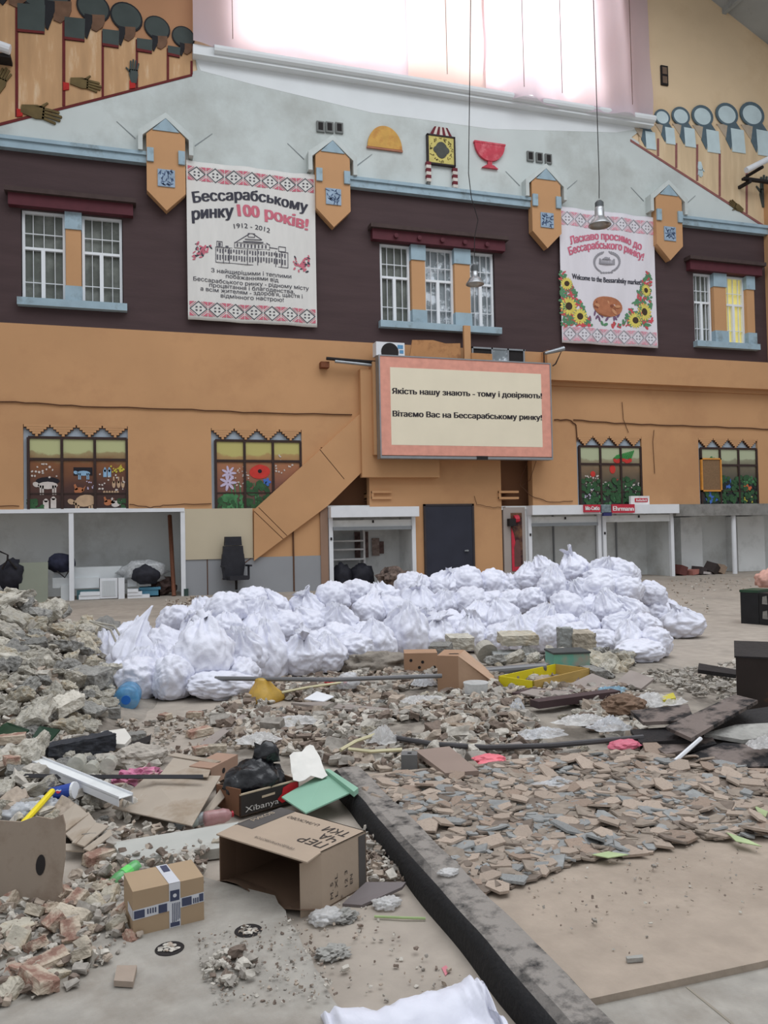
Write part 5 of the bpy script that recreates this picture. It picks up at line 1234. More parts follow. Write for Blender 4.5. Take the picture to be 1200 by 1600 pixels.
m_brick2 = mat('buff_brick', C(178, 168, 152), .9, 9, .2, bump=.5, bscale=40, rand=.2, stain=C(200, 188, 170), stain_scale=5, stain_lo=.45, stain_hi=.65)
def mesh_of(name, vf, m, scale=1.0):
    me = bpy.data.meshes.new(name); me.from_pydata([(x * scale, y * scale, z * scale) for x, y, z in vf[0]], [], vf[1]); me.materials.append(m); me.update(); return me
SM = {}
def stone_mesh(i, m):
    k = (i, m.name)
    if k not in SM: SM[k] = mesh_of('chunk', ROUGH[i], m)
    return SM[k]
def place_mesh(name, me, loc, rot, sc, label, cat, group):
    o = bpy.data.objects.new(name, me); COL.objects.link(o); o.location = loc; o.rotation_euler = rot; o.scale = (sc, sc, sc) if not isinstance(sc, tuple) else sc
    return tag(o, label, cat, group)
NCH = 0
HEAPL = 'pale concrete chunk in the heap at the left of the white sacks'
def zone_label(x, y, pale):
    px, py = P((x, y, terr(x, y)))
    kind = {'pale_concrete': 'pale angular concrete chunk', 'grey_concrete': 'grey angular concrete chunk', 'buff_mortar': 'buff mortar lump'}[pale.name]
    if px < 200:
        z = 'on the crest of the left rubble heap' if py < 985 else ('on the upper slope of the left rubble heap' if py < 1035 else ('on the lower slope of the left rubble heap' if py < 1100 else ('at the foot of the left rubble heap' if py < 1200 else 'among litter at the left edge')))
    elif px < 620: z = 'in the loose rubble in front of the left sacks'
    else: z = 'in the loose rubble in front of the right sacks'
    return kind + ' ' + z
placed = []
def scatter(n, box, size, mats_w, tries=40, seed_=1, sep=.62, sink=.25, hmin=None, pyr=None, flat=(.5, 1)):
    global NCH
    g = random.Random(seed_); c = 0
    for _ in range(n * tries):
        if c >= n: break
        x = g.uniform(box[0], box[1]); y = g.uniform(box[2], box[3])
        if hmin is not None and terr(x, y) < hmin: continue
        px, py = P((x, y, terr(x, y)))
        if not (-30 < px < 1230): continue
        if pyr and not pyr(px, py, x, y): continue
        if 790 < px < 925 and 1035 < py < 1092 or 625 < px < 772 and 1015 < py < 1090: continue
        s = g.uniform(*size) * (1 if g.random() > .12 else 1.4)
        if any((x - a) ** 2 + (y - b_) ** 2 < (sep * .5 * (s + t)) ** 2 for a, b_, t in placed): continue
        placed.append((x, y, s)); m = g.choice(mats_w)
        place_mesh('concrete_chunk', stone_mesh(g.randrange(len(STONES)), m), (x, y, terr(x, y) + s * .3 - sink * s * .25), (g.uniform(-.6, .6), g.uniform(-.6, .6), g.uniform(0, 6.28)), s, zone_label(x, y, m), 'rubble', 'chunks ' + zone_label(x, y, m).split(' ', 1)[1])
        c += 1
    NCH += c
# the left heap, from crest to foot
W3 = [m_conc, m_conc, m_conc3, m_conc2]
scatter(85, (-2.6, -.1, 8.0, 10.6), (.18, .42), W3, seed_=1, hmin=.15, sep=.62)
scatter(60, (-2.2, -.2, 6.6, 8.2), (.14, .34), W3, seed_=2, hmin=.08, sep=.66, pyr=lambda px, py, x, y: px < 190)
scatter(64, (-1.8, -.2, 4.9, 6.7), (.07, .16), [m_conc, m_conc2, m_conc2, m_conc], seed_=3, sep=.75, pyr=lambda px, py, x, y: px < 175)
scatter(18, (-1.3, -.1, 3.6, 5.0), (.05, .11), [m_conc, m_conc2, m_conc3], seed_=4, sep=.8, pyr=lambda px, py, x, y: px < 300 and not (90 < px < 330 and py > 1290))
scatter(34, (2.6, 6.0, 7.1, 8.9), (.14, .30), [m_conc, m_conc2, m_conc2, m_conc3], seed_=5, sep=.75, pyr=lambda px, py, x, y: 690 < px < 990 and 985 < py < 1060)
scatter(24, (.6, 5.2, 5.0, 7.3), (.08, .16), [m_conc, m_conc2, m_conc3], seed_=6, sep=1.2, pyr=lambda px, py, x, y: 420 < px < 1000 and 1080 < py < 1200)
# ---- bricks
def brick(px, py, rot, k, m, label, z=None, group=None, tilt=(0, 0), sc=1.0):
    p = G(px, py); p.z = terr(p.x, p.y)
    if z: p.z += z
    key = ('b', k, m.name)
    if key not in SM: SM[key] = mesh_of('brick', BRICKS[k], m)
    return place_mesh('brick', SM[key], (p.x, p.y, p.z + .03), (tilt[0], tilt[1], rot), sc, label, 'brick', group)
brick(312, 1150, .5, 0, m_brick, 'pinkish red brick alone on the dusty floor before the left sacks')
brick(316, 1182, .2, 1, m_brick, 'broken red brick left of two behind the pinkish carton')
brick(340, 1180, -.2, 1, m_brick2, 'buff brick piece right of two behind the pinkish carton')
brick(258, 1125, .9, 2, m_brick, 'small red brick bit on bare floor before the front sacks'); brick(305, 1122, -.4, 1, m_brick, 'brown red brick bit right of another on the bare floor')
brick(165, 1345, .6, 0, m_brick, 'red brick lying left of the pale stone slab'); brick(160, 1375, -.3, 2, m_brick2, 'yellow crumbly brick bit left of the taped box')
brick(350, 1330, 1.3, 1, m_brick2, 'buff brick between pale slab and open glove carton', .02)
for k, (px, py) in enumerate([(15, 1205), (35, 1222), (18, 1235)]): brick(px, py, k, k % 3, [m_brick, m_brick2][k % 2], ['top', 'right', 'lower'][k] + ' brick bit at the left edge below the white trough', .06)
gb = random.Random(8)
spots = [(15, 1545), (48, 1540), (20, 1500), (55, 1500), (85, 1470), (30, 1468), (110, 1480), (72, 1528), (95, 1505), (130, 1500), (55, 1450), (10, 1430), (35, 1425), (80, 1440), (110, 1452), (170, 1420), (190, 1440), (155, 1435), (180, 1465), (205, 1480), (140, 1470), (12, 1570), (60, 1560), (5, 1475), (118, 1432), (150, 1400), (165, 1400), (100, 1420), (90, 1540), (128, 1520)]
for k, (px, py) in enumerate(spots):
    m = gb.choice([m_brick, m_brick, m_brick2, m_conc3]); left = px < 135
    brick(px, py, gb.uniform(0, 3), gb.choice([1, 1, 2, 3, 0]), m, ('red' if m is m_brick else 'buff' if m is m_brick2 else 'pale mortar faced') + ' broken brick ' + ('in the bottom left brick pile' if left else 'beside the taped box, its left side'), gb.uniform(.0, .05) if left else gb.uniform(0, .03), 'broken bricks ' + ('bottom left ' if left else 'by the box ') + m.name, (gb.uniform(-.6, .6), gb.uniform(-.6, .6)), .74)

# ---- fine rubble: thousands of small stones in one object each
def gravel(name, pts, label, mats_, seed_):
    g = np.random.default_rng(seed_); V = []; Fc = []; MI = []; o = 0
    for (x, y, z, s) in pts:
        vs, fs = ROUGH1[g.integers(len(STONES))]; A = np.array(vs) * s
        e = g.uniform(0, 6.28, 3); cx, sx = math.cos(e[0] * .2), math.sin(e[0] * .2); cz, sz = math.cos(e[2]), math.sin(e[2])
        Rm = np.array([[cz, -sz, 0], [sz, cz, 0], [0, 0, 1]]) @ np.array([[1, 0, 0], [0, cx, -sx], [0, sx, cx]])
        A = A @ Rm.T + np.array([x, y, z + s * .18]); V += A.tolist(); Fc += [tuple(i + o for i in f) for f in fs]; MI += [int(g.integers(len(mats_)))] * len(fs); o += len(vs)
    me = bpy.data.meshes.new(name); me.from_pydata(V, [], Fc)
    for m in mats_: me.materials.append(m)
    me.polygons.foreach_set('material_index', MI); me.update(); ob = bpy.data.objects.new(name, me); COL.objects.link(ob); return tag(ob, label, 'rubble', None, 'stuff')
def pip(x, y, poly):
    c = False; n = len(poly); j = n - 1
    for i in range(n):
        if (poly[i][1] > y) != (poly[j][1] > y) and x < (poly[j][0] - poly[i][0]) * (y - poly[i][1]) / (poly[j][1] - poly[i][1]) + poly[i][0]: c = not c
        j = i
    return c
def pts_in(pxpoly, n, size, seed_, z=0, edge=True):
    g = random.Random(seed_); w = [G(*p) for p in pxpoly]; poly_ = [(p.x, p.y) for p in w]; xs = [p[0] for p in poly_]; ys = [p[1] for p in poly_]; out = []
    while len(out) < n:
        x = g.uniform(min(xs), max(xs)); y = g.uniform(min(ys), max(ys))
        if pip(x, y, poly_) and noise.noise(_v((x * 1.4, y * 1.4, seed_))) > -.35: out.append((x, y, max(terr(x, y), z) + g.uniform(0, .02), g.uniform(size[0], size[1]) * (1 if g.random() > .1 else 1.6)))
    return out
m_grv = [mat('gravel_tan', C(170, 156, 142), .95, 30, .2), mat('gravel_grey', C(156, 150, 142), .95, 30, .2), mat('gravel_pale', C(190, 184, 174), .95, 30, .2), mat('gravel_brown', C(124, 110, 100), .95, 30, .2)]
mid = [(330, 1120), (380, 1085), (450, 1062), (640, 1050), (760, 1068), (960, 1085), (1010, 1120), (1010, 1185), (860, 1195), (640, 1215), (500, 1195), (380, 1170)]
gravel('gravel', pts_in(mid, 4200, (.035, .11), 1), 'field of small broken stones in front of the white sacks', m_grv, 1)
lh_ = [(-120, 1130), (-60, 1000), (0, 955), (60, 945), (130, 960), (180, 1010), (200, 1080), (170, 1150), (190, 1230), (170, 1330), (-40, 1330), (-160, 1250)]
gravel('gravel', pts_in([(-150, 1330), (-250, 1080), (-120, 975), (185, 985), (200, 1090), (150, 1150), (240, 1230), (180, 1330)], 4200, (.03, .12), 2), 'small stones filling the left rubble heap', [m_grv[1], m_grv[2], m_grv[2], m_grv[0]], 2)
gravel('gravel', pts_in([(-30, 1600), (-60, 1380), (100, 1300), (330, 1310), (330, 1380), (220, 1480), (120, 1560)], 1000, (.012, .055), 3, .035), 'small crumbs around the bottom left brick pile', m_grv, 3)
gravel('gravel', pts_in([(170, 1140), (330, 1110), (420, 1160), (330, 1190), (230, 1190)], 330, (.015, .05), 4), 'scattered crumbs on the bare floor before left sacks', m_grv, 4)
gravel('gravel', pts_in([(545, 1290), (575, 1280), (700, 1440), (640, 1440), (590, 1400)], 220, (.015, .05), 5), 'crumbs in the gutter left of the kerb', m_grv, 5)
gravel('gravel', pts_in([(318, 1550), (330, 1505), (400, 1505), (405, 1545), (360, 1560)], 90, (.012, .045), 6, .035), 'little heap of grey crumbs on the left front slab', [m_grv[1], m_grv[3], m_grv[2]], 6)
gravel('gravel', pts_in([(330, 1590), (300, 1480), (460, 1450), (540, 1590)], 420, (.003, .014), 7, .035), 'scattered grit on the left front slab', m_grv, 7)
gravel('gravel', pts_in([(250, 940), (320, 932), (400, 935), (400, 960), (300, 965)], 200, (.04, .11), 8), 'small stones on the floor behind the left sacks', [m_grv[0], m_grv[3], m_grv[2]], 8)
gravel('gravel', pts_in([(1000, 935), (1060, 903), (1200, 903), (1200, 925), (1100, 925), (1110, 960), (1020, 950)], 150, (.02, .07), 9), 'grit scattered on the far right floor', [m_grv[0], m_grv[1], m_grv[2]], 9)
gravel('gravel', pts_in([(940, 1100), (1010, 1060), (1150, 1035), (1200, 1050), (1200, 1110), (1050, 1100)], 500, (.02, .07), 10), 'pale crumbs left of the burnt boards', [m_grv[1], m_grv[2], m_grv[1]], 10)
gravel('gravel', pts_in([(760, 1420), (1180, 1310), (1200, 1480), (970, 1530)], 150, (.004, .014), 12, ZT), 'tiny crumbs on the bare tan bed right of the kerb', m_grv, 12)
gravel('gravel', pts_in([(480, 1500), (470, 1420), (560, 1400), (760, 1560), (600, 1590)], 120, (.005, .02), 11), 'grit between the left front slab and the kerb', m_grv, 11)

# ---- broken tiles right of the kerb
m_tile = mat('tan_tile', C(170, 154, 140), .85, 8, .08, bump=.15, bscale=40, rand=.12, stain=C(152, 138, 126), stain_scale=6, stain_lo=.5, stain_hi=.75)
m_tile2 = mat('tile_back_grey', C(142, 143, 142), .95, 12, .2, bump=.4, bscale=40, rand=.15)
m_tile3 = mat('tile_rust', C(150, 132, 118), .85, 8, .12, bump=.15, bscale=40, rand=.12)
tilepx = [(572, 1243), (600, 1215), (700, 1205), (850, 1190), (1010, 1178), (1230, 1215), (1230, 1310), (1080, 1312), (1000, 1335), (880, 1352), (800, 1392), (740, 1405), (700, 1360), (640, 1300)]
tw = [G(*p, ZT) for p in tilepx]; tpoly = [(p.x, p.y) for p in tw]
def shard_poly(g, r):
    n = g.choice([4, 4, 5, 5, 6]); a = [g.uniform(-.28, .28) + 6.283 * k / n for k in range(n)]; e = g.uniform(.65, 1.0)
    return [(r * math.cos(t) * g.uniform(.8, 1.1), r * math.sin(t) * e * g.uniform(.8, 1.1)) for t in a]
def shard(mb, pts, t, loc, rot, mi):
    Rm = Matrix.Translation(loc) @ Matrix.Rotation(rot[2], 4, 'Z') @ Matrix.Rotation(rot[0], 4, 'X') @ Matrix.Rotation(rot[1], 4, 'Y'); n = len(pts)
    vs = [Rm @ _v((x, y, t)) for x, y in pts] + [Rm @ _v((x * 1.02, y * 1.02, 0)) for x, y in pts]
    mb.add(vs, [tuple(range(n)), tuple(reversed(range(n, 2 * n)))] + [(i, i + n, (i + 1) % n + n, (i + 1) % n) for i in range(n)], mi)
gt = random.Random(33); base = MB(); SH = []
xs = [p[0] for p in tpoly]; ys = [p[1] for p in tpoly]; cnt = 0
while cnt < 3000:
    x = gt.uniform(min(xs), max(xs)); y = gt.uniform(min(ys), max(ys))
    if not pip(x, y, tpoly): continue
    cnt += 1; r_ = gt.choice([.02, .03, .04, .05, .07]) * gt.uniform(.8, 1.25); shard(base, shard_poly(gt, r_), .009, (x, y, ZT + gt.uniform(0, .022)), (gt.uniform(-.25, .25), gt.uniform(-.25, .25), gt.uniform(0, 6.28)), gt.choice([0, 0, 1, 2]))
o = base.build('tile_chips', [mat('chip_tan', C(146, 134, 122), .9, 20, .2), m_tile2, mat('chip_brown', C(122, 110, 100), .9, 20, .2)]); tag(o, 'layer of small broken tile chips on the slab right of the kerb', 'tile chips', None, 'stuff')
SHM = [ [] for _ in range(3)]
for mi, m in enumerate((m_tile, m_tile3, m_tile2)):
    for k in range(16):
        q_ = MB(); shard(q_, shard_poly(gt, 1.0), .1, (0, 0, 0), (0, 0, 0), 0); me = bpy.data.meshes.new('tile_shard'); me.from_pydata(q_.v, [], q_.f); me.materials.append(m); me.update(); SHM[mi].append(me)
def tzone(px, py):
    if py > 1350: return 'at the front edge of the tile field'
    if px < 760: return 'in the tile field next to the black kerb' if py > 1240 else 'in the tile field behind the kerb end'
    if px > 1000: return 'in the tile field below the burnt boards'
    return 'in the tile field around the clear bag' if py < 1260 else 'in the middle of the front tile field'
tl = []
c = 0
for _ in range(9000):
    if c >= 292: break
    x = gt.uniform(min(xs), max(xs)); y = gt.uniform(min(ys), max(ys))
    if not pip(x, y, tpoly): continue
    px, py = P((x, y, ZT))
    if px > 1215: continue
    r_ = gt.uniform(.05, .10) * (1 if gt.random() > .12 else 1.35)
    if any((x - a) ** 2 + (y - b_) ** 2 < (.6 * (r_ + q_)) ** 2 for a, b_, q_ in tl): continue
    tl.append((x, y, r_)); mi = gt.choice([0, 0, 0, 0, 0, 0, 1, 1, 2]); z = tzone(px, py); nm = ['tan', 'rusty brown', 'grey backed'][mi]
    steep = gt.random() < .12
    place_mesh('tile_shard', gt.choice(SHM[mi]), (x, y, ZT + .006 + gt.uniform(0, .02) + (.02 if steep else 0)), (gt.uniform(-.14, .14) * (3 if steep else 1), gt.uniform(-.14, .14) * (3 if steep else 1), gt.uniform(0, 6.28)), (r_, r_, .1 + r_ * .2), '%s broken floor tile shard %s' % (nm, z), 'tile shard', '%s shards %s' % (nm, z)); c += 1

# ---- white rubble sacks
def sack_mat():
    m = bpy.data.materials.new('white_woven_sack'); m.use_nodes = True; nt = m.node_tree; N = nt.nodes; L = nt.links; b = N['Principled BSDF']
    b.inputs['Roughness'].default_value = .45; b.inputs['Specular IOR Level'].default_value = .35
    oi = N.new('ShaderNodeObjectInfo'); mr = N.new('ShaderNodeMapRange'); mr.inputs[3].default_value = .93; mr.inputs[4].default_value = 1.0; L.new(oi.outputs['Random'], mr.inputs['Value'])
    vm = N.new('ShaderNodeVectorMath'); vm.operation = 'SCALE'; vm.inputs[0].default_value = C(226, 227, 239)[:3]; L.new(mr.outputs[0], vm.inputs['Scale']); L.new(vm.outputs[0], b.inputs['Base Color'])
    tc = N.new('ShaderNodeTexCoord'); ns = N.new('ShaderNodeTexNoise'); ns.inputs['Scale'].default_value = 5; ns.inputs['Detail'].default_value = 5; ns.inputs['Distortion'].default_value = 1.2; L.new(tc.outputs['Object'], ns.inputs['Vector'])
    bp = N.new('ShaderNodeBump'); bp.inputs['Strength'].default_value = .35; bp.inputs['Distance'].default_value = .03; L.new(ns.outputs['Fac'], bp.inputs['Height']); L.new(bp.outputs['Normal'], b.inputs['Normal']); return m
m_sack = sack_mat()
def sack_mesh(seed_, kind):
    """filled sack standing on its base, gathered towards the neck on top; unit size about 1 wide"""
    bm = bmesh.new(); bmesh.ops.create_icosphere(bm, subdivisions=5, radius=1); g = random.Random(seed_); ph = g.uniform(0, 6.28); lean = (g.uniform(-.2, .2), g.uniform(-.2, .2)); out = []
    for v in bm.verts:
        n_ = v.co.normalized(); th = math.atan2(n_.y, n_.x); up_ = n_.z
        sq = .22 * (abs(math.cos(2 * (th + ph))))                        # slightly square in plan
        r_ = 1 - .10 * sq + .08 * noise.fractal(n_ * 1.6 + _v((seed_ * 3.1, 0, 0)), 1, 2, 3)
        x, y, z = n_.x * .5 * r_, n_.y * .42 * r_, n_.z * (.40 if kind != 'tall' else .58)
        if kind != 'pillow':
            t = max(0, (up_ - .35) / .65); nar = 1 - .5 * t ** 1.3
            w_ = th * 8 + ph + 2.5 * noise.noise(n_ * 2 + _v((0, seed_, 0))); fold = .07 * t ** .7 * (1 - 2 * abs(math.sin(w_ * .5))) + .03 * t * math.sin(th * 17 + ph)
            x *= nar * (1 + 2.0 * fold); y *= nar * (1 + 2.0 * fold); z += .10 * t + fold
        rid = 1 - abs(noise.noise(_v((n_.x * 2.6, n_.y * 2.6, n_.z * 3.4 + seed_ * 7.7)))) * 2
        rid2 = 1 - abs(noise.noise(_v((n_.x * 5.5 + seed_, n_.y * 5.5, n_.z * 7)))) * 2
        q3 = n_ * 2.0 + _v((seed_ * 2.2, 0, 0)) + _v((0, 0, 1)) * noise.noise(n_ * 1.5 + _v((seed_, 9, 0))); rid3 = 1 - abs(noise.noise(_v((q3.x * 1.2, q3.y * 1.2, q3.z * 5)))) * 2
        q4 = n_ * 1.5 + _v((seed_ * 4.4, 0, .5 * noise.noise(n_ * 2 + _v((seed_, 0, 3))))); k = 1 + .03 * rid + .02 * rid2 + .035 * rid3 + .11 * (crease(q4) - .6) + .05 * (crease(q4 * 2.3) - .6)
        x *= k; y *= k; z *= k
        x += lean[0] * max(0, z) * .6; y += lean[1] * max(0, z) * .6
        zmin = -.30; z = z if z > zmin else zmin + (z - zmin) * .25
        out.append((x, y, z + .33))
    fs = [tuple(v.index for v in f.verts) for f in bm.faces]; bm.free(); b = MB(); b.add(out, fs); return b, (lean[0] * .3, lean[1] * .3)
def neck_mesh(seed_, h, wide):
    """the gathered free end of a sack: a ruffled fan"""
    g = random.Random(seed_); n = 30; b = MB(); vs = []; st = 7
    for j in range(st + 1):
        t = j / st; rr = .13 + (wide - .13) * t ** 1.2
        for k in range(n):
            a = 6.283 * k / n; w = 1 + .30 * t * math.sin(a * 5 + seed_) + .2 * t * math.sin(a * 11 + seed_ * 2)
            vs.append((rr * w * math.cos(a), rr * w * math.sin(a) * .5, t * h * (1 + .3 * math.sin(a * 2 + seed_)) - .05))
    fs = [(j * n + k, j * n + (k + 1) % n, (j + 1) * n + (k + 1) % n, (j + 1) * n + k) for j in range(st) for k in range(n)]
    vs.append((0, 0, h * .3)); fs += [(st * n + k, st * n + (k + 1) % n, len(vs) - 1) for k in range(n)]
    b.add(vs, fs); return b
PROTO = []
for k in range(12):
    kind = ['up', 'up', 'pillow', 'up', 'tall', 'up', 'pillow', 'up', 'pillow', 'pillow', 'up', 'up'][k]
    b, top = sack_mesh(k + 1, kind); ob = b.build('sack_body', m_sack, None, smooth=True); me_b = ob.data; bpy.data.objects.remove(ob)
    me_n = None
    if kind != 'pillow':
        nb = neck_mesh(k + 1, .13 + .05 * (k % 3), .17 + .04 * (k % 4)); ob = nb.build('tied_neck', m_sack, None, smooth=True); me_n = ob.data; bpy.data.objects.remove(ob)
    PROTO.append((me_b, me_n, top, kind))
def sack(loc, size, rot, k, label, group, necks=True, sc=(1, 1, 1)):
    r = bpy.data.objects.new('rubble_sack', None); r.empty_display_size = .1; COL.objects.link(r); r.location = loc; r.rotation_euler = rot; r.scale = (size * sc[0], size * sc[1], size * sc[2])
    tag(r, label, 'sack', group); mb_, mn, top, kind = PROTO[k]
    o = bpy.data.objects.new('sack_body', mb_); COL.objects.link(o); o.parent = r
    if mn is not None and necks:
        o = bpy.data.objects.new('tied_neck', mn); COL.objects.link(o); o.parent = r; o.location = (top[0], top[1], .80 if kind == 'up' else .98); o.rotation_euler = (gk.uniform(-.7, .7), gk.uniform(-.7, .7), gk.uniform(0, 6.28))
    return r
UP = [(165, 1052), (185, 1035), (210, 1015), (238, 990), (265, 964), (290, 955), (320, 958), (350, 945), (375, 935), (400, 922), (425, 922), (440, 940), (470, 935), (500, 930), (530, 920), (550, 915), (590, 913), (605, 930), (620, 918), (645, 903), (680, 903), (760, 902), (800, 902), (830, 896), (870, 884), (950, 882), (1000, 890), (1012, 910), (1022, 935), (1040, 962), (1060, 985)]
LO = [(165, 1065), (200, 1090), (250, 1088), (300, 1080), (370, 1088), (400, 1066), (520, 1056), (560, 1042), (650, 1026), (760, 1022), (830, 1024), (900, 1026), (960, 1030), (1030, 1032), (1060, 1000)]
def ip(tab, x):
    if x <= tab[0][0]: return tab[0][1]
    for (a, p), (c, q_) in zip(tab, tab[1:]):
        if x <= c: return p + (q_ - p) * (x - a) / (c - a)
    return tab[-1][1]
LAND = [(130, 'below the left stall post'), (190, 'below the ribbed white panel'), (240, 'below the blue crate'), (275, 'below the wooden pole'), (320, 'below the beige board, its left half'), (365, 'below the office chair'), (415, 'below the stair foot'), (470, 'below the grey dado'), (520, 'below the left kiosk post'), (560, 'below the kiosk shelves'), (605, 'below the kiosk scrap heap'), (650, 'below the shelf kiosk\'s right post'), (700, 'below the dark door'), (750, 'below the orange pier by the door'), (805, 'below the red display cooler'), (850, 'below first right kiosk, left half'), (900, 'below first right kiosk, right half'), (945, 'below the post between right kiosks'), (1000, 'below the last right kiosk'), (1050, 'below the corner post at right')]
ROWN = ['bottom row', 'second row up', 'third row up', 'fourth row up', 'top row']
gk = random.Random(12); cand = []
for row in range(5):
    x = 172 + (row % 2) * 24
    while x < 1040:
        yb, yt = ip(LO, x), ip(UP, x); n = max(2, min(5, round((yb - yt) / 30)))
        wpx = 62 - 14 * (x - 170) / 870 - row * 2
        if row < n:
            t = row / max(1, n - 1) if n > 1 else 0
            hpx = wpx * .72; y_bot = yb + (yt + hpx - yb) * t + gk.uniform(-4, 4)
            Yb = G(x, yb).y; Y = Yb + .25 + 1.9 * t
            p = W(x + gk.uniform(-6, 6), y_bot, Y); size = wpx / F * (p - cam.location).length * gk.uniform(1.12, 1.4)
            cand.append([x, row, n, p, size])
        x += wpx * gk.uniform(.72, .9)
from collections import defaultdict
byk = defaultdict(list)
for q_ in cand:
    lm = min(LAND, key=lambda l: abs(l[0] - q_[0]))[1]; rn = 'top row' if q_[1] == q_[2] - 1 else ROWN[q_[1]]; byk[(rn, lm)].append(q_)
for (rn, lm), lst in byk.items():
    lst.sort(key=lambda q_: q_[0])
    for i, q_ in enumerate(lst):
        pre = '' if len(lst) == 1 else (['left ', 'right '][i] if len(lst) == 2 else ['left ', 'middle ', 'right '][min(i, 2)])
        p, size = q_[3], q_[4]
        sack((p.x, p.y, max(0, p.z)), size, (gk.uniform(-.5, .5), gk.uniform(-.45, .45), gk.uniform(0, 6.28)) if q_[1] else (gk.uniform(-.08, .08), gk.uniform(-.08, .08), gk.uniform(0, 6.28)), gk.randrange(12), '%swhite sack in the pile\'s %s, %s' % (pre, rn, lm), 'white rubble sacks in the long pile', necks=gk.random() < .38, sc=(1, 1, gk.uniform(.9, 1.15)))
# sacks with a place of their own
def psack(px, py, Y, size, rot, k, label, sc=(1, 1, 1)):
    p = W(px, py, Y); return sack((p.x, p.y, max(0, p.z)), size, rot, k, label, 'white rubble sacks in the long pile', sc=sc)
psack(962, 908, 11.2, .62, (.1, .25, -.15), 2, 'long pillow shaped white sack lying on the very top of the pile, right end', (1.25, .8, .8))
psack(945, 925, 10.7, .6, (.1, .15, -.1), 6, 'pillow shaped white sack just under the topmost long one', (1.2, .9, .8))
p = G(1068, 996); sack((p.x, p.y, 0), .62, (0, .1, 2.6), 0, 'white sack lying apart at the right end of the pile', 'white rubble sacks in the long pile', sc=(1.15, .9, .85))
p = G(1000, 1034); sack((p.x, p.y, 0), .62, (0, 0, .2), 9, 'flat white sack at the front right corner of the pile', 'white rubble sacks in the long pile', sc=(1.15, .9, .6))
p = G(271, 1092); sack((p.x, p.y, 0), .44, (0, 0, .4), 2, 'square standing white sack in the front, second from left', 'white rubble sacks in the long pile', sc=(1, 1, 1.35))
p = G(218, 1092); sack((p.x, p.y, 0), .52, (0, 0, 1.0), 6, 'leftmost white sack of the front row, right behind the blue bottle', 'white rubble sacks in the long pile', sc=(1.1, 1, 1.1))
# tall empty sack with a spike at the left end
def spike_sack():
    r = thing('empty_sack', 'tall white empty sack drawn up to a point at the left end of the pile', 'sack', W(212, 1060, 8.9))
    b = MB(); vs = []; n = 64; st = 40
    base = W(205, 1058, 8.9); tip = W(238, 946, 9.2)
    for j in range(st + 1):
        t = j / st; c_ = base.lerp(tip, t); c_.x += -.10 * math.sin(t * 3.14); rr = .36 * (1 - t) ** 1.25 * (1 - .12 * math.sin(t * 7)) + .012
        for k in range(n):
            a = 6.283 * k / n; w = 1 + .16 * (1 - 2 * abs(math.sin(a * 3 + 2 * t))) + .08 * math.sin(a * 11 - 4 * t) + .35 * (crease(_v((math.cos(a) * 1.1, math.sin(a) * 1.1, t * 3.5))) - .6)
            vs.append((c_.x + rr * w * math.cos(a), c_.y + rr * w * .7 * math.sin(a), c_.z))
    fs = [(j * n + k, j * n + (k + 1) % n, (j + 1) * n + (k + 1) % n, (j + 1) * n + k) for j in range(st) for k in range(n)] + [tuple(range(st * n, st * n + n))]
    b.add(vs, fs); b.build('sack_body', m_sack, r, smooth=True)
spike_sack()
p = W(322, 1040, 8.45); sack((p.x, p.y, .18), .62, (-.35, .1, .3), 4, 'white sack with fanned open pleated mouth near the front left', 'white rubble sacks in the long pile')
p = W(345, 1085, 8.2); sack((p.x, p.y, 0.0), .6, (.1, .1, .3), 8, 'crumpled half empty white sack at the front, behind the yellow bag', 'white rubble sacks in the long pile', sc=(1.2, .9, .6))
# ================================================================== LITTER IN THE FOREGROUND
m_kraft = mat('kraft_cardboard', C(172, 154, 136), .85, 3, .06, bump=.08, bscale=30)
m_kraft_in = mat('kraft_inside_shaded', C(112, 90, 74), .9, 3, .06)  # inside of the cartons, colour darkened to carry the shade of the mouth
m_gcard = mat('greyish_cardboard', C(172, 160, 146), .9, 2.5, .08, bump=.1, bscale=20, stain=C(150, 134, 116), stain_scale=2.5)
m_cink = mat('carton_ink', C(62, 56, 54), .8)
def axis_box(A, B, deep, h):
    """frame of a box whose front lower edge runs from A to B; deep away from the viewer"""
    u = (B - A); L_ = u.length; ang = math.atan2(u.y, u.x); return ang, L_
def faces_text(mb, txt, o, ux, uz, n_, w, h, bold=.02, mi=0):
    """letters on a free plane: origin o, unit directions ux (reading) and uz (up), n_ outwards, width w, capital height h"""
    vs, fs = glyphs(txt, bold); x0 = min(p[0] for p in vs); x1 = max(p[0] for p in vs)
    mb.add([o + ux * ((x - x0) / (x1 - x0) * w) + uz * (z / .73 * h) + n_ * .0015 for x, z in vs], fs, mi)

# ---- the big open glove carton, lying on its side with the mouth to the lower left
cA = _v((.444, 3.828, .0)); cB = _v((.747, 3.385, .0)); u_ = (cB - cA).normalized(); Wd = .553; dv = _v((-u_.y, u_.x, 0)); Dp = .30; Hh = .25
z0 = .0
r = thing('open_carton', 'large brown carton lying open, its dark mouth facing the taped box', 'box', (cB + u_ * -Wd / 2 + dv * (Dp / 2)))
def cp(a, d, z): return cB - u_ * a + dv * d + _v((0, 0, z))     # a = back along the mouth from right edge, d = depth, z up
def wallq(mb, p, t_dir, th=.006, mi=0):
    n = len(p); q_ = [x + t_dir * th for x in p]; mb.add(p + q_, [tuple(range(n)), tuple(reversed(range(n, 2 * n)))] + [(i, i + n, (i + 1) % n + n, (i + 1) % n) for i in range(n)], mi)
b = MB(); wallq(b, [cp(0, 0, Hh), cp(Wd, 0, Hh), cp(Wd, Dp, Hh), cp(0, Dp, Hh)], _v((0, 0, -1))); b.build('top_panel', m_kraft, r)
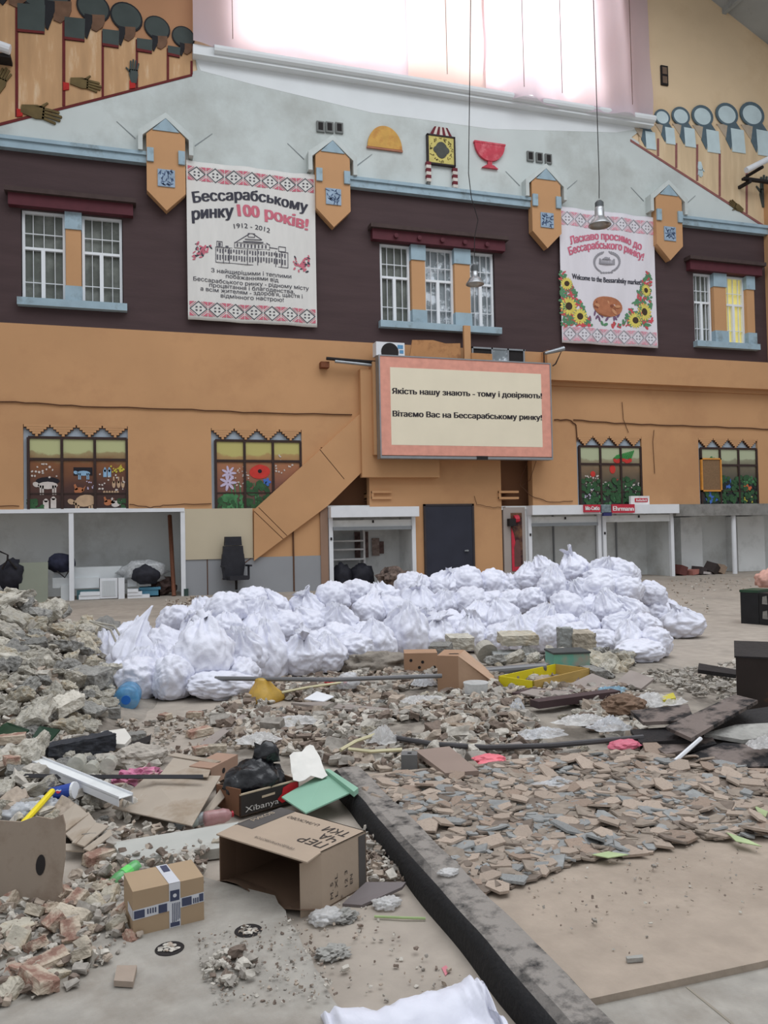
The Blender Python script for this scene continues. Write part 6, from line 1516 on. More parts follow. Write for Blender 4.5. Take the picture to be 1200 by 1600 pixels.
b = MB(); wallq(b, [cp(0, 0, 0), cp(0, 0, Hh), cp(0, Dp, Hh), cp(0, Dp, 0)], -u_); b.build('side_panel', m_kraft, r)
b = MB(); wallq(b, [cp(Wd, 0, 0), cp(Wd, 0, Hh), cp(Wd, Dp, Hh), cp(Wd, Dp, 0)], u_); b.build('side_panel', m_kraft_in, r)
b = MB(); wallq(b, [cp(0, Dp, 0), cp(0, Dp, Hh), cp(Wd, Dp, Hh), cp(Wd, Dp, 0)], -dv); b.build('back_panel', m_kraft_in, r)
b = MB(); wallq(b, [cp(0, 0, .008), cp(Wd, 0, .008), cp(Wd, Dp, .008), cp(0, Dp, .008)], _v((0, 0, -1))); b.build('bottom_panel', m_kraft_in, r)
# flaps: top flap tilted forward, side flap, bottom flap bent on the floor
tf = [cp(.0, 0, Hh), cp(Wd, 0, Hh), G(338, 1303, .268), G(480, 1347, .262)]; b = MB(); wallq(b, [tf[0], tf[1], tf[2], tf[3]], _v((0, 0, -1))); b.build('top_flap', m_kraft, r)
f0 = [cp(0, 0, 0), cp(0, 0, Hh - .01), cp(.03, -.095, Hh - .025), cp(.03, -.095, -.0)]; b = MB(); wallq(b, f0, -u_); b.build('side_flap', m_kraft, r)
f1 = [cp(Wd, 0, 0), cp(Wd, 0, Hh - .01), cp(Wd - .01, -.10, Hh - .02), cp(Wd - .01, -.10, .0)]; b = MB(); wallq(b, f1, u_); b.build('side_flap', m_kraft_in, r)
nb = MB(); vs = []
for i in range(9):
    for j in range(3):
        a = Wd - Wd * i / 8; d = -.11 * j / 2; vs.append(cp(a, d, .01 + .02 * j * (1 + math.sin(i * .9)) * .5))
nb.add(vs, [(i * 3 + j, i * 3 + j + 1, i * 3 + j + 4, i * 3 + j + 3) for i in range(8) for j in range(2)]); nb.build('bottom_flap', m_kraft_in, r)
tb = MB(); wallq(tb, [cp(.445, .012, Hh + .001), cp(.545, .012, Hh + .001), cp(.545, Dp - .005, Hh + .001), cp(.445, Dp - .005, Hh + .001)], _v((0, 0, 1)), .0008); tb.build('dark_stripe', mat('dark_print', C(84, 80, 78), .8), r)
tb = MB(); wallq(tb, [cp(-.001, Dp - .055, .005), cp(-.001, Dp - .055, Hh - .01), cp(-.001, Dp - .008, Hh - .01), cp(-.001, Dp - .008, .005)], u_, .0008); tb.build('dark_stripe', mat('dark_print', C(84, 80, 78), .8), r)
up_ = _v((0, 0, 1)); tx = MB()
# letters on the top read from the right side: reading direction runs back along dv
for k, s in enumerate(('ПЕР', 'ЧА', 'ТКИ')):
    faces_text(tx, s, cp(.03, .085 + k * .078, Hh + .001), -u_, -dv, up_, (.15, .10, .14)[k], .058, .03)
faces_text(tx, 'U-ЛАСКОВО', cp(.22, .235, Hh + .001), -u_, -dv, up_, .2, .026, .02)
faces_text(tx, 'ПРЕДОХРАНЯЮТСЯ', tf[3].lerp(tf[0], .62).lerp(tf[2].lerp(tf[1], .62), .22) + _v((0, 0, .004)), -u_, (tf[3] - tf[0]).normalized(), up_, .24, .022, .02)
for k, (d, z, w) in enumerate([(.07, .03, .1), (.10, .03, .14), (.165, .05, .1), (.2, .05, .06)]):
    faces_text(tx, ['M. 5', 'L XL', '12 3', 'EN'][k], cp(-.001, d, z), up_, -dv, u_, w * .7, .018, .01)
tx.build('lettering', m_cink, r)
tx = MB(); faces_text(tx, 'РИКОВ', cp(.505, .08, Hh + .003), dv, -u_, up_, .14, .03, .02); tx.build('lettering', mat('pale_carton_ink', C(176, 160, 140), .8), r)

# ---- taped parcel
A = G(208, 1464, .035); B = G(319, 1437, .035); u_ = (B - A).normalized(); dv = _v((-u_.y, u_.x, 0)); L_ = (B - A).length * 1.0; D_ = .2; Hh = .175
r = thing('parcel', 'small brown taped carton with printed white tape beside the open carton', 'box', A + u_ * L_ / 2 + dv * D_ / 2)
def pp(a, d, z): return A + u_ * a + dv * d + _v((0, 0, z))
bm = bmesh.new(); cs = [pp(a, d, z) for z in (0, Hh) for d in (0, D_) for a in (0, L_)]
b = MB(); b.add(cs, [(0, 2, 3, 1), (4, 5, 7, 6), (0, 1, 5, 4), (2, 6, 7, 3), (0, 4, 6, 2), (1, 3, 7, 5)]); b.build('carton', mat('parcel_card', C(168, 145, 118), .85, 3, .06), r); bm.free()
m_tape = mat('white_tape', C(206, 208, 214), .3, 8, .05); m_tape2 = mat('navy_tape_print', C(66, 72, 96), .4)
tp = MB(); e = .0012; w0, w1 = L_ * .50, L_ * .66
wallq(tp, [pp(w0, -e, 0), pp(w1, -e, 0), pp(w1, -e, Hh), pp(w0, -e, Hh)], -dv, .0006); wallq(tp, [pp(w0 - .0, -e, Hh + e), pp(w1, -e, Hh + e), pp(w1 - .01, D_ + e, Hh + e), pp(w0 - .01, D_ + e, Hh + e)], up_, .0006)
h0, h1 = Hh * .36, Hh * .58
wallq(tp, [pp(0, -e * .6, h0), pp(L_, -e * .6, h0 + .012), pp(L_, -e * .6, h1 + .012), pp(0, -e * .6, h1)], -dv, .0006); wallq(tp, [pp(-e, 0, h0), pp(-e, 0, h1), pp(-e, D_ * .5, h1), pp(-e, D_ * .5, h0)], -u_, .0006); tp.build('tape', m_tape, r)
tp = MB(); ee = .0026
for a0, a1, z0_, z1_ in [(w0 + .004, w1 - .004, Hh * .6, Hh * .84), (.004, .045, h0 + .005, h1 - .003), (L_ * .35, L_ * .47, h0 + .006, h1), (L_ * .68, L_ * .82, h0 + .012, h1 + .006), (L_ * .93, L_ * .99, h0 + .016, h1 + .008), (w0 + .004, w1 - .004, 0.004, .02)]:
    wallq(tp, [pp(a0, -ee, z0_), pp(a1, -ee, z0_), pp(a1, -ee, z1_), pp(a0, -ee, z1_)], -dv, .0005)
wallq(tp, [pp(w0 + .006, D_ * .6, Hh + ee), pp(w1 - .012, D_ * .6, Hh + ee), pp(w1 - .014, D_ * .95, Hh + ee), pp(w0 + .004, D_ * .95, Hh + ee)], up_, .0005)
for k in range(5): wallq(tp, [pp(w0 + .012 + k * .007, -ee, Hh * .1 + .003 * k), pp(w0 + .015 + k * .007, -ee, Hh * .1 + .003 * k), pp(w0 + .015 + k * .007, -ee, Hh * .55), pp(w0 + .012 + k * .007, -ee, Hh * .55)], -dv, .0005)
for a0 in (.055, .065, .075, .085, L_ * .84, L_ * .87, L_ * .9): wallq(tp, [pp(a0, -ee, h0 + .014), pp(a0 + .005, -ee, h0 + .014), pp(a0 + .005, -ee, h1 - .004), pp(a0, -ee, h1 - .004)], -dv, .0005)
tp.build('tape_print', m_tape2, r)
tp = MB(); ps = .026; c0 = (w0 + w1) / 2
tp.add([pp(c0 + ps * .3 * math.cos(t_), -.0034, Hh * .72 + ps * .3 * math.sin(t_)) for t_ in [k * .63 for k in range(10)]], [tuple(range(10))]); tp.build('tape_emblem', m_tape, r)

# ---- fruit crate with the black bag
A = G(375, 1277, .02); B = G(467, 1251, .02); u_ = (B - A).normalized(); dv = _v((-u_.y, u_.x, 0)); L_ = (B - A).length; Hc = .125; D_ = .27
r = thing('fruit_crate', 'black printed cardboard fruit crate with red pepper picture, holding a black bag', 'box', A + u_ * L_ / 2 + dv * D_ / 2)
def fp(a, d, z): return A + u_ * a + dv * d + _v((0, 0, z))
m_cr = mat('black_printed_card', C(52, 48, 46), .7, 6, .15)
b = MB(); wallq(b, [fp(0, 0, 0), fp(L_, 0, 0), fp(L_, 0, Hc), fp(0, 0, Hc)], dv, .008); b.build('front_panel', m_cr, r)
b = MB(); wallq(b, [fp(0, 0, 0), fp(0, 0, Hc + .03), fp(0, D_, Hc), fp(0, D_, 0)], u_, .008); b.build('side_panel', mat('brown_card_dark', C(120, 84, 62), .85), r)
b = MB(); wallq(b, [fp(L_, 0, 0), fp(L_, 0, Hc), fp(L_, D_, Hc), fp(L_, D_, 0)], -u_, .008); b.build('side_panel', m_kraft_in, r)
b = MB(); wallq(b, [fp(0, D_, 0), fp(L_, D_, 0), fp(L_, D_, Hc), fp(0, D_, Hc)], -dv, .008); b.build('back_panel', m_kraft_in, r)
b = MB(); wallq(b, [fp(0, 0, .004), fp(L_, 0, .004), fp(L_, D_, .004), fp(0, D_, .004)], -up_, .004); b.build('bottom_panel', m_kraft_in, r)
b = MB(); wallq(b, [fp(0, -.001, Hc - .006), fp(L_, -.001, Hc - .006), fp(L_, -.001, Hc + .002), fp(0, -.001, Hc + .002)], dv, .01); wallq(b, [fp(L_ * .36, -.002, Hc * .60), fp(L_ * .58, -.002, Hc * .62), fp(L_ * .58, -.002, Hc * .72), fp(L_ * .36, -.002, Hc * .70)], -dv, .001); b.build('card_edge', mat('pale_card_edge', C(190, 174, 150), .8), r)
b = MB(); b.add([fp(L_ * x, -.003, Hc * z) for x, z in [(.62, .35), (.7, .12), (.82, .2), (.98, .15), (.99, .55), (.98, .94), (.86, .96), (.72, .82), (.7, .55)]], [tuple(range(9))]); b.build('red_pepper_print', mat('pepper_red', C(196, 44, 52), .5, 9, .15), r)
b = MB(); faces_text(b, 'Xïbanya', fp(L_ * .08, -.003, Hc * .16), u_, up_, -dv, L_ * .56, Hc * .26, .0); b.build('lettering', mat('crate_white_ink', C(206, 204, 200), .6), r)
def crump(c, rx, ry, rz, seed_, amp=.3, freq=2.4, sub=4):
    bm = bmesh.new(); bmesh.ops.create_icosphere(bm, subdivisions=sub, radius=1); out = []
    for v in bm.verts:
        n_ = v.co.normalized(); q_ = n_ * freq + _v((seed_ * 1.37, seed_ * .7, 0))
        k = 1 + amp * .5 * (crease(q_ * .8) - .6) + amp * (1 - 2 * abs(noise.noise(q_))) * .4 + amp * .5 * (1 - 2 * abs(noise.noise(q_ * 2.3))) + amp * .6 * noise.noise(q_ * .6)
        out.append((c[0] + n_.x * rx * k, c[1] + n_.y * ry * k, max(c[2] + .002, c[2] + rz * .75 + n_.z * rz * k)))
    fs = [tuple(v.index for v in f.verts) for f in bm.faces]; bm.free(); b = MB(); b.add(out, fs); return b
m_bin = mat('black_bin_bag', C(22, 23, 28), .28, 6, .2, bump=.5, bscale=16, spec=.5)
c_ = fp(L_ * .45, D_ * .55, .03); r = thing('bin_bag', 'shiny black bin bag sitting in the black fruit crate', 'bag', c_)
crump(c_, .155, .12, .12, 4, .3, 1.6).build('bag_body', m_bin, r, smooth=True); t_ = c_ + _v((.08, .02, .2)); crump(t_, .06, .05, .06, 9, .6, 2.2, 3).build('tied_neck', m_bin, r, smooth=True)

# ---- mint sheet, paper, cartons and boards round it
def sheet(name, pts, t, m, label, cat, group=None, kind=None):
    """flat piece whose outline corners are given as photo points on the level z above the floor"""
    b = MB(); b.slab([G(px, py, z) for px, py, z in pts], t); return one(name, b, m, label, cat, group)
m_mint = mat('mint_plastic', C(140, 182, 160), .5, 2, .06)
r = thing('mint_tray', 'mint green plastic tray lying tilted between black crate and kerb', 'tray', G(500, 1250, .06))
b = MB(); b.slab([G(440, 1245, .10), G(510, 1204, .13), G(557, 1234, .13), G(478, 1270, .09)], .008); b.build('tray_sheet', m_mint, r)
b = MB(); b.slab([G(508, 1202, .15), G(514, 1201, .15), G(560, 1231, .15), G(553, 1237, .15)], .03); b.build('tray_lip', m_mint, r)
b = MB(); vs = []; cs = [G(452, 1180, .22), G(490, 1163, .20), G(512, 1212, .14), G(458, 1220, .16)]
for j in range(9):
    for i in range(7):
        p = cs[0].lerp(cs[1], i / 6).lerp(cs[3].lerp(cs[2], i / 6), j / 8); p.z += .012 * math.sin(i * 1.7 + j * 1.1) + .01 * noise.noise(p * 14); vs.append(p)
b.add(vs, [(j * 7 + i, (j + 1) * 7 + i, (j + 1) * 7 + i + 1, j * 7 + i + 1) for j in range(8) for i in range(6)]); b.add([p - _v((0, 0, .002)) for p in vs], [(j * 7 + i, j * 7 + i + 1, (j + 1) * 7 + i + 1, (j + 1) * 7 + i) for j in range(8) for i in range(6)])
one('paper_sheet', b, mat('white_paper', C(220, 218, 212), .8, 9, .05), 'crumpled white paper sheet lying over the mint tray', 'paper', smooth=True)
def gbox(name, a, c, deep, h, m, label, cat, z=0.0, holes=(), group=None, open_top=False, m2=None, tilt=0):
    """box on the ground: front lower edge from photo point a to c"""
    A = G(a[0], a[1], z); B = G(c[0], c[1], z); u = (B - A).normalized(); d = _v((-u.y, u.x, 0)); L0 = (B - A).length
    r = thing(name, label, cat, A + u * L0 / 2 + d * deep / 2, 0, group)
    def q_(x, y, zz): return A + u * x + d * y + _v((0, 0, zz + tilt * y))
    b = MB()
    if open_top:
        b.add([q_(x, y, zz) for zz in (0, .012) for y in (0, deep) for x in (0, L0)], [(0, 2, 3, 1), (4, 5, 7, 6), (0, 1, 5, 4), (2, 6, 7, 3), (0, 4, 6, 2), (1, 3, 7, 5)])
        b.build('bottom', m2 or m, r)
        for k, (p0, p1, nd) in enumerate([((0, 0), (L0, 0), d), ((0, deep), (L0, deep), -d), ((0, 0), (0, deep), u), ((L0, 0), (L0, deep), -u)]):
            bb = MB(); wallq(bb, [q_(p0[0], p0[1], 0), q_(p1[0], p1[1], 0), q_(p1[0], p1[1], h), q_(p0[0], p0[1], h)], nd, .012); bb.build('side_panel', m if k != 1 and k != 2 else (m2 or m), r)
    else:
        cs = [q_(x, y, zz) for zz in (0, h) for y in (0, deep) for x in (0, L0)]; fc = [(0, 2, 3, 1), (4, 5, 7, 6), (0, 1, 5, 4), (2, 6, 7, 3), (0, 4, 6, 2), (1, 3, 7, 5)]
        if cat in ('block', 'brick'):
            mid_ = sum(cs, _v((0, 0, 0))) / 8; v_, f_ = rough(([tuple(p - mid_) for p in cs], fc), 4, .055, a[0] * .13, 5); b.add([_v(p) + mid_ for p in v_], f_); b.build('block_body', m, r)
        else: b.add(cs, fc); b.build('body', m, r)
    if holes:
        bb = MB()
        for x, zz in holes:
            o_ = q_(L0 * x, -.0015, h * zz); bb.add([o_ + u * (.018 * math.cos(t)) + up_ * (.018 * math.sin(t)) for t in [k * .63 for k in range(10)]], [tuple(range(10))])
        bb.build('vent_holes', m_dark, r)
    return r, q_, u, d, L0
m_pinkc = mat('pinkish_carton', C(164, 134, 116), .85, 4, .08)
gbox('fruit_carton', (330, 1228), (372, 1205), .16, .11, m_pinkc, 'small pinkish brown carton with holes left of the black bag', 'box', .05, ((.45, .5),))
sheet('cardboard_sheet', [(175, 1262, .06), (232, 1210, .14), (345, 1212, .13), (300, 1290, .10)], .006, m_gcard, 'wide grey brown cardboard sheet folded downward at the front edge', 'cardboard', 'flattened cardboard sheets')
sheet('cardboard_sheet', [(250, 1210, .15), (272, 1183, .16), (335, 1185, .15), (325, 1214, .15)], .006, m_gcard, 'smaller upper cardboard sheet behind the lettered black strip', 'cardboard', 'flattened cardboard sheets')
sheet('cardboard_sheet', [(262, 1180, .17), (275, 1176, .18), (345, 1189, .17), (335, 1192, .16)], .006, m_gcard, 'narrow pale cardboard edge on top behind the pinkish carton', 'cardboard', 'flattened cardboard sheets')
sheet('cardboard_sheet', [(278, 1232, .10), (340, 1218, .12), (345, 1224, .12), (285, 1238, .10)], .006, m_gcard, 'curled cardboard strip below the pinkish carton', 'cardboard', 'flattened cardboard sheets')
sheet('cardboard_sheet', [(302, 1288, .02), (345, 1232, .13), (372, 1222, .13), (316, 1284, .04)], .006, m_gcard, 'bent cardboard flap left of the black fruit crate', 'cardboard', 'flattened cardboard sheets')
b = MB(); w = [G(30, 1214, .14), G(120, 1216, .14), G(220, 1216, .17), G(318, 1216, .17)]
for a_, c_ in zip(w, w[1:]):
    b.slab([a_, c_, c_ + _v((0, .035, .012)), a_ + _v((0, .035, .012))], .004)
r = one('lettered_strip', b, mat('black_strip', C(34, 34, 38), .5), 'long black strip with tiny white lettering across the cardboard', 'strip')
b = MB(); gx = random.Random(2); w0 = w[1]; w1 = w[3]
for k in range(30):
    if k % 6 == 5: continue
    p = w0.lerp(w1, k / 30); b.slab([p + _v((0, .010, .0075)), p + _v((.022, .010, .0075)), p + _v((.022, .02, .011)), p + _v((0, .02, .011))], .001)
b.build('white_lettering', mat('strip_white', C(200, 200, 204), .6), r)
# white trough
A = G(8, 1196, .12); B = G(205, 1250, .16)
r = thing('white_trough', 'long white plastic trough lying slanted over the left litter', 'profile', (A + B) / 2); A = G(18, 1178, .16); B = G(185, 1248, .16); u = (B - A).normalized(); d = _v((-u.y, u.x, 0)); L0 = (B - A).length
def tq(x, y, z): return A + u * x + d * y + _v((0, 0, z))
b = MB(); wallq(b, [tq(0, 0, 0), tq(L0, 0, 0), tq(L0, .09, 0), tq(0, .09, 0)], -up_, .004); b.build('trough_base', m_offw, r)
for y in (0, .09): b = MB(); wallq(b, [tq(0, y, -.045), tq(L0, y, -.045), tq(L0, y, .012), tq(0, y, .012)], d if y == 0 else -d, .004); b.build('trough_side', m_white, r)
# yellow stick and cup
A = G(35, 1288, .10); B = G(82, 1236, .16); b = MB(); b.tube([A, B], .017, 8); one('yellow_stick', b, mat('yellow_plastic', C(236, 214, 40), .4, 3, .05), 'bright yellow stick leaning among the litter at left', 'stick')
A = G(78, 1240, .12); B = G(116, 1235, .14); r = thing('paper_cup', 'blue paper cup with red and white emblem lying beside the yellow stick', 'cup', A)
b = MB(); b.tube([A, B], [.032, .046], 18); b.build('cup_body', mat('cup_blue', C(44, 72, 158), .4, 3, .08), r, smooth=False)
b = MB(); b.tube([B - (B - A) * .04, B + (B - A) * .06], [.05, .05], 18); b.build('cup_rim', m_white, r)
dA = (B - A).normalized(); c_ = A.lerp(B, .5); n_ = _v((.0, -.85, .5)); n_ = (n_ - dA * n_.dot(dA)).normalized(); s_ = dA.cross(n_)
b = MB(); o_ = c_ + n_ * .0405
b.add([o_ + dA * .017 * math.cos(t) + s_ * .017 * math.sin(t) for t in [k * math.pi / 10 for k in range(11)]], [tuple(range(11))], 0); b.add([o_ + dA * .017 * math.cos(t) + s_ * .017 * math.sin(t) for t in [math.pi + k * math.pi / 10 for k in range(11)]], [tuple(range(11))], 1)
b.add([o_ + n_ * .001 + dA * x + s_ * y for x, y in [(-.016, -.003), (-.006, -.006), (.006, .0), (.016, -.003), (.016, .003), (.006, .006), (-.006, .001), (-.016, .003)]], [tuple(range(8))], 2); b.build('cup_emblem', [m_sred, mat('cup_emblem_blue', C(60, 100, 190), .4), m_white], r)
# standing board with an oval hole, lower left
A = G(-40, 1412, .03); B = G(95, 1418, .03); b = MB(); u = (B - A).normalized(); L0 = (B - A).length; top = [(0, .34), (.45, .335), (.62, .36), (.82, .35), (.93, .37), (.97, .33), (1.0, .2), (.985, .1), (1.02, .04), (1, 0)]
d = _v((-u.y, u.x, 0)); sc_ = .26 / .36
vs = [A + u * (L0 * x) + up_ * (z * 1.0) + d * (z * .18) for x, z in [(0, 0)] + top]
wallq(b, vs, d, .008); r = one('cardboard_piece', b, mat('brown_grey_card', C(152, 138, 124), .9, 3, .1, stain=C(130, 114, 100), stain_scale=3), 'upright brown cardboard panel with an oval hand hole at the left edge', 'cardboard')
b = MB(); hc = A + u * (L0 * .73) + up_ * .165 + d * (.165 * .18 - .0); loc = r.location
b.add([hc - d * .0022 + u * (.022 * math.cos(t)) + (up_ + d * .18) * (.042 * math.sin(t)) - loc for t in [k * .3927 for k in range(16)]], [tuple(range(16))]); b.build('hand_hole', m_dark, r, world=False)
# torn cardboard layers
for k, (pts, lb) in enumerate([([(85, 1282, .1), (118, 1255, .14), (138, 1272, .13), (100, 1300, .1)], 'top left'), ([(100, 1300, .09), (138, 1268, .13), (150, 1285, .12), (118, 1318, .09)], 'middle'), ([(112, 1316, .09), (150, 1285, .12), (170, 1290, .1), (132, 1322, .08)], 'upper right'), ([(130, 1326, .07), (172, 1296, .1), (176, 1304, .09), (140, 1330, .06)], 'lower right'), ([(85, 1318, .07), (125, 1318, .07), (132, 1330, .05), (88, 1328, .05)], 'lowest left')]):
    sheet('torn_card', pts, .007, m_gcard, lb + ' torn cardboard layer in the stack behind the upright panel', 'cardboard', 'torn cardboard stack')
# pale stone slab
A = [(178, 1318, .07), (372, 1283, .09), (366, 1300, .02), (330, 1338, .0), (186, 1352, .0)]
sheet('stone_slab', [(175, 1316, .075), (373, 1284, .095), (345, 1325, .06), (195, 1345, .045)], .05, mat('pale_stone', C(182, 182, 176), .8, 4, .08, stain=C(160, 156, 148), stain_scale=3), 'long pale stone slab lying behind taped box and open carton', 'slab')
# bottles
m_pet = film('clear_bottle', C(205, 216, 220), .45, .08, .1); m_petg = film('green_bottle', C(120, 206, 130), .3, .1, .2); m_cap = mat('blue_cap', C(50, 92, 180), .4)
def bottle(a, c, za, zc, rad, m, label, capm=m_cap, lab=None):
    A = G(a[0], a[1], za); B = G(c[0], c[1], zc); r = thing('plastic_bottle', label, 'bottle', (A.x, A.y, min(A.z, B.z) - rad)); d_ = B - A
    b = MB(); b.tube([A + d_ * t for t in (0, .03, .1, .3, .5, .7, .86, .96, 1)], [rad * k for k in (.35, .36, .75, 1, .95, 1, 1, .95, .6)], 16); b.build('bottle_body', m, r, smooth=True)
    b = MB(); b.tube([A - d_ * .05, A + d_ * .01], rad * .42, 10); b.build('cap', capm, r)
    if lab: b = MB(); b.tube([A + d_ * .45, A + d_ * .7], rad * 1.02, 16, 0, False); b.build('wrapper', lab, r)
    return r
bottle((272, 1290), (322, 1277), .05, .06, .034, m_pet, 'clear bottle with blue cap lying under the cardboard sheet', m_cap, mat('pale_wrap', C(196, 210, 206), .4))
bottle((362, 1272), (318, 1280), .07, .07, .04, film('pinkish_bottle', C(196, 150, 150), .3, .1, .2), 'pinkish bottle with red cap beside the black fruit crate', mat('red_cap', C(168, 30, 50), .4))
bottle((171, 1384), (216, 1352), .03, .06, .033, m_petg, 'pale bottle with green wrapper behind the taped box', mat('green_cap', C(50, 190, 90), .4), mat('green_wrap', C(110, 220, 110), .4))
for k, (px, py, rad, z, lb) in enumerate([(168, 1197, .05, .16, 'round clear plastic tub end right of the left litter jars'), (118, 1196, .055, .16, 'yellowish clear jar among the litter at left'), (140, 1205, .05, .12, 'clear crushed cup between jar and tub at left')]):
    c_ = G(px, py, z); b = MB(); b.tube([c_, c_ + _v((.02, .08, .01))], [rad, rad * .85], 16); one('plastic_tub', b, film('clear_tub', C(214, 214, 204), .4, .08, .2), lb, 'tub', smooth=False)
c_ = G(58, 1268, .06); one('plastic_bag', crump((c_.x, c_.y, c_.z - .02), .10, .07, .05, 31, .5), film('clear_bag', C(226, 230, 236), .4), 'clear plastic bag under the yellow stick at left', 'plastic bag', smooth=True)
c_ = G(25, 1278, .06); one('plastic_bag', crump((c_.x, c_.y, c_.z - .02), .09, .06, .045, 32, .5), film('clear_bag', C(226, 230, 236), .4), 'whitish plastic bag left of the yellow stick foot', 'plastic bag', smooth=True)
c_ = G(218, 1190, .05); one('frayed_sack', crump((c_.x, c_.y, .02), .17, .12, .08, 35, .28, 2.0), mat('frayed_netting', C(176, 168, 158), .95, 20, .2, bump=.6, bscale=40), 'pale frayed netting sack behind the lettered strip', 'sack', smooth=False)
c_ = G(215, 1222, .06); one('onion_net', crump((c_.x, c_.y, .05), .12, .07, .05, 36, .5), mat('pink_net', C(196, 120, 150), .9, 20, .35, stain=C(200, 186, 170), stain_scale=8), 'pink net scraps under the lettered black strip', 'net', smooth=False)

# ---- blocks of the left heap
m_blk2 = mat('black_stone', C(52, 54, 60), .7, 4, .2, bump=.3, stain=C(120, 118, 114), stain_scale=3, stain_lo=.55, stain_hi=.75)
gbox('kerb_block', (76, 1196), (182, 1172), .13, .12, m_blk2, 'long black stone kerb block lying in the left litter', 'block', .08)
b = MB(); b.slab([G(196, 1182, .12), G(234, 1158, .18), G(236, 1148, .2), G(205, 1160, .16)], .02); one('black_plank', b, m_dark, 'short black plank right of the black kerb block', 'plank')
sheet('purple_scrap', [(212, 1180, .06), (240, 1166, .07), (246, 1170, .07), (222, 1184, .06)], .02, mat('purple_plastic', C(112, 96, 176), .4), 'purple plastic scrap beside the short black plank', 'scrap')
gbox('concrete_block', (120, 1118), (164, 1112), .3, .13, mat('greenish_block', C(166, 168, 154), .9, 4, .1, bump=.4), 'pale greenish squared block left of the blue bottle', 'block', .03)
gbox('concrete_block', (142, 1136), (188, 1132), .16, .14, m_conc2, 'grey brown squared block in front of the blue bottle', 'block', .0)
sheet('white_board', [(148, 1160, .12), (158, 1143, .14), (195, 1138, .14), (205, 1152, .12), (195, 1163, .11)], .03, mat('white_scrap_board', C(212, 208, 200), .8, 3, .05), 'thin whitish board with curled corner in front of squared blocks', 'board')
gbox('concrete_block', (202, 1170), (229, 1166), .12, .1, m_conc2, 'small grey block right of the whitish board', 'block', .0)
for k, (a_, c_, z) in enumerate([((66, 1115), (92, 1125), .26), ((88, 1108), (105, 1118), .28)]):
    gbox('pale_brick', a_, c_, .14, .09, mat('sand_lime_brick', C(206, 200, 188), .9, 5, .06), ['front', 'rear'][k] + ' one of two pale mortared bricks on the lower left heap', 'brick', z - .06, tilt=.4)
gbox('dark_brick_block', (92, 1076), (148, 1082), .22, .15, m_conc2, 'dark grey mortared brick block at the right foot of heap', 'block', .22, tilt=.2)
r_ = place_mesh('boulder', stone_mesh(2, m_conc2), (*G(28, 1020)[:2], .75), (.3, .2, .5), .5, 'big dark grey boulder on the upper left heap', 'rubble', None); r_.location = W(32, 1010, 8.4)
r_ = place_mesh('boulder', stone_mesh(4, m_conc2), W(165, 985, 11.5), (.3, .1, 1.5), .75, 'big dark grey boulder behind the heap near the spiked sack', 'rubble', None)
r_ = place_mesh('boulder', stone_mesh(11, m_conc), W(28, 1048, 7.9), (.1, .1, .1), .55, 'long pale block across the middle of the left heap', 'rubble', None)
r_ = place_mesh('boulder', stone_mesh(7, m_conc), G(56, 1170, .22), (1.2, .2, .6), .33, 'large pale standing lump left of the black kerb block', 'rubble', None)
m_gf = mat('dark_green_sheet', C(28, 58, 38), .4, 3, .2)
sheet('green_sheet', [(-20, 1150, .2), (10, 1128, .26), (46, 1140, .26), (30, 1152, .2)], .01, m_gf, 'dark green bent sheet at left edge of the heap foot', 'sheet', 'green sheets'); sheet('green_sheet', [(50, 1152, .2), (62, 1134, .26), (94, 1140, .24), (80, 1156, .18)], .01, m_gf, 'dark green bent sheet right of the pale standing lump', 'sheet', 'green sheets')
sheet('brown_board', [(-5, 1092, .3), (12, 1080, .36), (28, 1112, .28), (5, 1120, .26)], .03, m_pinkc, 'brown board piece at the left edge of the heap', 'board')
# wires sticking out of the heap
b = MB(); A = W(140, 970, 9.4); b.tube([A, A + _v((.22, -.1, -.1)), A + _v((.38, -.3, -.45)), A + _v((.42, -.4, -.8))], .012, 5); b.tube([A, A + _v((.26, -.1, -.06)), A + _v((.45, -.3, -.4)), A + _v((.5, -.4, -.75))], .012, 5); one('bent_wire', b, m_conc, 'pale bent wires hanging over the right side of the heap', 'wire')
# blue water bottle
c_ = G(197, 1114, .0); r = thing('water_bottle', 'large pale blue water bottle lying with its base towards us before the sacks', 'bottle', c_); m_wb = film('blue_bottle', C(110, 180, 226), .3, .1, .35); R0 = .118; ax = _v((.1, 1, .02)).normalized(); c_ = c_ + _v((0, 0, R0))
b = MB(); b.tube([c_ + ax * t for t in (0, .02, .06, .12, .16, .24, .32, .38, .42)], [R0 * k for k in (.8, .93, 1, .96, 1, 1, .95, .6, .25)], 24); b.build('bottle_body', m_wb, r, smooth=True)
b = MB(); b.tube([c_ - ax * .004, c_ + ax * .004], R0 * .36, 14); b.build('base_dimple', mat('deep_blue', C(40, 110, 200), .3), r)
for k in range(0): a_ = k * .785; bb = MB(); s1 = _v((1, -.1, 0)).normalized(); bb.tube([c_ - ax * .003, c_ - ax * .001 + (s1 * math.cos(a_) + up_ * math.sin(a_)) * R0 * .7], .006, 5); bb.build('base_rib', mat('deep_blue2', C(80, 150, 214), .3), r)
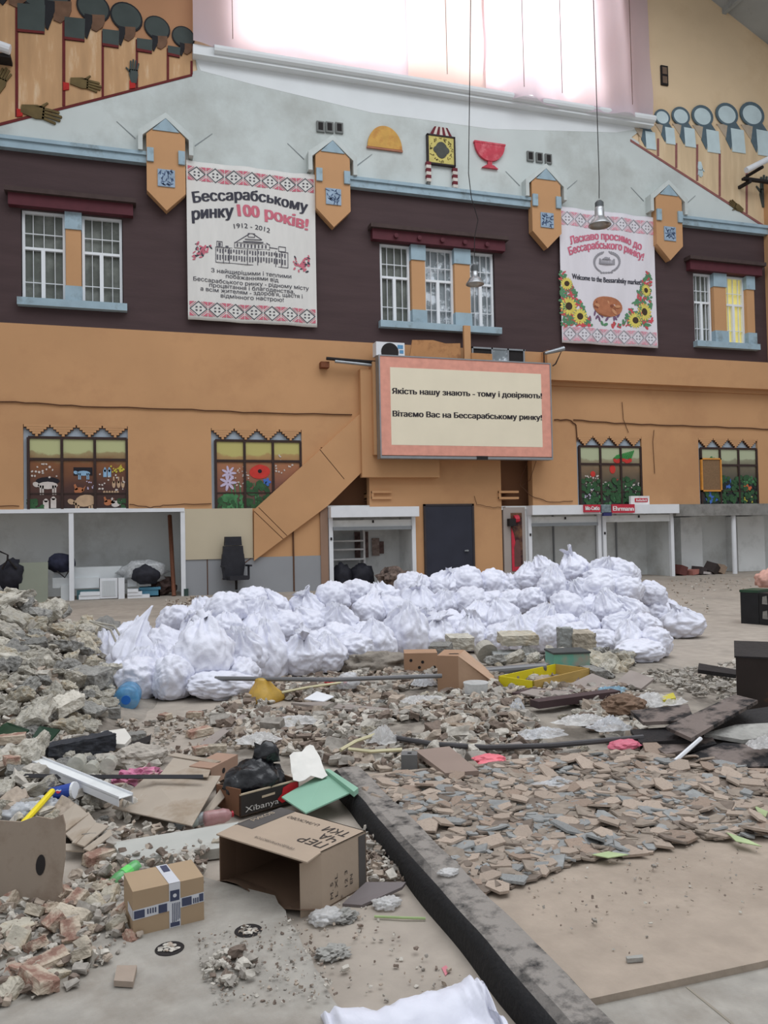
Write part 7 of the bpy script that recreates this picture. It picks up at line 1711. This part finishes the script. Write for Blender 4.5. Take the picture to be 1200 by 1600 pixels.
# yellow bag
c_ = G(416, 1096, 0); r = thing('yellow_bag', 'yellow plastic bag standing in front of the white sacks', 'bag', c_); m_yb = film('yellow_plastic_film', C(236, 196, 92), .08, .3, .4)
b = MB(); vs = []; n = 24; st = 12; prof = [(.0, .15), (.02, .175), (.05, .18), (.09, .165), (.13, .14), (.16, .12), (.19, .10), (.215, .085), (.235, .075), (.26, .07), (.28, .055), (.29, .03), (.292, .0)]
for j, (z, rr) in enumerate(prof):
    for k in range(n): a = 6.283 * k / n; w_ = 1 + .12 * math.sin(a * 3 + 1) + .1 * noise.noise(_v((math.cos(a) * 2, math.sin(a) * 2, z * 9))); vs.append((c_.x + rr * w_ * math.cos(a) - z * .15, c_.y + rr * .8 * w_ * math.sin(a), z * .8))
b.add(vs, [(j * n + k, j * n + (k + 1) % n, (j + 1) * n + (k + 1) % n, (j + 1) * n + k) for j in range(len(prof) - 1) for k in range(n)]); b.build('bag_body', m_yb, r, smooth=True)

# ---- middle litter
def rod(name, pts, rad, m, label, cat, n=8):
    b = MB(); b.tube([G(px, py, z) for px, py, z in pts], rad, n); return one(name, b, m, label, cat)
m_pipe = mat('grey_pipe', C(120, 120, 122), .45, 3, .1, metallic=.4)
rod('steel_pipe', [(336, 1060, .22), (520, 1062, .22), (690, 1056, .2)], .022, m_pipe, 'long grey steel pipe lying across the front of the sacks', 'pipe')
rod('steel_pipe', [(752, 1050, .16), (852, 1042, .18)], .045, m_pipe, 'short thick grey pipe behind the yellow tray', 'pipe', 12)
m_bcar = mat('brown_carton', C(168, 134, 108), .8, 3, .08)
r, q_, u, d, L0 = gbox('wrapped_carton', (684, 1081), (717, 1082), .42, .36, m_bcar, 'brown carton wrapped with clear film in the middle litter', 'box', .02)
b = MB(); vs = [q_(L0, 0, .36), q_(L0 + .34, .05, .1), q_(L0 + .36, .1, .04), q_(L0, 0, .02), q_(L0, .42, .36), q_(L0 + .3, .4, .12), q_(L0 + .34, .4, .03), q_(L0, .42, .02)]
b.add(vs, [(0, 3, 2, 1), (4, 5, 6, 7), (0, 1, 5, 4), (1, 2, 6, 5), (2, 3, 7, 6)]); b.build('slumped_side', mat('slumped_kraft', C(188, 156, 130), .4, 3, .1, bump=.4, bscale=10), r)
b = MB(); b.add([q_(.1, .1, .363), q_(.2, .12, .363), q_(.19, .16, .363), q_(.1, .14, .363)], [(0, 1, 2, 3)]); b.build('dark_mark', m_dark, r)
gbox('fruit_carton', (632, 1049), (684, 1048), .3, .2, m_bcar, 'low brown carton with round holes behind the wrapped carton', 'box', .06, ((.2, .6), (.55, .5), (.45, .2), (.9, .2)))
r, q_, u, d, L0 = gbox('yellow_tray', (834, 1086), (922, 1064), .42, .13, mat('ochre_wood', C(190, 158, 92), .7, 6, .1, stretch=(1, 1, 4)), 'shallow yellow tray with raised sides in the middle litter', 'tray', .06, open_top=True, m2=mat('bright_yellow', C(222, 206, 40), .5, 3, .05))
r, q_, u, d, L0 = gbox('teal_crate', (866, 1042), (922, 1040), .32, .13, mat('teal_plastic', C(116, 176, 160), .6, 3, .1, stain=C(170, 160, 146), stain_scale=3), 'small teal box resting on the grey rubble blocks', 'box', .16)
b = MB(); b.add([q_(x, y, z) for z in (.13, .15) for y in (-.01, .33) for x in (-.01, L0 + .01)], [(0, 2, 3, 1), (4, 5, 7, 6), (0, 1, 5, 4), (2, 6, 7, 3), (0, 4, 6, 2), (1, 3, 7, 5)]); b.build('lid', mat('dark_grey_lid', C(70, 74, 74), .6), r)
b = MB(); c_ = G(744, 1090, .05); b.lathe([(0, 0), (.10, 0), (.115, .13), (.12, .14), (.118, .145), (.0, .145)], 24, 0, Matrix.Translation(c_)); one('plastic_tub', b, film('frosted_tub', C(228, 230, 230), .12, .3, .3), 'translucent white round tub before the wrapped carton', 'tub', smooth=False)
# grey slabs at the right foot of the sacks
for k, (a_, c_, dp, h, z, lb, m) in enumerate([((670, 1028), (702, 1028.5), .3, .14, .12, 'squared brown grey block left of the round concrete disc', m_conc2), ((705, 1018), (742, 1016.5), .35, .16, .14, 'rough mortared block behind the wrapped carton', m_conc), ((772, 1042), (834, 1041), .3, .14, .04, 'long light grey kerb block before the sacks', mat('light_grey_kerb', C(156, 158, 156), .9, 4, .1, bump=.4)), ((785, 1010), (842, 1008.5), .35, .12, .26, 'flat buff slab lying against the sacks', m_conc3), ((897, 1022), (932, 1021), .3, .24, .14, 'rusty layered block right of the upright grey block', m_brick2), ((930, 1068), (950, 1066.5), .3, .12, .05, 'grey block under the teal box', m_conc2)]):
    gbox('concrete_block', a_, c_, dp, h, m, lb, 'block', z, tilt=.05)
gbox('upright_block', (875, 1024), (896, 1023.5), .16, .32, mat('light_grey_kerb', C(156, 158, 156), .9), 'upright light grey block standing before the white sacks', 'block', .12)
c_ = G(762, 1022, .16); b = MB(); b.tube([c_, c_ + _v((0, .12, .05))], [.13, .12], 18); one('concrete_disc', b, m_conc, 'round pale concrete disc leaning on the blocks', 'disc')
r_ = place_mesh('boulder', stone_mesh(5, m_conc3), G(950, 1040, .12), (.3, .5, .2), .55, 'long brown mortar lump right of the teal box', 'rubble', None)
c_ = G(590, 1048, .0); b = lump((c_.x, c_.y + .05, .06), .42, .22, .15, 41, .22, 4, 3); one('dust_mound', b, m_dust, 'grey mound of dust at the foot of the middle sacks', 'rubble', smooth=True)
# boards and planks
m_bb = mat('dark_veneer', C(72, 56, 58), .5, 4, .15, stretch=(1, 6, 1)); m_gb = mat('grey_board', C(150, 140, 134), .7, 4, .08)
r, q_, u, d, L0 = gbox('dark_plank', (842, 1108), (970, 1090), .12, .06, m_bb, 'thick dark purple brown plank in the middle litter', 'plank', .12)
sheet('dark_frame_board', [(800, 1082, .14), (830, 1074, .15), (908, 1080, .14), (850, 1092, .13)], .015, m_bb, 'dark edged flat board before the yellow tray', 'board')
sheet('grey_inset', [(812, 1082, .155), (832, 1076, .165), (895, 1081, .155), (850, 1090, .145)], .012, m_gb, 'grey flat panel lying on the dark edged board', 'board')
sheet('kraft_sheet', [(762, 1086, .08), (790, 1075, .09), (830, 1080, .09), (812, 1090, .07)], .006, m_kraft, 'flat tan cardboard piece right of the round tub', 'cardboard')
sheet('grey_board', [(870, 1078, .14), (925, 1052, .2), (965, 1068, .18), (905, 1088, .12)], .02, m_gb, 'grey board slanting right of the yellow tray', 'board'); sheet('grey_board', [(962, 1066, .14), (985, 1047, .2), (1022, 1060, .18), (1002, 1076, .12)], .02, m_gb, 'light grey board at the right end of the middle litter', 'board')
A = G(648, 1170, .08); sheet('brown_board', [(648, 1172, .12), (702, 1166, .13), (748, 1204, .12), (696, 1208, .11)], .03, mat('brown_laminate', C(146, 128, 118), .6, 3, .06), 'flat grey brown board behind the tile field', 'board')
r, q_, u, d, L0 = gbox('grey_socket', (627, 1206), (652, 1206), .1, .11, mat('grey_plastic_box', C(112, 112, 112), .5, 5, .15), 'small grey plastic box left of the flat brown board', 'box', .03)
b = MB(); b.add([q_(L0 * .4, .03, .112), q_(L0 * .65, .03, .112), q_(L0 * .65, .06, .112), q_(L0 * .4, .06, .112)], [(0, 1, 2, 3)]); b.build('box_hole', m_dark, r)
rod('rubber_strip', [(612, 1152, .1), (680, 1163, .09), (760, 1168, .09), (860, 1165, .1), (1005, 1152, .13)], .02, mat('dark_rubber', C(74, 72, 74), .5), 'long dark rubber strip curving behind the tile field', 'strip')
sheet('floor_plank', [(455, 1098, .08), (505, 1096, .09), (655, 1112, .09), (650, 1118, .08), (500, 1104, .07)], .02, m_gb, 'long grey floor plank lying in the rubble field', 'plank')
sheet('floor_plank', [(310, 1163, .03), (378, 1116, .05), (386, 1118, .05), (330, 1165, .03)], .02, m_gb, 'grey floor plank pointing towards the white sacks, left', 'plank')
sheet('floor_plank', [(770, 1166, .09), (812, 1158, .1), (818, 1162, .1), (776, 1170, .08)], .02, m_gb, 'short dark edged plank piece behind the tile field', 'plank')
m_yw = mat('pale_yellow_wood', C(214, 206, 170), .8, 5, .08)
for k, (pts, lb) in enumerate([([(440, 1082, .08), (480, 1074, .1), (536, 1066, .12)], 'long pale yellow stick before the white sacks'), ([(545, 1170, .1), (580, 1174, .1), (628, 1171, .1)], 'pale yellow stick left of the grey box'), ([(532, 1172, .09), (556, 1158, .11), (585, 1148, .13)], 'slanting pale stick under the crumpled paper'), ([(672, 1131, .1), (720, 1132, .1), (758, 1130, .1)], 'tan wood stick in the middle of the rubble field')]):
    rod('wood_stick', pts, .014, m_yw if k < 3 else m_kraft, lb, 'stick', 5)
sheet('board_end', [(535, 1412, .012), (572, 1378, .05), (634, 1378, .05), (628, 1386, .04), (565, 1414, .012)], .012, mat('dark_laminate', C(112, 104, 104), .5, 3, .08), 'pointed dark board end between open carton and kerb', 'board')
# burnt boards and box at the right
m_burn = mat('charred_board', C(126, 114, 108), .7, 2.2, .25, bump=.3, stain=C(26, 24, 26), stain_scale=3.2, stain_lo=.44, stain_hi=.55)
m_burn2 = mat('charred_black', C(34, 31, 32), .6, 4, .3, bump=.4)
for k, (pts, m, lb) in enumerate([
    ([(985, 1110, .22), (1075, 1100, .25), (1085, 1125, .24), (1005, 1128, .2)], m_burn, 'rear left charred board under the long sloping one'),
    ([(1040, 1135, .22), (1148, 1085, .34), (1184, 1094, .34), (1080, 1153, .2)], m_burn, 'long sloping charred board on top of the burnt pile'),
    ([(985, 1140, .14), (1060, 1135, .17), (1080, 1155, .16), (1000, 1160, .12)], m_burn2, 'blackened board below the sloping one, left'),
    ([(1020, 1165, .11), (1110, 1148, .15), (1120, 1162, .14), (1040, 1178, .1)], m_burn, 'scorched brown board under the white strip'),
    ([(1075, 1180, .10), (1130, 1160, .14), (1230, 1168, .14), (1215, 1196, .1), (1130, 1200, .07)], m_burn, 'lowest rounded scorched panel at the front right'),
    ([(1100, 1146, .17), (1150, 1132, .2), (1230, 1128, .22), (1230, 1150, .18), (1160, 1156, .15)], m_conc2, 'grey green flaking sheet among the burnt boards')]):
    sheet('burnt_board', pts, .025, m, lb, 'board', 'burnt boards')
b = MB(); b.slab([G(1000, 1160, .12), G(1090, 1120, .2), G(1230, 1100, .26), G(1230, 1190, .06), G(1060, 1190, .05)], .05); one('char_heap', b, m_burn2, 'black charred layer beneath the burnt boards', 'char')
rod('white_strip', [(1055, 1189, .1), (1095, 1154, .19)], .014, m_white, 'white plastic strip leaning on the burnt boards', 'strip', 6)
r, q_, u, d, L0 = gbox('charred_box', (1152, 1112), (1245, 1118), .7, .45, mat('charred_metal', C(46, 38, 36), .5, 3, .3, stain=C(112, 78, 52), stain_scale=1.6, stain_lo=.56, stain_hi=.7), 'blackened metal box at the right edge above burnt boards', 'box', .06, tilt=.02)
b = MB(); wallq(b, [q_(-.01, -.01, .45), q_(L0, -.01, .45), q_(L0, .72, .47), q_(-.01, .72, .47)], up_, .015); b.build('lid', m_burn2, r)
sheet('dark_beam', [(1090, 1046, .12), (1092, 1036, .14), (1150, 1046, .14), (1150, 1054, .12)], .04, m_burn2, 'black beam behind the blackened box', 'beam')
# black crates further back
r, q_, u, d, L0 = gbox('plastic_crate', (1158, 974), (1186, 976), .5, .52, mat('black_crate', C(34, 34, 36), .5, 5, .2), 'left black plastic crate at the right edge on the far floor', 'crate', 0)
b = MB(); b.add([q_(x, y, z) for z in (.52, .56) for y in (-.01, .5) for x in (-.01, L0)], [(0, 2, 3, 1), (4, 5, 7, 6), (0, 1, 5, 4), (2, 6, 7, 3), (0, 4, 6, 2), (1, 3, 7, 5)]); b.build('crate_rim', mat('green_rim', C(44, 70, 52), .5), r)
r, q_, u, d, L0 = gbox('plastic_crate', (1187, 976), (1225, 980), .5, .52, mat('black_crate', C(34, 34, 36), .5), 'right black plastic crate with grey dirt marks at the right edge', 'crate', 0)
for z in (.1, .34):
    b = MB(); b.add([q_(.06, -.004, z), q_(.16, -.004, z), q_(.15, -.004, z + .14), q_(.07, -.004, z + .12)], [(0, 1, 2, 3)]); b.build('dirt_mark', m_conc2, r)
c_ = W(1195, 912, 11.6); one('pink_sack', crump((c_.x + .05, 11.5, .53), .25, .2, .17, 44, .3), mat('pink_sack_cloth', C(206, 160, 146), .9, 6, .1), 'pinkish sack lying on top of the black crates', 'sack', smooth=True)
r_ = place_mesh('boulder', stone_mesh(3, m_conc2), G(1062, 962, .06), (0, 0, 1), .28, 'single dark stone on the far floor behind the sack lying apart', 'rubble', None)

# ---- plastic films, papers, leaves
def filmsheet(c, rx, ry, h, seed_):
    """thin crumpled plastic sheet lying loosely: uneven outline, sharp creases"""
    g = random.Random(seed_); n, st = 40, 16; vs = [(c.x, c.y, c.z + h)]; b = MB()
    for j in range(1, st + 1):
        t = j / st
        for k in range(n):
            a = 6.283 * (k + g.uniform(-.3, .3)) / n; w = 1 + .28 * noise.noise(_v((math.cos(a) * 1.6, math.sin(a) * 1.6, seed_))) + .10 * math.sin(a * 7 + seed_)
            x = t * w * math.cos(a); y = t * w * math.sin(a); q = _v((x * 2.6 + seed_, y * 2.6, 0))
            z = (1 - 2.2 * abs(noise.noise(q))) * .55 + (1 - 2 * abs(noise.noise(q * 2.2))) * .3 + .4 * noise.noise(q * .5)
            vs.append((c.x + rx * x, c.y + ry * y, max(c.z - .01, c.z + h * (.25 + z) * (1.15 - t ** 2)) + .006))
    fs = [(0, 1 + k, 1 + (k + 1) % n) for k in range(n)] + [(1 + (j - 1) * n + k, 1 + j * n + k, 1 + j * n + (k + 1) % n, 1 + (j - 1) * n + (k + 1) % n) for j in range(1, st) for k in range(n)]
    b.add(vs, fs); return b
m_clear = film('clear_film', C(232, 234, 238), .42, .1, .25); m_milky = film('milky_film', C(236, 235, 234), .25, .25, .35)
for k, (px, py, z, rx, ry, rz, m, lb) in enumerate([
    (868, 1226, .07, .17, .12, .022, m_clear, 'clear flat plastic bag lying on the tile field'),
    (458, 1130, .05, .24, .16, .05, m_milky, 'greyish milky film heap behind the white paper sheet'),
    (405, 1160, .08, .16, .12, .06, m_milky, 'grey crumpled film behind the black bag'),
    (600, 1160, .07, .12, .1, .10, m_milky, 'crumpled whitish paper standing behind pale sticks'),
    (660, 1098, .06, .22, .16, .06, m_milky, 'white thin bag on the rubble left of the round tub'),
    (663, 1072, .06, .13, .12, .11, m_clear, 'clear bag bunched left of the wrapped carton'),
    (845, 1150, .09, .2, .13, .055, m_clear, 'clear bag in rubble above the rubber strip'),
    (905, 1130, .1, .2, .13, .06, m_milky, 'white bag in rubble below the dark plank'),
    (808, 1112, .09, .08, .07, .09, m_clear, 'shiny clear film strip standing below the dark frame board'),
    (955, 1140, .1, .17, .12, .08, m_clear, 'clear bag left of the burnt boards'),
    (1025, 1100, .1, .28, .18, .08, m_milky, 'milky film sheet behind the burnt boards'),
    (955, 1085, .12, .16, .1, .07, film('bluish_film', C(170, 206, 226), .2, .2, .3), 'bluish film left of the stringy lump'),
    (1188, 1168, .16, .1, .08, .06, m_milky, 'white film at the right edge on the burnt boards')]):
    c_ = G(px, py, z); one('plastic_bag', filmsheet(c_, rx, ry, rz, 50 + k), m, lb, 'plastic bag', smooth=False)
c_ = G(545, 1075, .05); one('paper_cup', crump((c_.x, c_.y, .05), .1, .08, .08, 71, .4), m_clear, 'small clear crushed cup beside the red scrap', 'cup', smooth=True)
c_ = G(485, 1092, .06); sheet('white_sheet', [(475, 1092, .1), (495, 1080, .12), (522, 1088, .1), (505, 1096, .09)], .008, m_white, 'flat white torn sheet on the long grey plank', 'sheet')
c_ = G(525, 1072, .04); one('red_scrap', crump((c_.x, c_.y, .05), .1, .07, .03, 72, .5), mat('red_scrap_film', C(196, 60, 66), .5), 'red scrap before the white sacks', 'scrap', smooth=False)
c_ = G(765, 1190, .08); one('pink_film', crump((c_.x, c_.y, .07), .1, .07, .03, 73, .4, 1.6, 3), mat('pink_film', C(232, 120, 132), .4, 6, .15), 'bright pink film left behind the tile field', 'plastic bag', smooth=False)
c_ = G(976, 1168, .09); one('pink_film', crump((c_.x, c_.y, .08), .1, .06, .035, 74, .3, 1.6, 3), mat('rose_film', C(206, 108, 128), .4, 6, .15), 'rose film scrap left of the burnt boards', 'plastic bag', smooth=False)
c_ = G(975, 1110, .1); one('stringy_lump', crump((c_.x, c_.y, .06), .17, .13, .09, 75, .28, 2.2), mat('stringy_brown', C(120, 98, 82), .95, 14, .35, bump=.6), 'brown stringy lump between dark plank and burnt boards', 'scrap', smooth=False)
sheet('yellow_scrap', [(1032, 1088, .16), (1052, 1082, .17), (1056, 1090, .16), (1036, 1094, .15)], .05, m_yel, 'small yellow scrap behind the burnt boards', 'scrap')
for k, (px, py, rx, rz, m, lb) in enumerate([(604, 1417, .045, .02, m_milky, 'crumpled white tissue right of the pointed board'), (508, 1440, .055, .025, m_milky, 'crumpled white film below the open carton corner'), (700, 1366, .035, .012, m_milky, 'white scrap on the kerb')]):
    c_ = G(px, py, .12 if k == 2 else .002); one('crumpled_paper', crump(c_, rx, rx * .8, rz, 80 + k, .5, 2.5), m, lb, 'paper', 'crumpled paper bits' if False else None, smooth=True)
for k, (px, py, s) in enumerate([(535, 1438, .05), (520, 1495, .05)]):
    c_ = G(px, py, .0); one('mortar_crumb', crump(c_, s, s * .7, s * .4, 90 + k, .6, 3), m_conc2, ['dark grey crumbly mortar lump under the open carton corner', 'grey crumbly mortar lump on the floor strip left of kerb'][k], 'rubble', smooth=False)
sheet('tile_piece', [(178, 1532, .06), (183, 1508, .06), (214, 1508, .06), (208, 1534, .06)], .02, m_tile, 'square pinkish tile piece alone on the left front slab', 'tile')
rod('leek_stalk', [(585, 1432, .01), (630, 1434, .012), (665, 1435, .01)], .005, mat('stem_green', C(158, 178, 126), .6), 'thin green stem lying left of the kerb', 'stem', 6)
m_leaf = mat('leek_green', C(172, 188, 142), .6, 5, .15)
for k, (pts, lb) in enumerate([([(925, 1335, .1), (950, 1330, .1), (982, 1335, .1), (950, 1340, .1)], 'pale green leaf lying in the middle of the tile field'), ([(1135, 1300, .1), (1170, 1312, .1), (1190, 1322, .1), (1150, 1314, .1)], 'long green leaf at the right of the tile field'), ([(1178, 1258, .1), (1200, 1268, .12), (1196, 1276, .1), (1184, 1268, .1)], 'green leaf at the right edge of the tile field')]):
    sheet('green_leaf', pts, .004, m_leaf, lb, 'leaf')
sheet('pink_petal', [(690, 1512, .004), (697, 1508, .004), (703, 1516, .004), (696, 1524, .004)], .003, mat('petal_pink', C(206, 130, 140), .7), 'pink petal on the floor strip left of the kerb', 'petal')
sheet('stone_sliver', [(978, 1494, .078), (1004, 1491, .078), (1005, 1496, .078), (980, 1498, .078)], .015, m_conc2, 'grey stone sliver on the bare tan bed', 'rubble')
# round sockets in the left slab, filled with crumbs
for k, (px, py) in enumerate([(265, 1482), (388, 1454)]):
    c_ = G(px, py, .0365); r = thing('floor_socket', ['left round hole in the front slab, half filled with rubble', 'right round hole in the front slab, below the open carton'][k], 'floor hole', c_)
    b = MB(); b.lathe([(.047, .0), (.052, .002), (.055, 0.0)], 24, 0, Matrix.Translation(c_)); b.add([c_ + _v((.048 * math.cos(t), .048 * math.sin(t), .0005)) for t in [q_ * .2618 for q_ in range(24)]], [tuple(range(24))]); b.build('hole_ring', m_dark, r)
    b = MB(); gq = random.Random(k)
    for q_ in range(26):
        vs, fs = STONES[gq.randrange(10)]; s = gq.uniform(.01, .024); t = gq.uniform(0, 6.28); rr = .036 * math.sqrt(gq.random()); b.add([(c_.x + rr * math.cos(t) + x * s, c_.y + rr * math.sin(t) + y * s, c_.z + .002 + max(0, z + .2) * s * .6) for x, y, z in vs], fs, gq.randrange(3))
    o = b.build('socket_rubble', m_grv[:3], r); o['kind'] = 'stuff'
# white sack at the very front
def front_sack():
    b = MB(); nx, ny = 44, 30; vs = []
    a = G(505, 1600, .0); c = G(762, 1600, .0); 
    top = [(512, 1590), (530, 1580), (600, 1582), (660, 1562), (700, 1548), (722, 1536), (736, 1545), (745, 1580), (757, 1598)]
    tz = [.02, .05, .06, .07, .08, .10, .10, .08, .05]
    for j in range(ny + 1):
        v = j / ny
        for i in range(nx + 1):
            u = i / nx * (len(top) - 1); k = min(int(u), len(top) - 2); f = u - k; p0 = G(*top[k], tz[k]); p1 = G(*top[k + 1], tz[k + 1]); p = p0.lerp(p1, f)
            q_ = p + _v((.05 * (u / 8 - .5), -.42 * v, 0)); q_.z = p.z * (1 - .2 * v) + .05 * math.sin(min(1, v * 2.2) * math.pi) + .018 * noise.noise(_v((u * 2.2 + v * 3, v * 4, 0))) + .012 * (1 - 2 * abs(noise.noise(_v((u * 3, v * 8 + u, 3)))))
            vs.append(q_)
    n = len(vs); fs = [(j * (nx + 1) + i, (j + 1) * (nx + 1) + i, (j + 1) * (nx + 1) + i + 1, j * (nx + 1) + i + 1) for j in range(ny) for i in range(nx)]
    b.add(vs, fs); b.add([(p.x, p.y, min(.012, p.z - .01)) for p in vs], [tuple(reversed(f)) for f in fs]); 
    rim = [i for i in range(nx + 1)]
    b.f += [(i + 1, i, i + n, i + 1 + n) for i in range(nx)]; b.m += [0] * nx
    for side in (0, nx):
        for j in range(ny):
            p = j * (nx + 1) + side; q_ = p + nx + 1; b.f.append((p, q_, q_ + n, p + n) if side else (q_, p, p + n, q_ + n)); b.m.append(0)
    one('empty_sack', b, m_sack, 'white empty sack lying at the bottom edge of the view', 'sack', smooth=True)
front_sack()
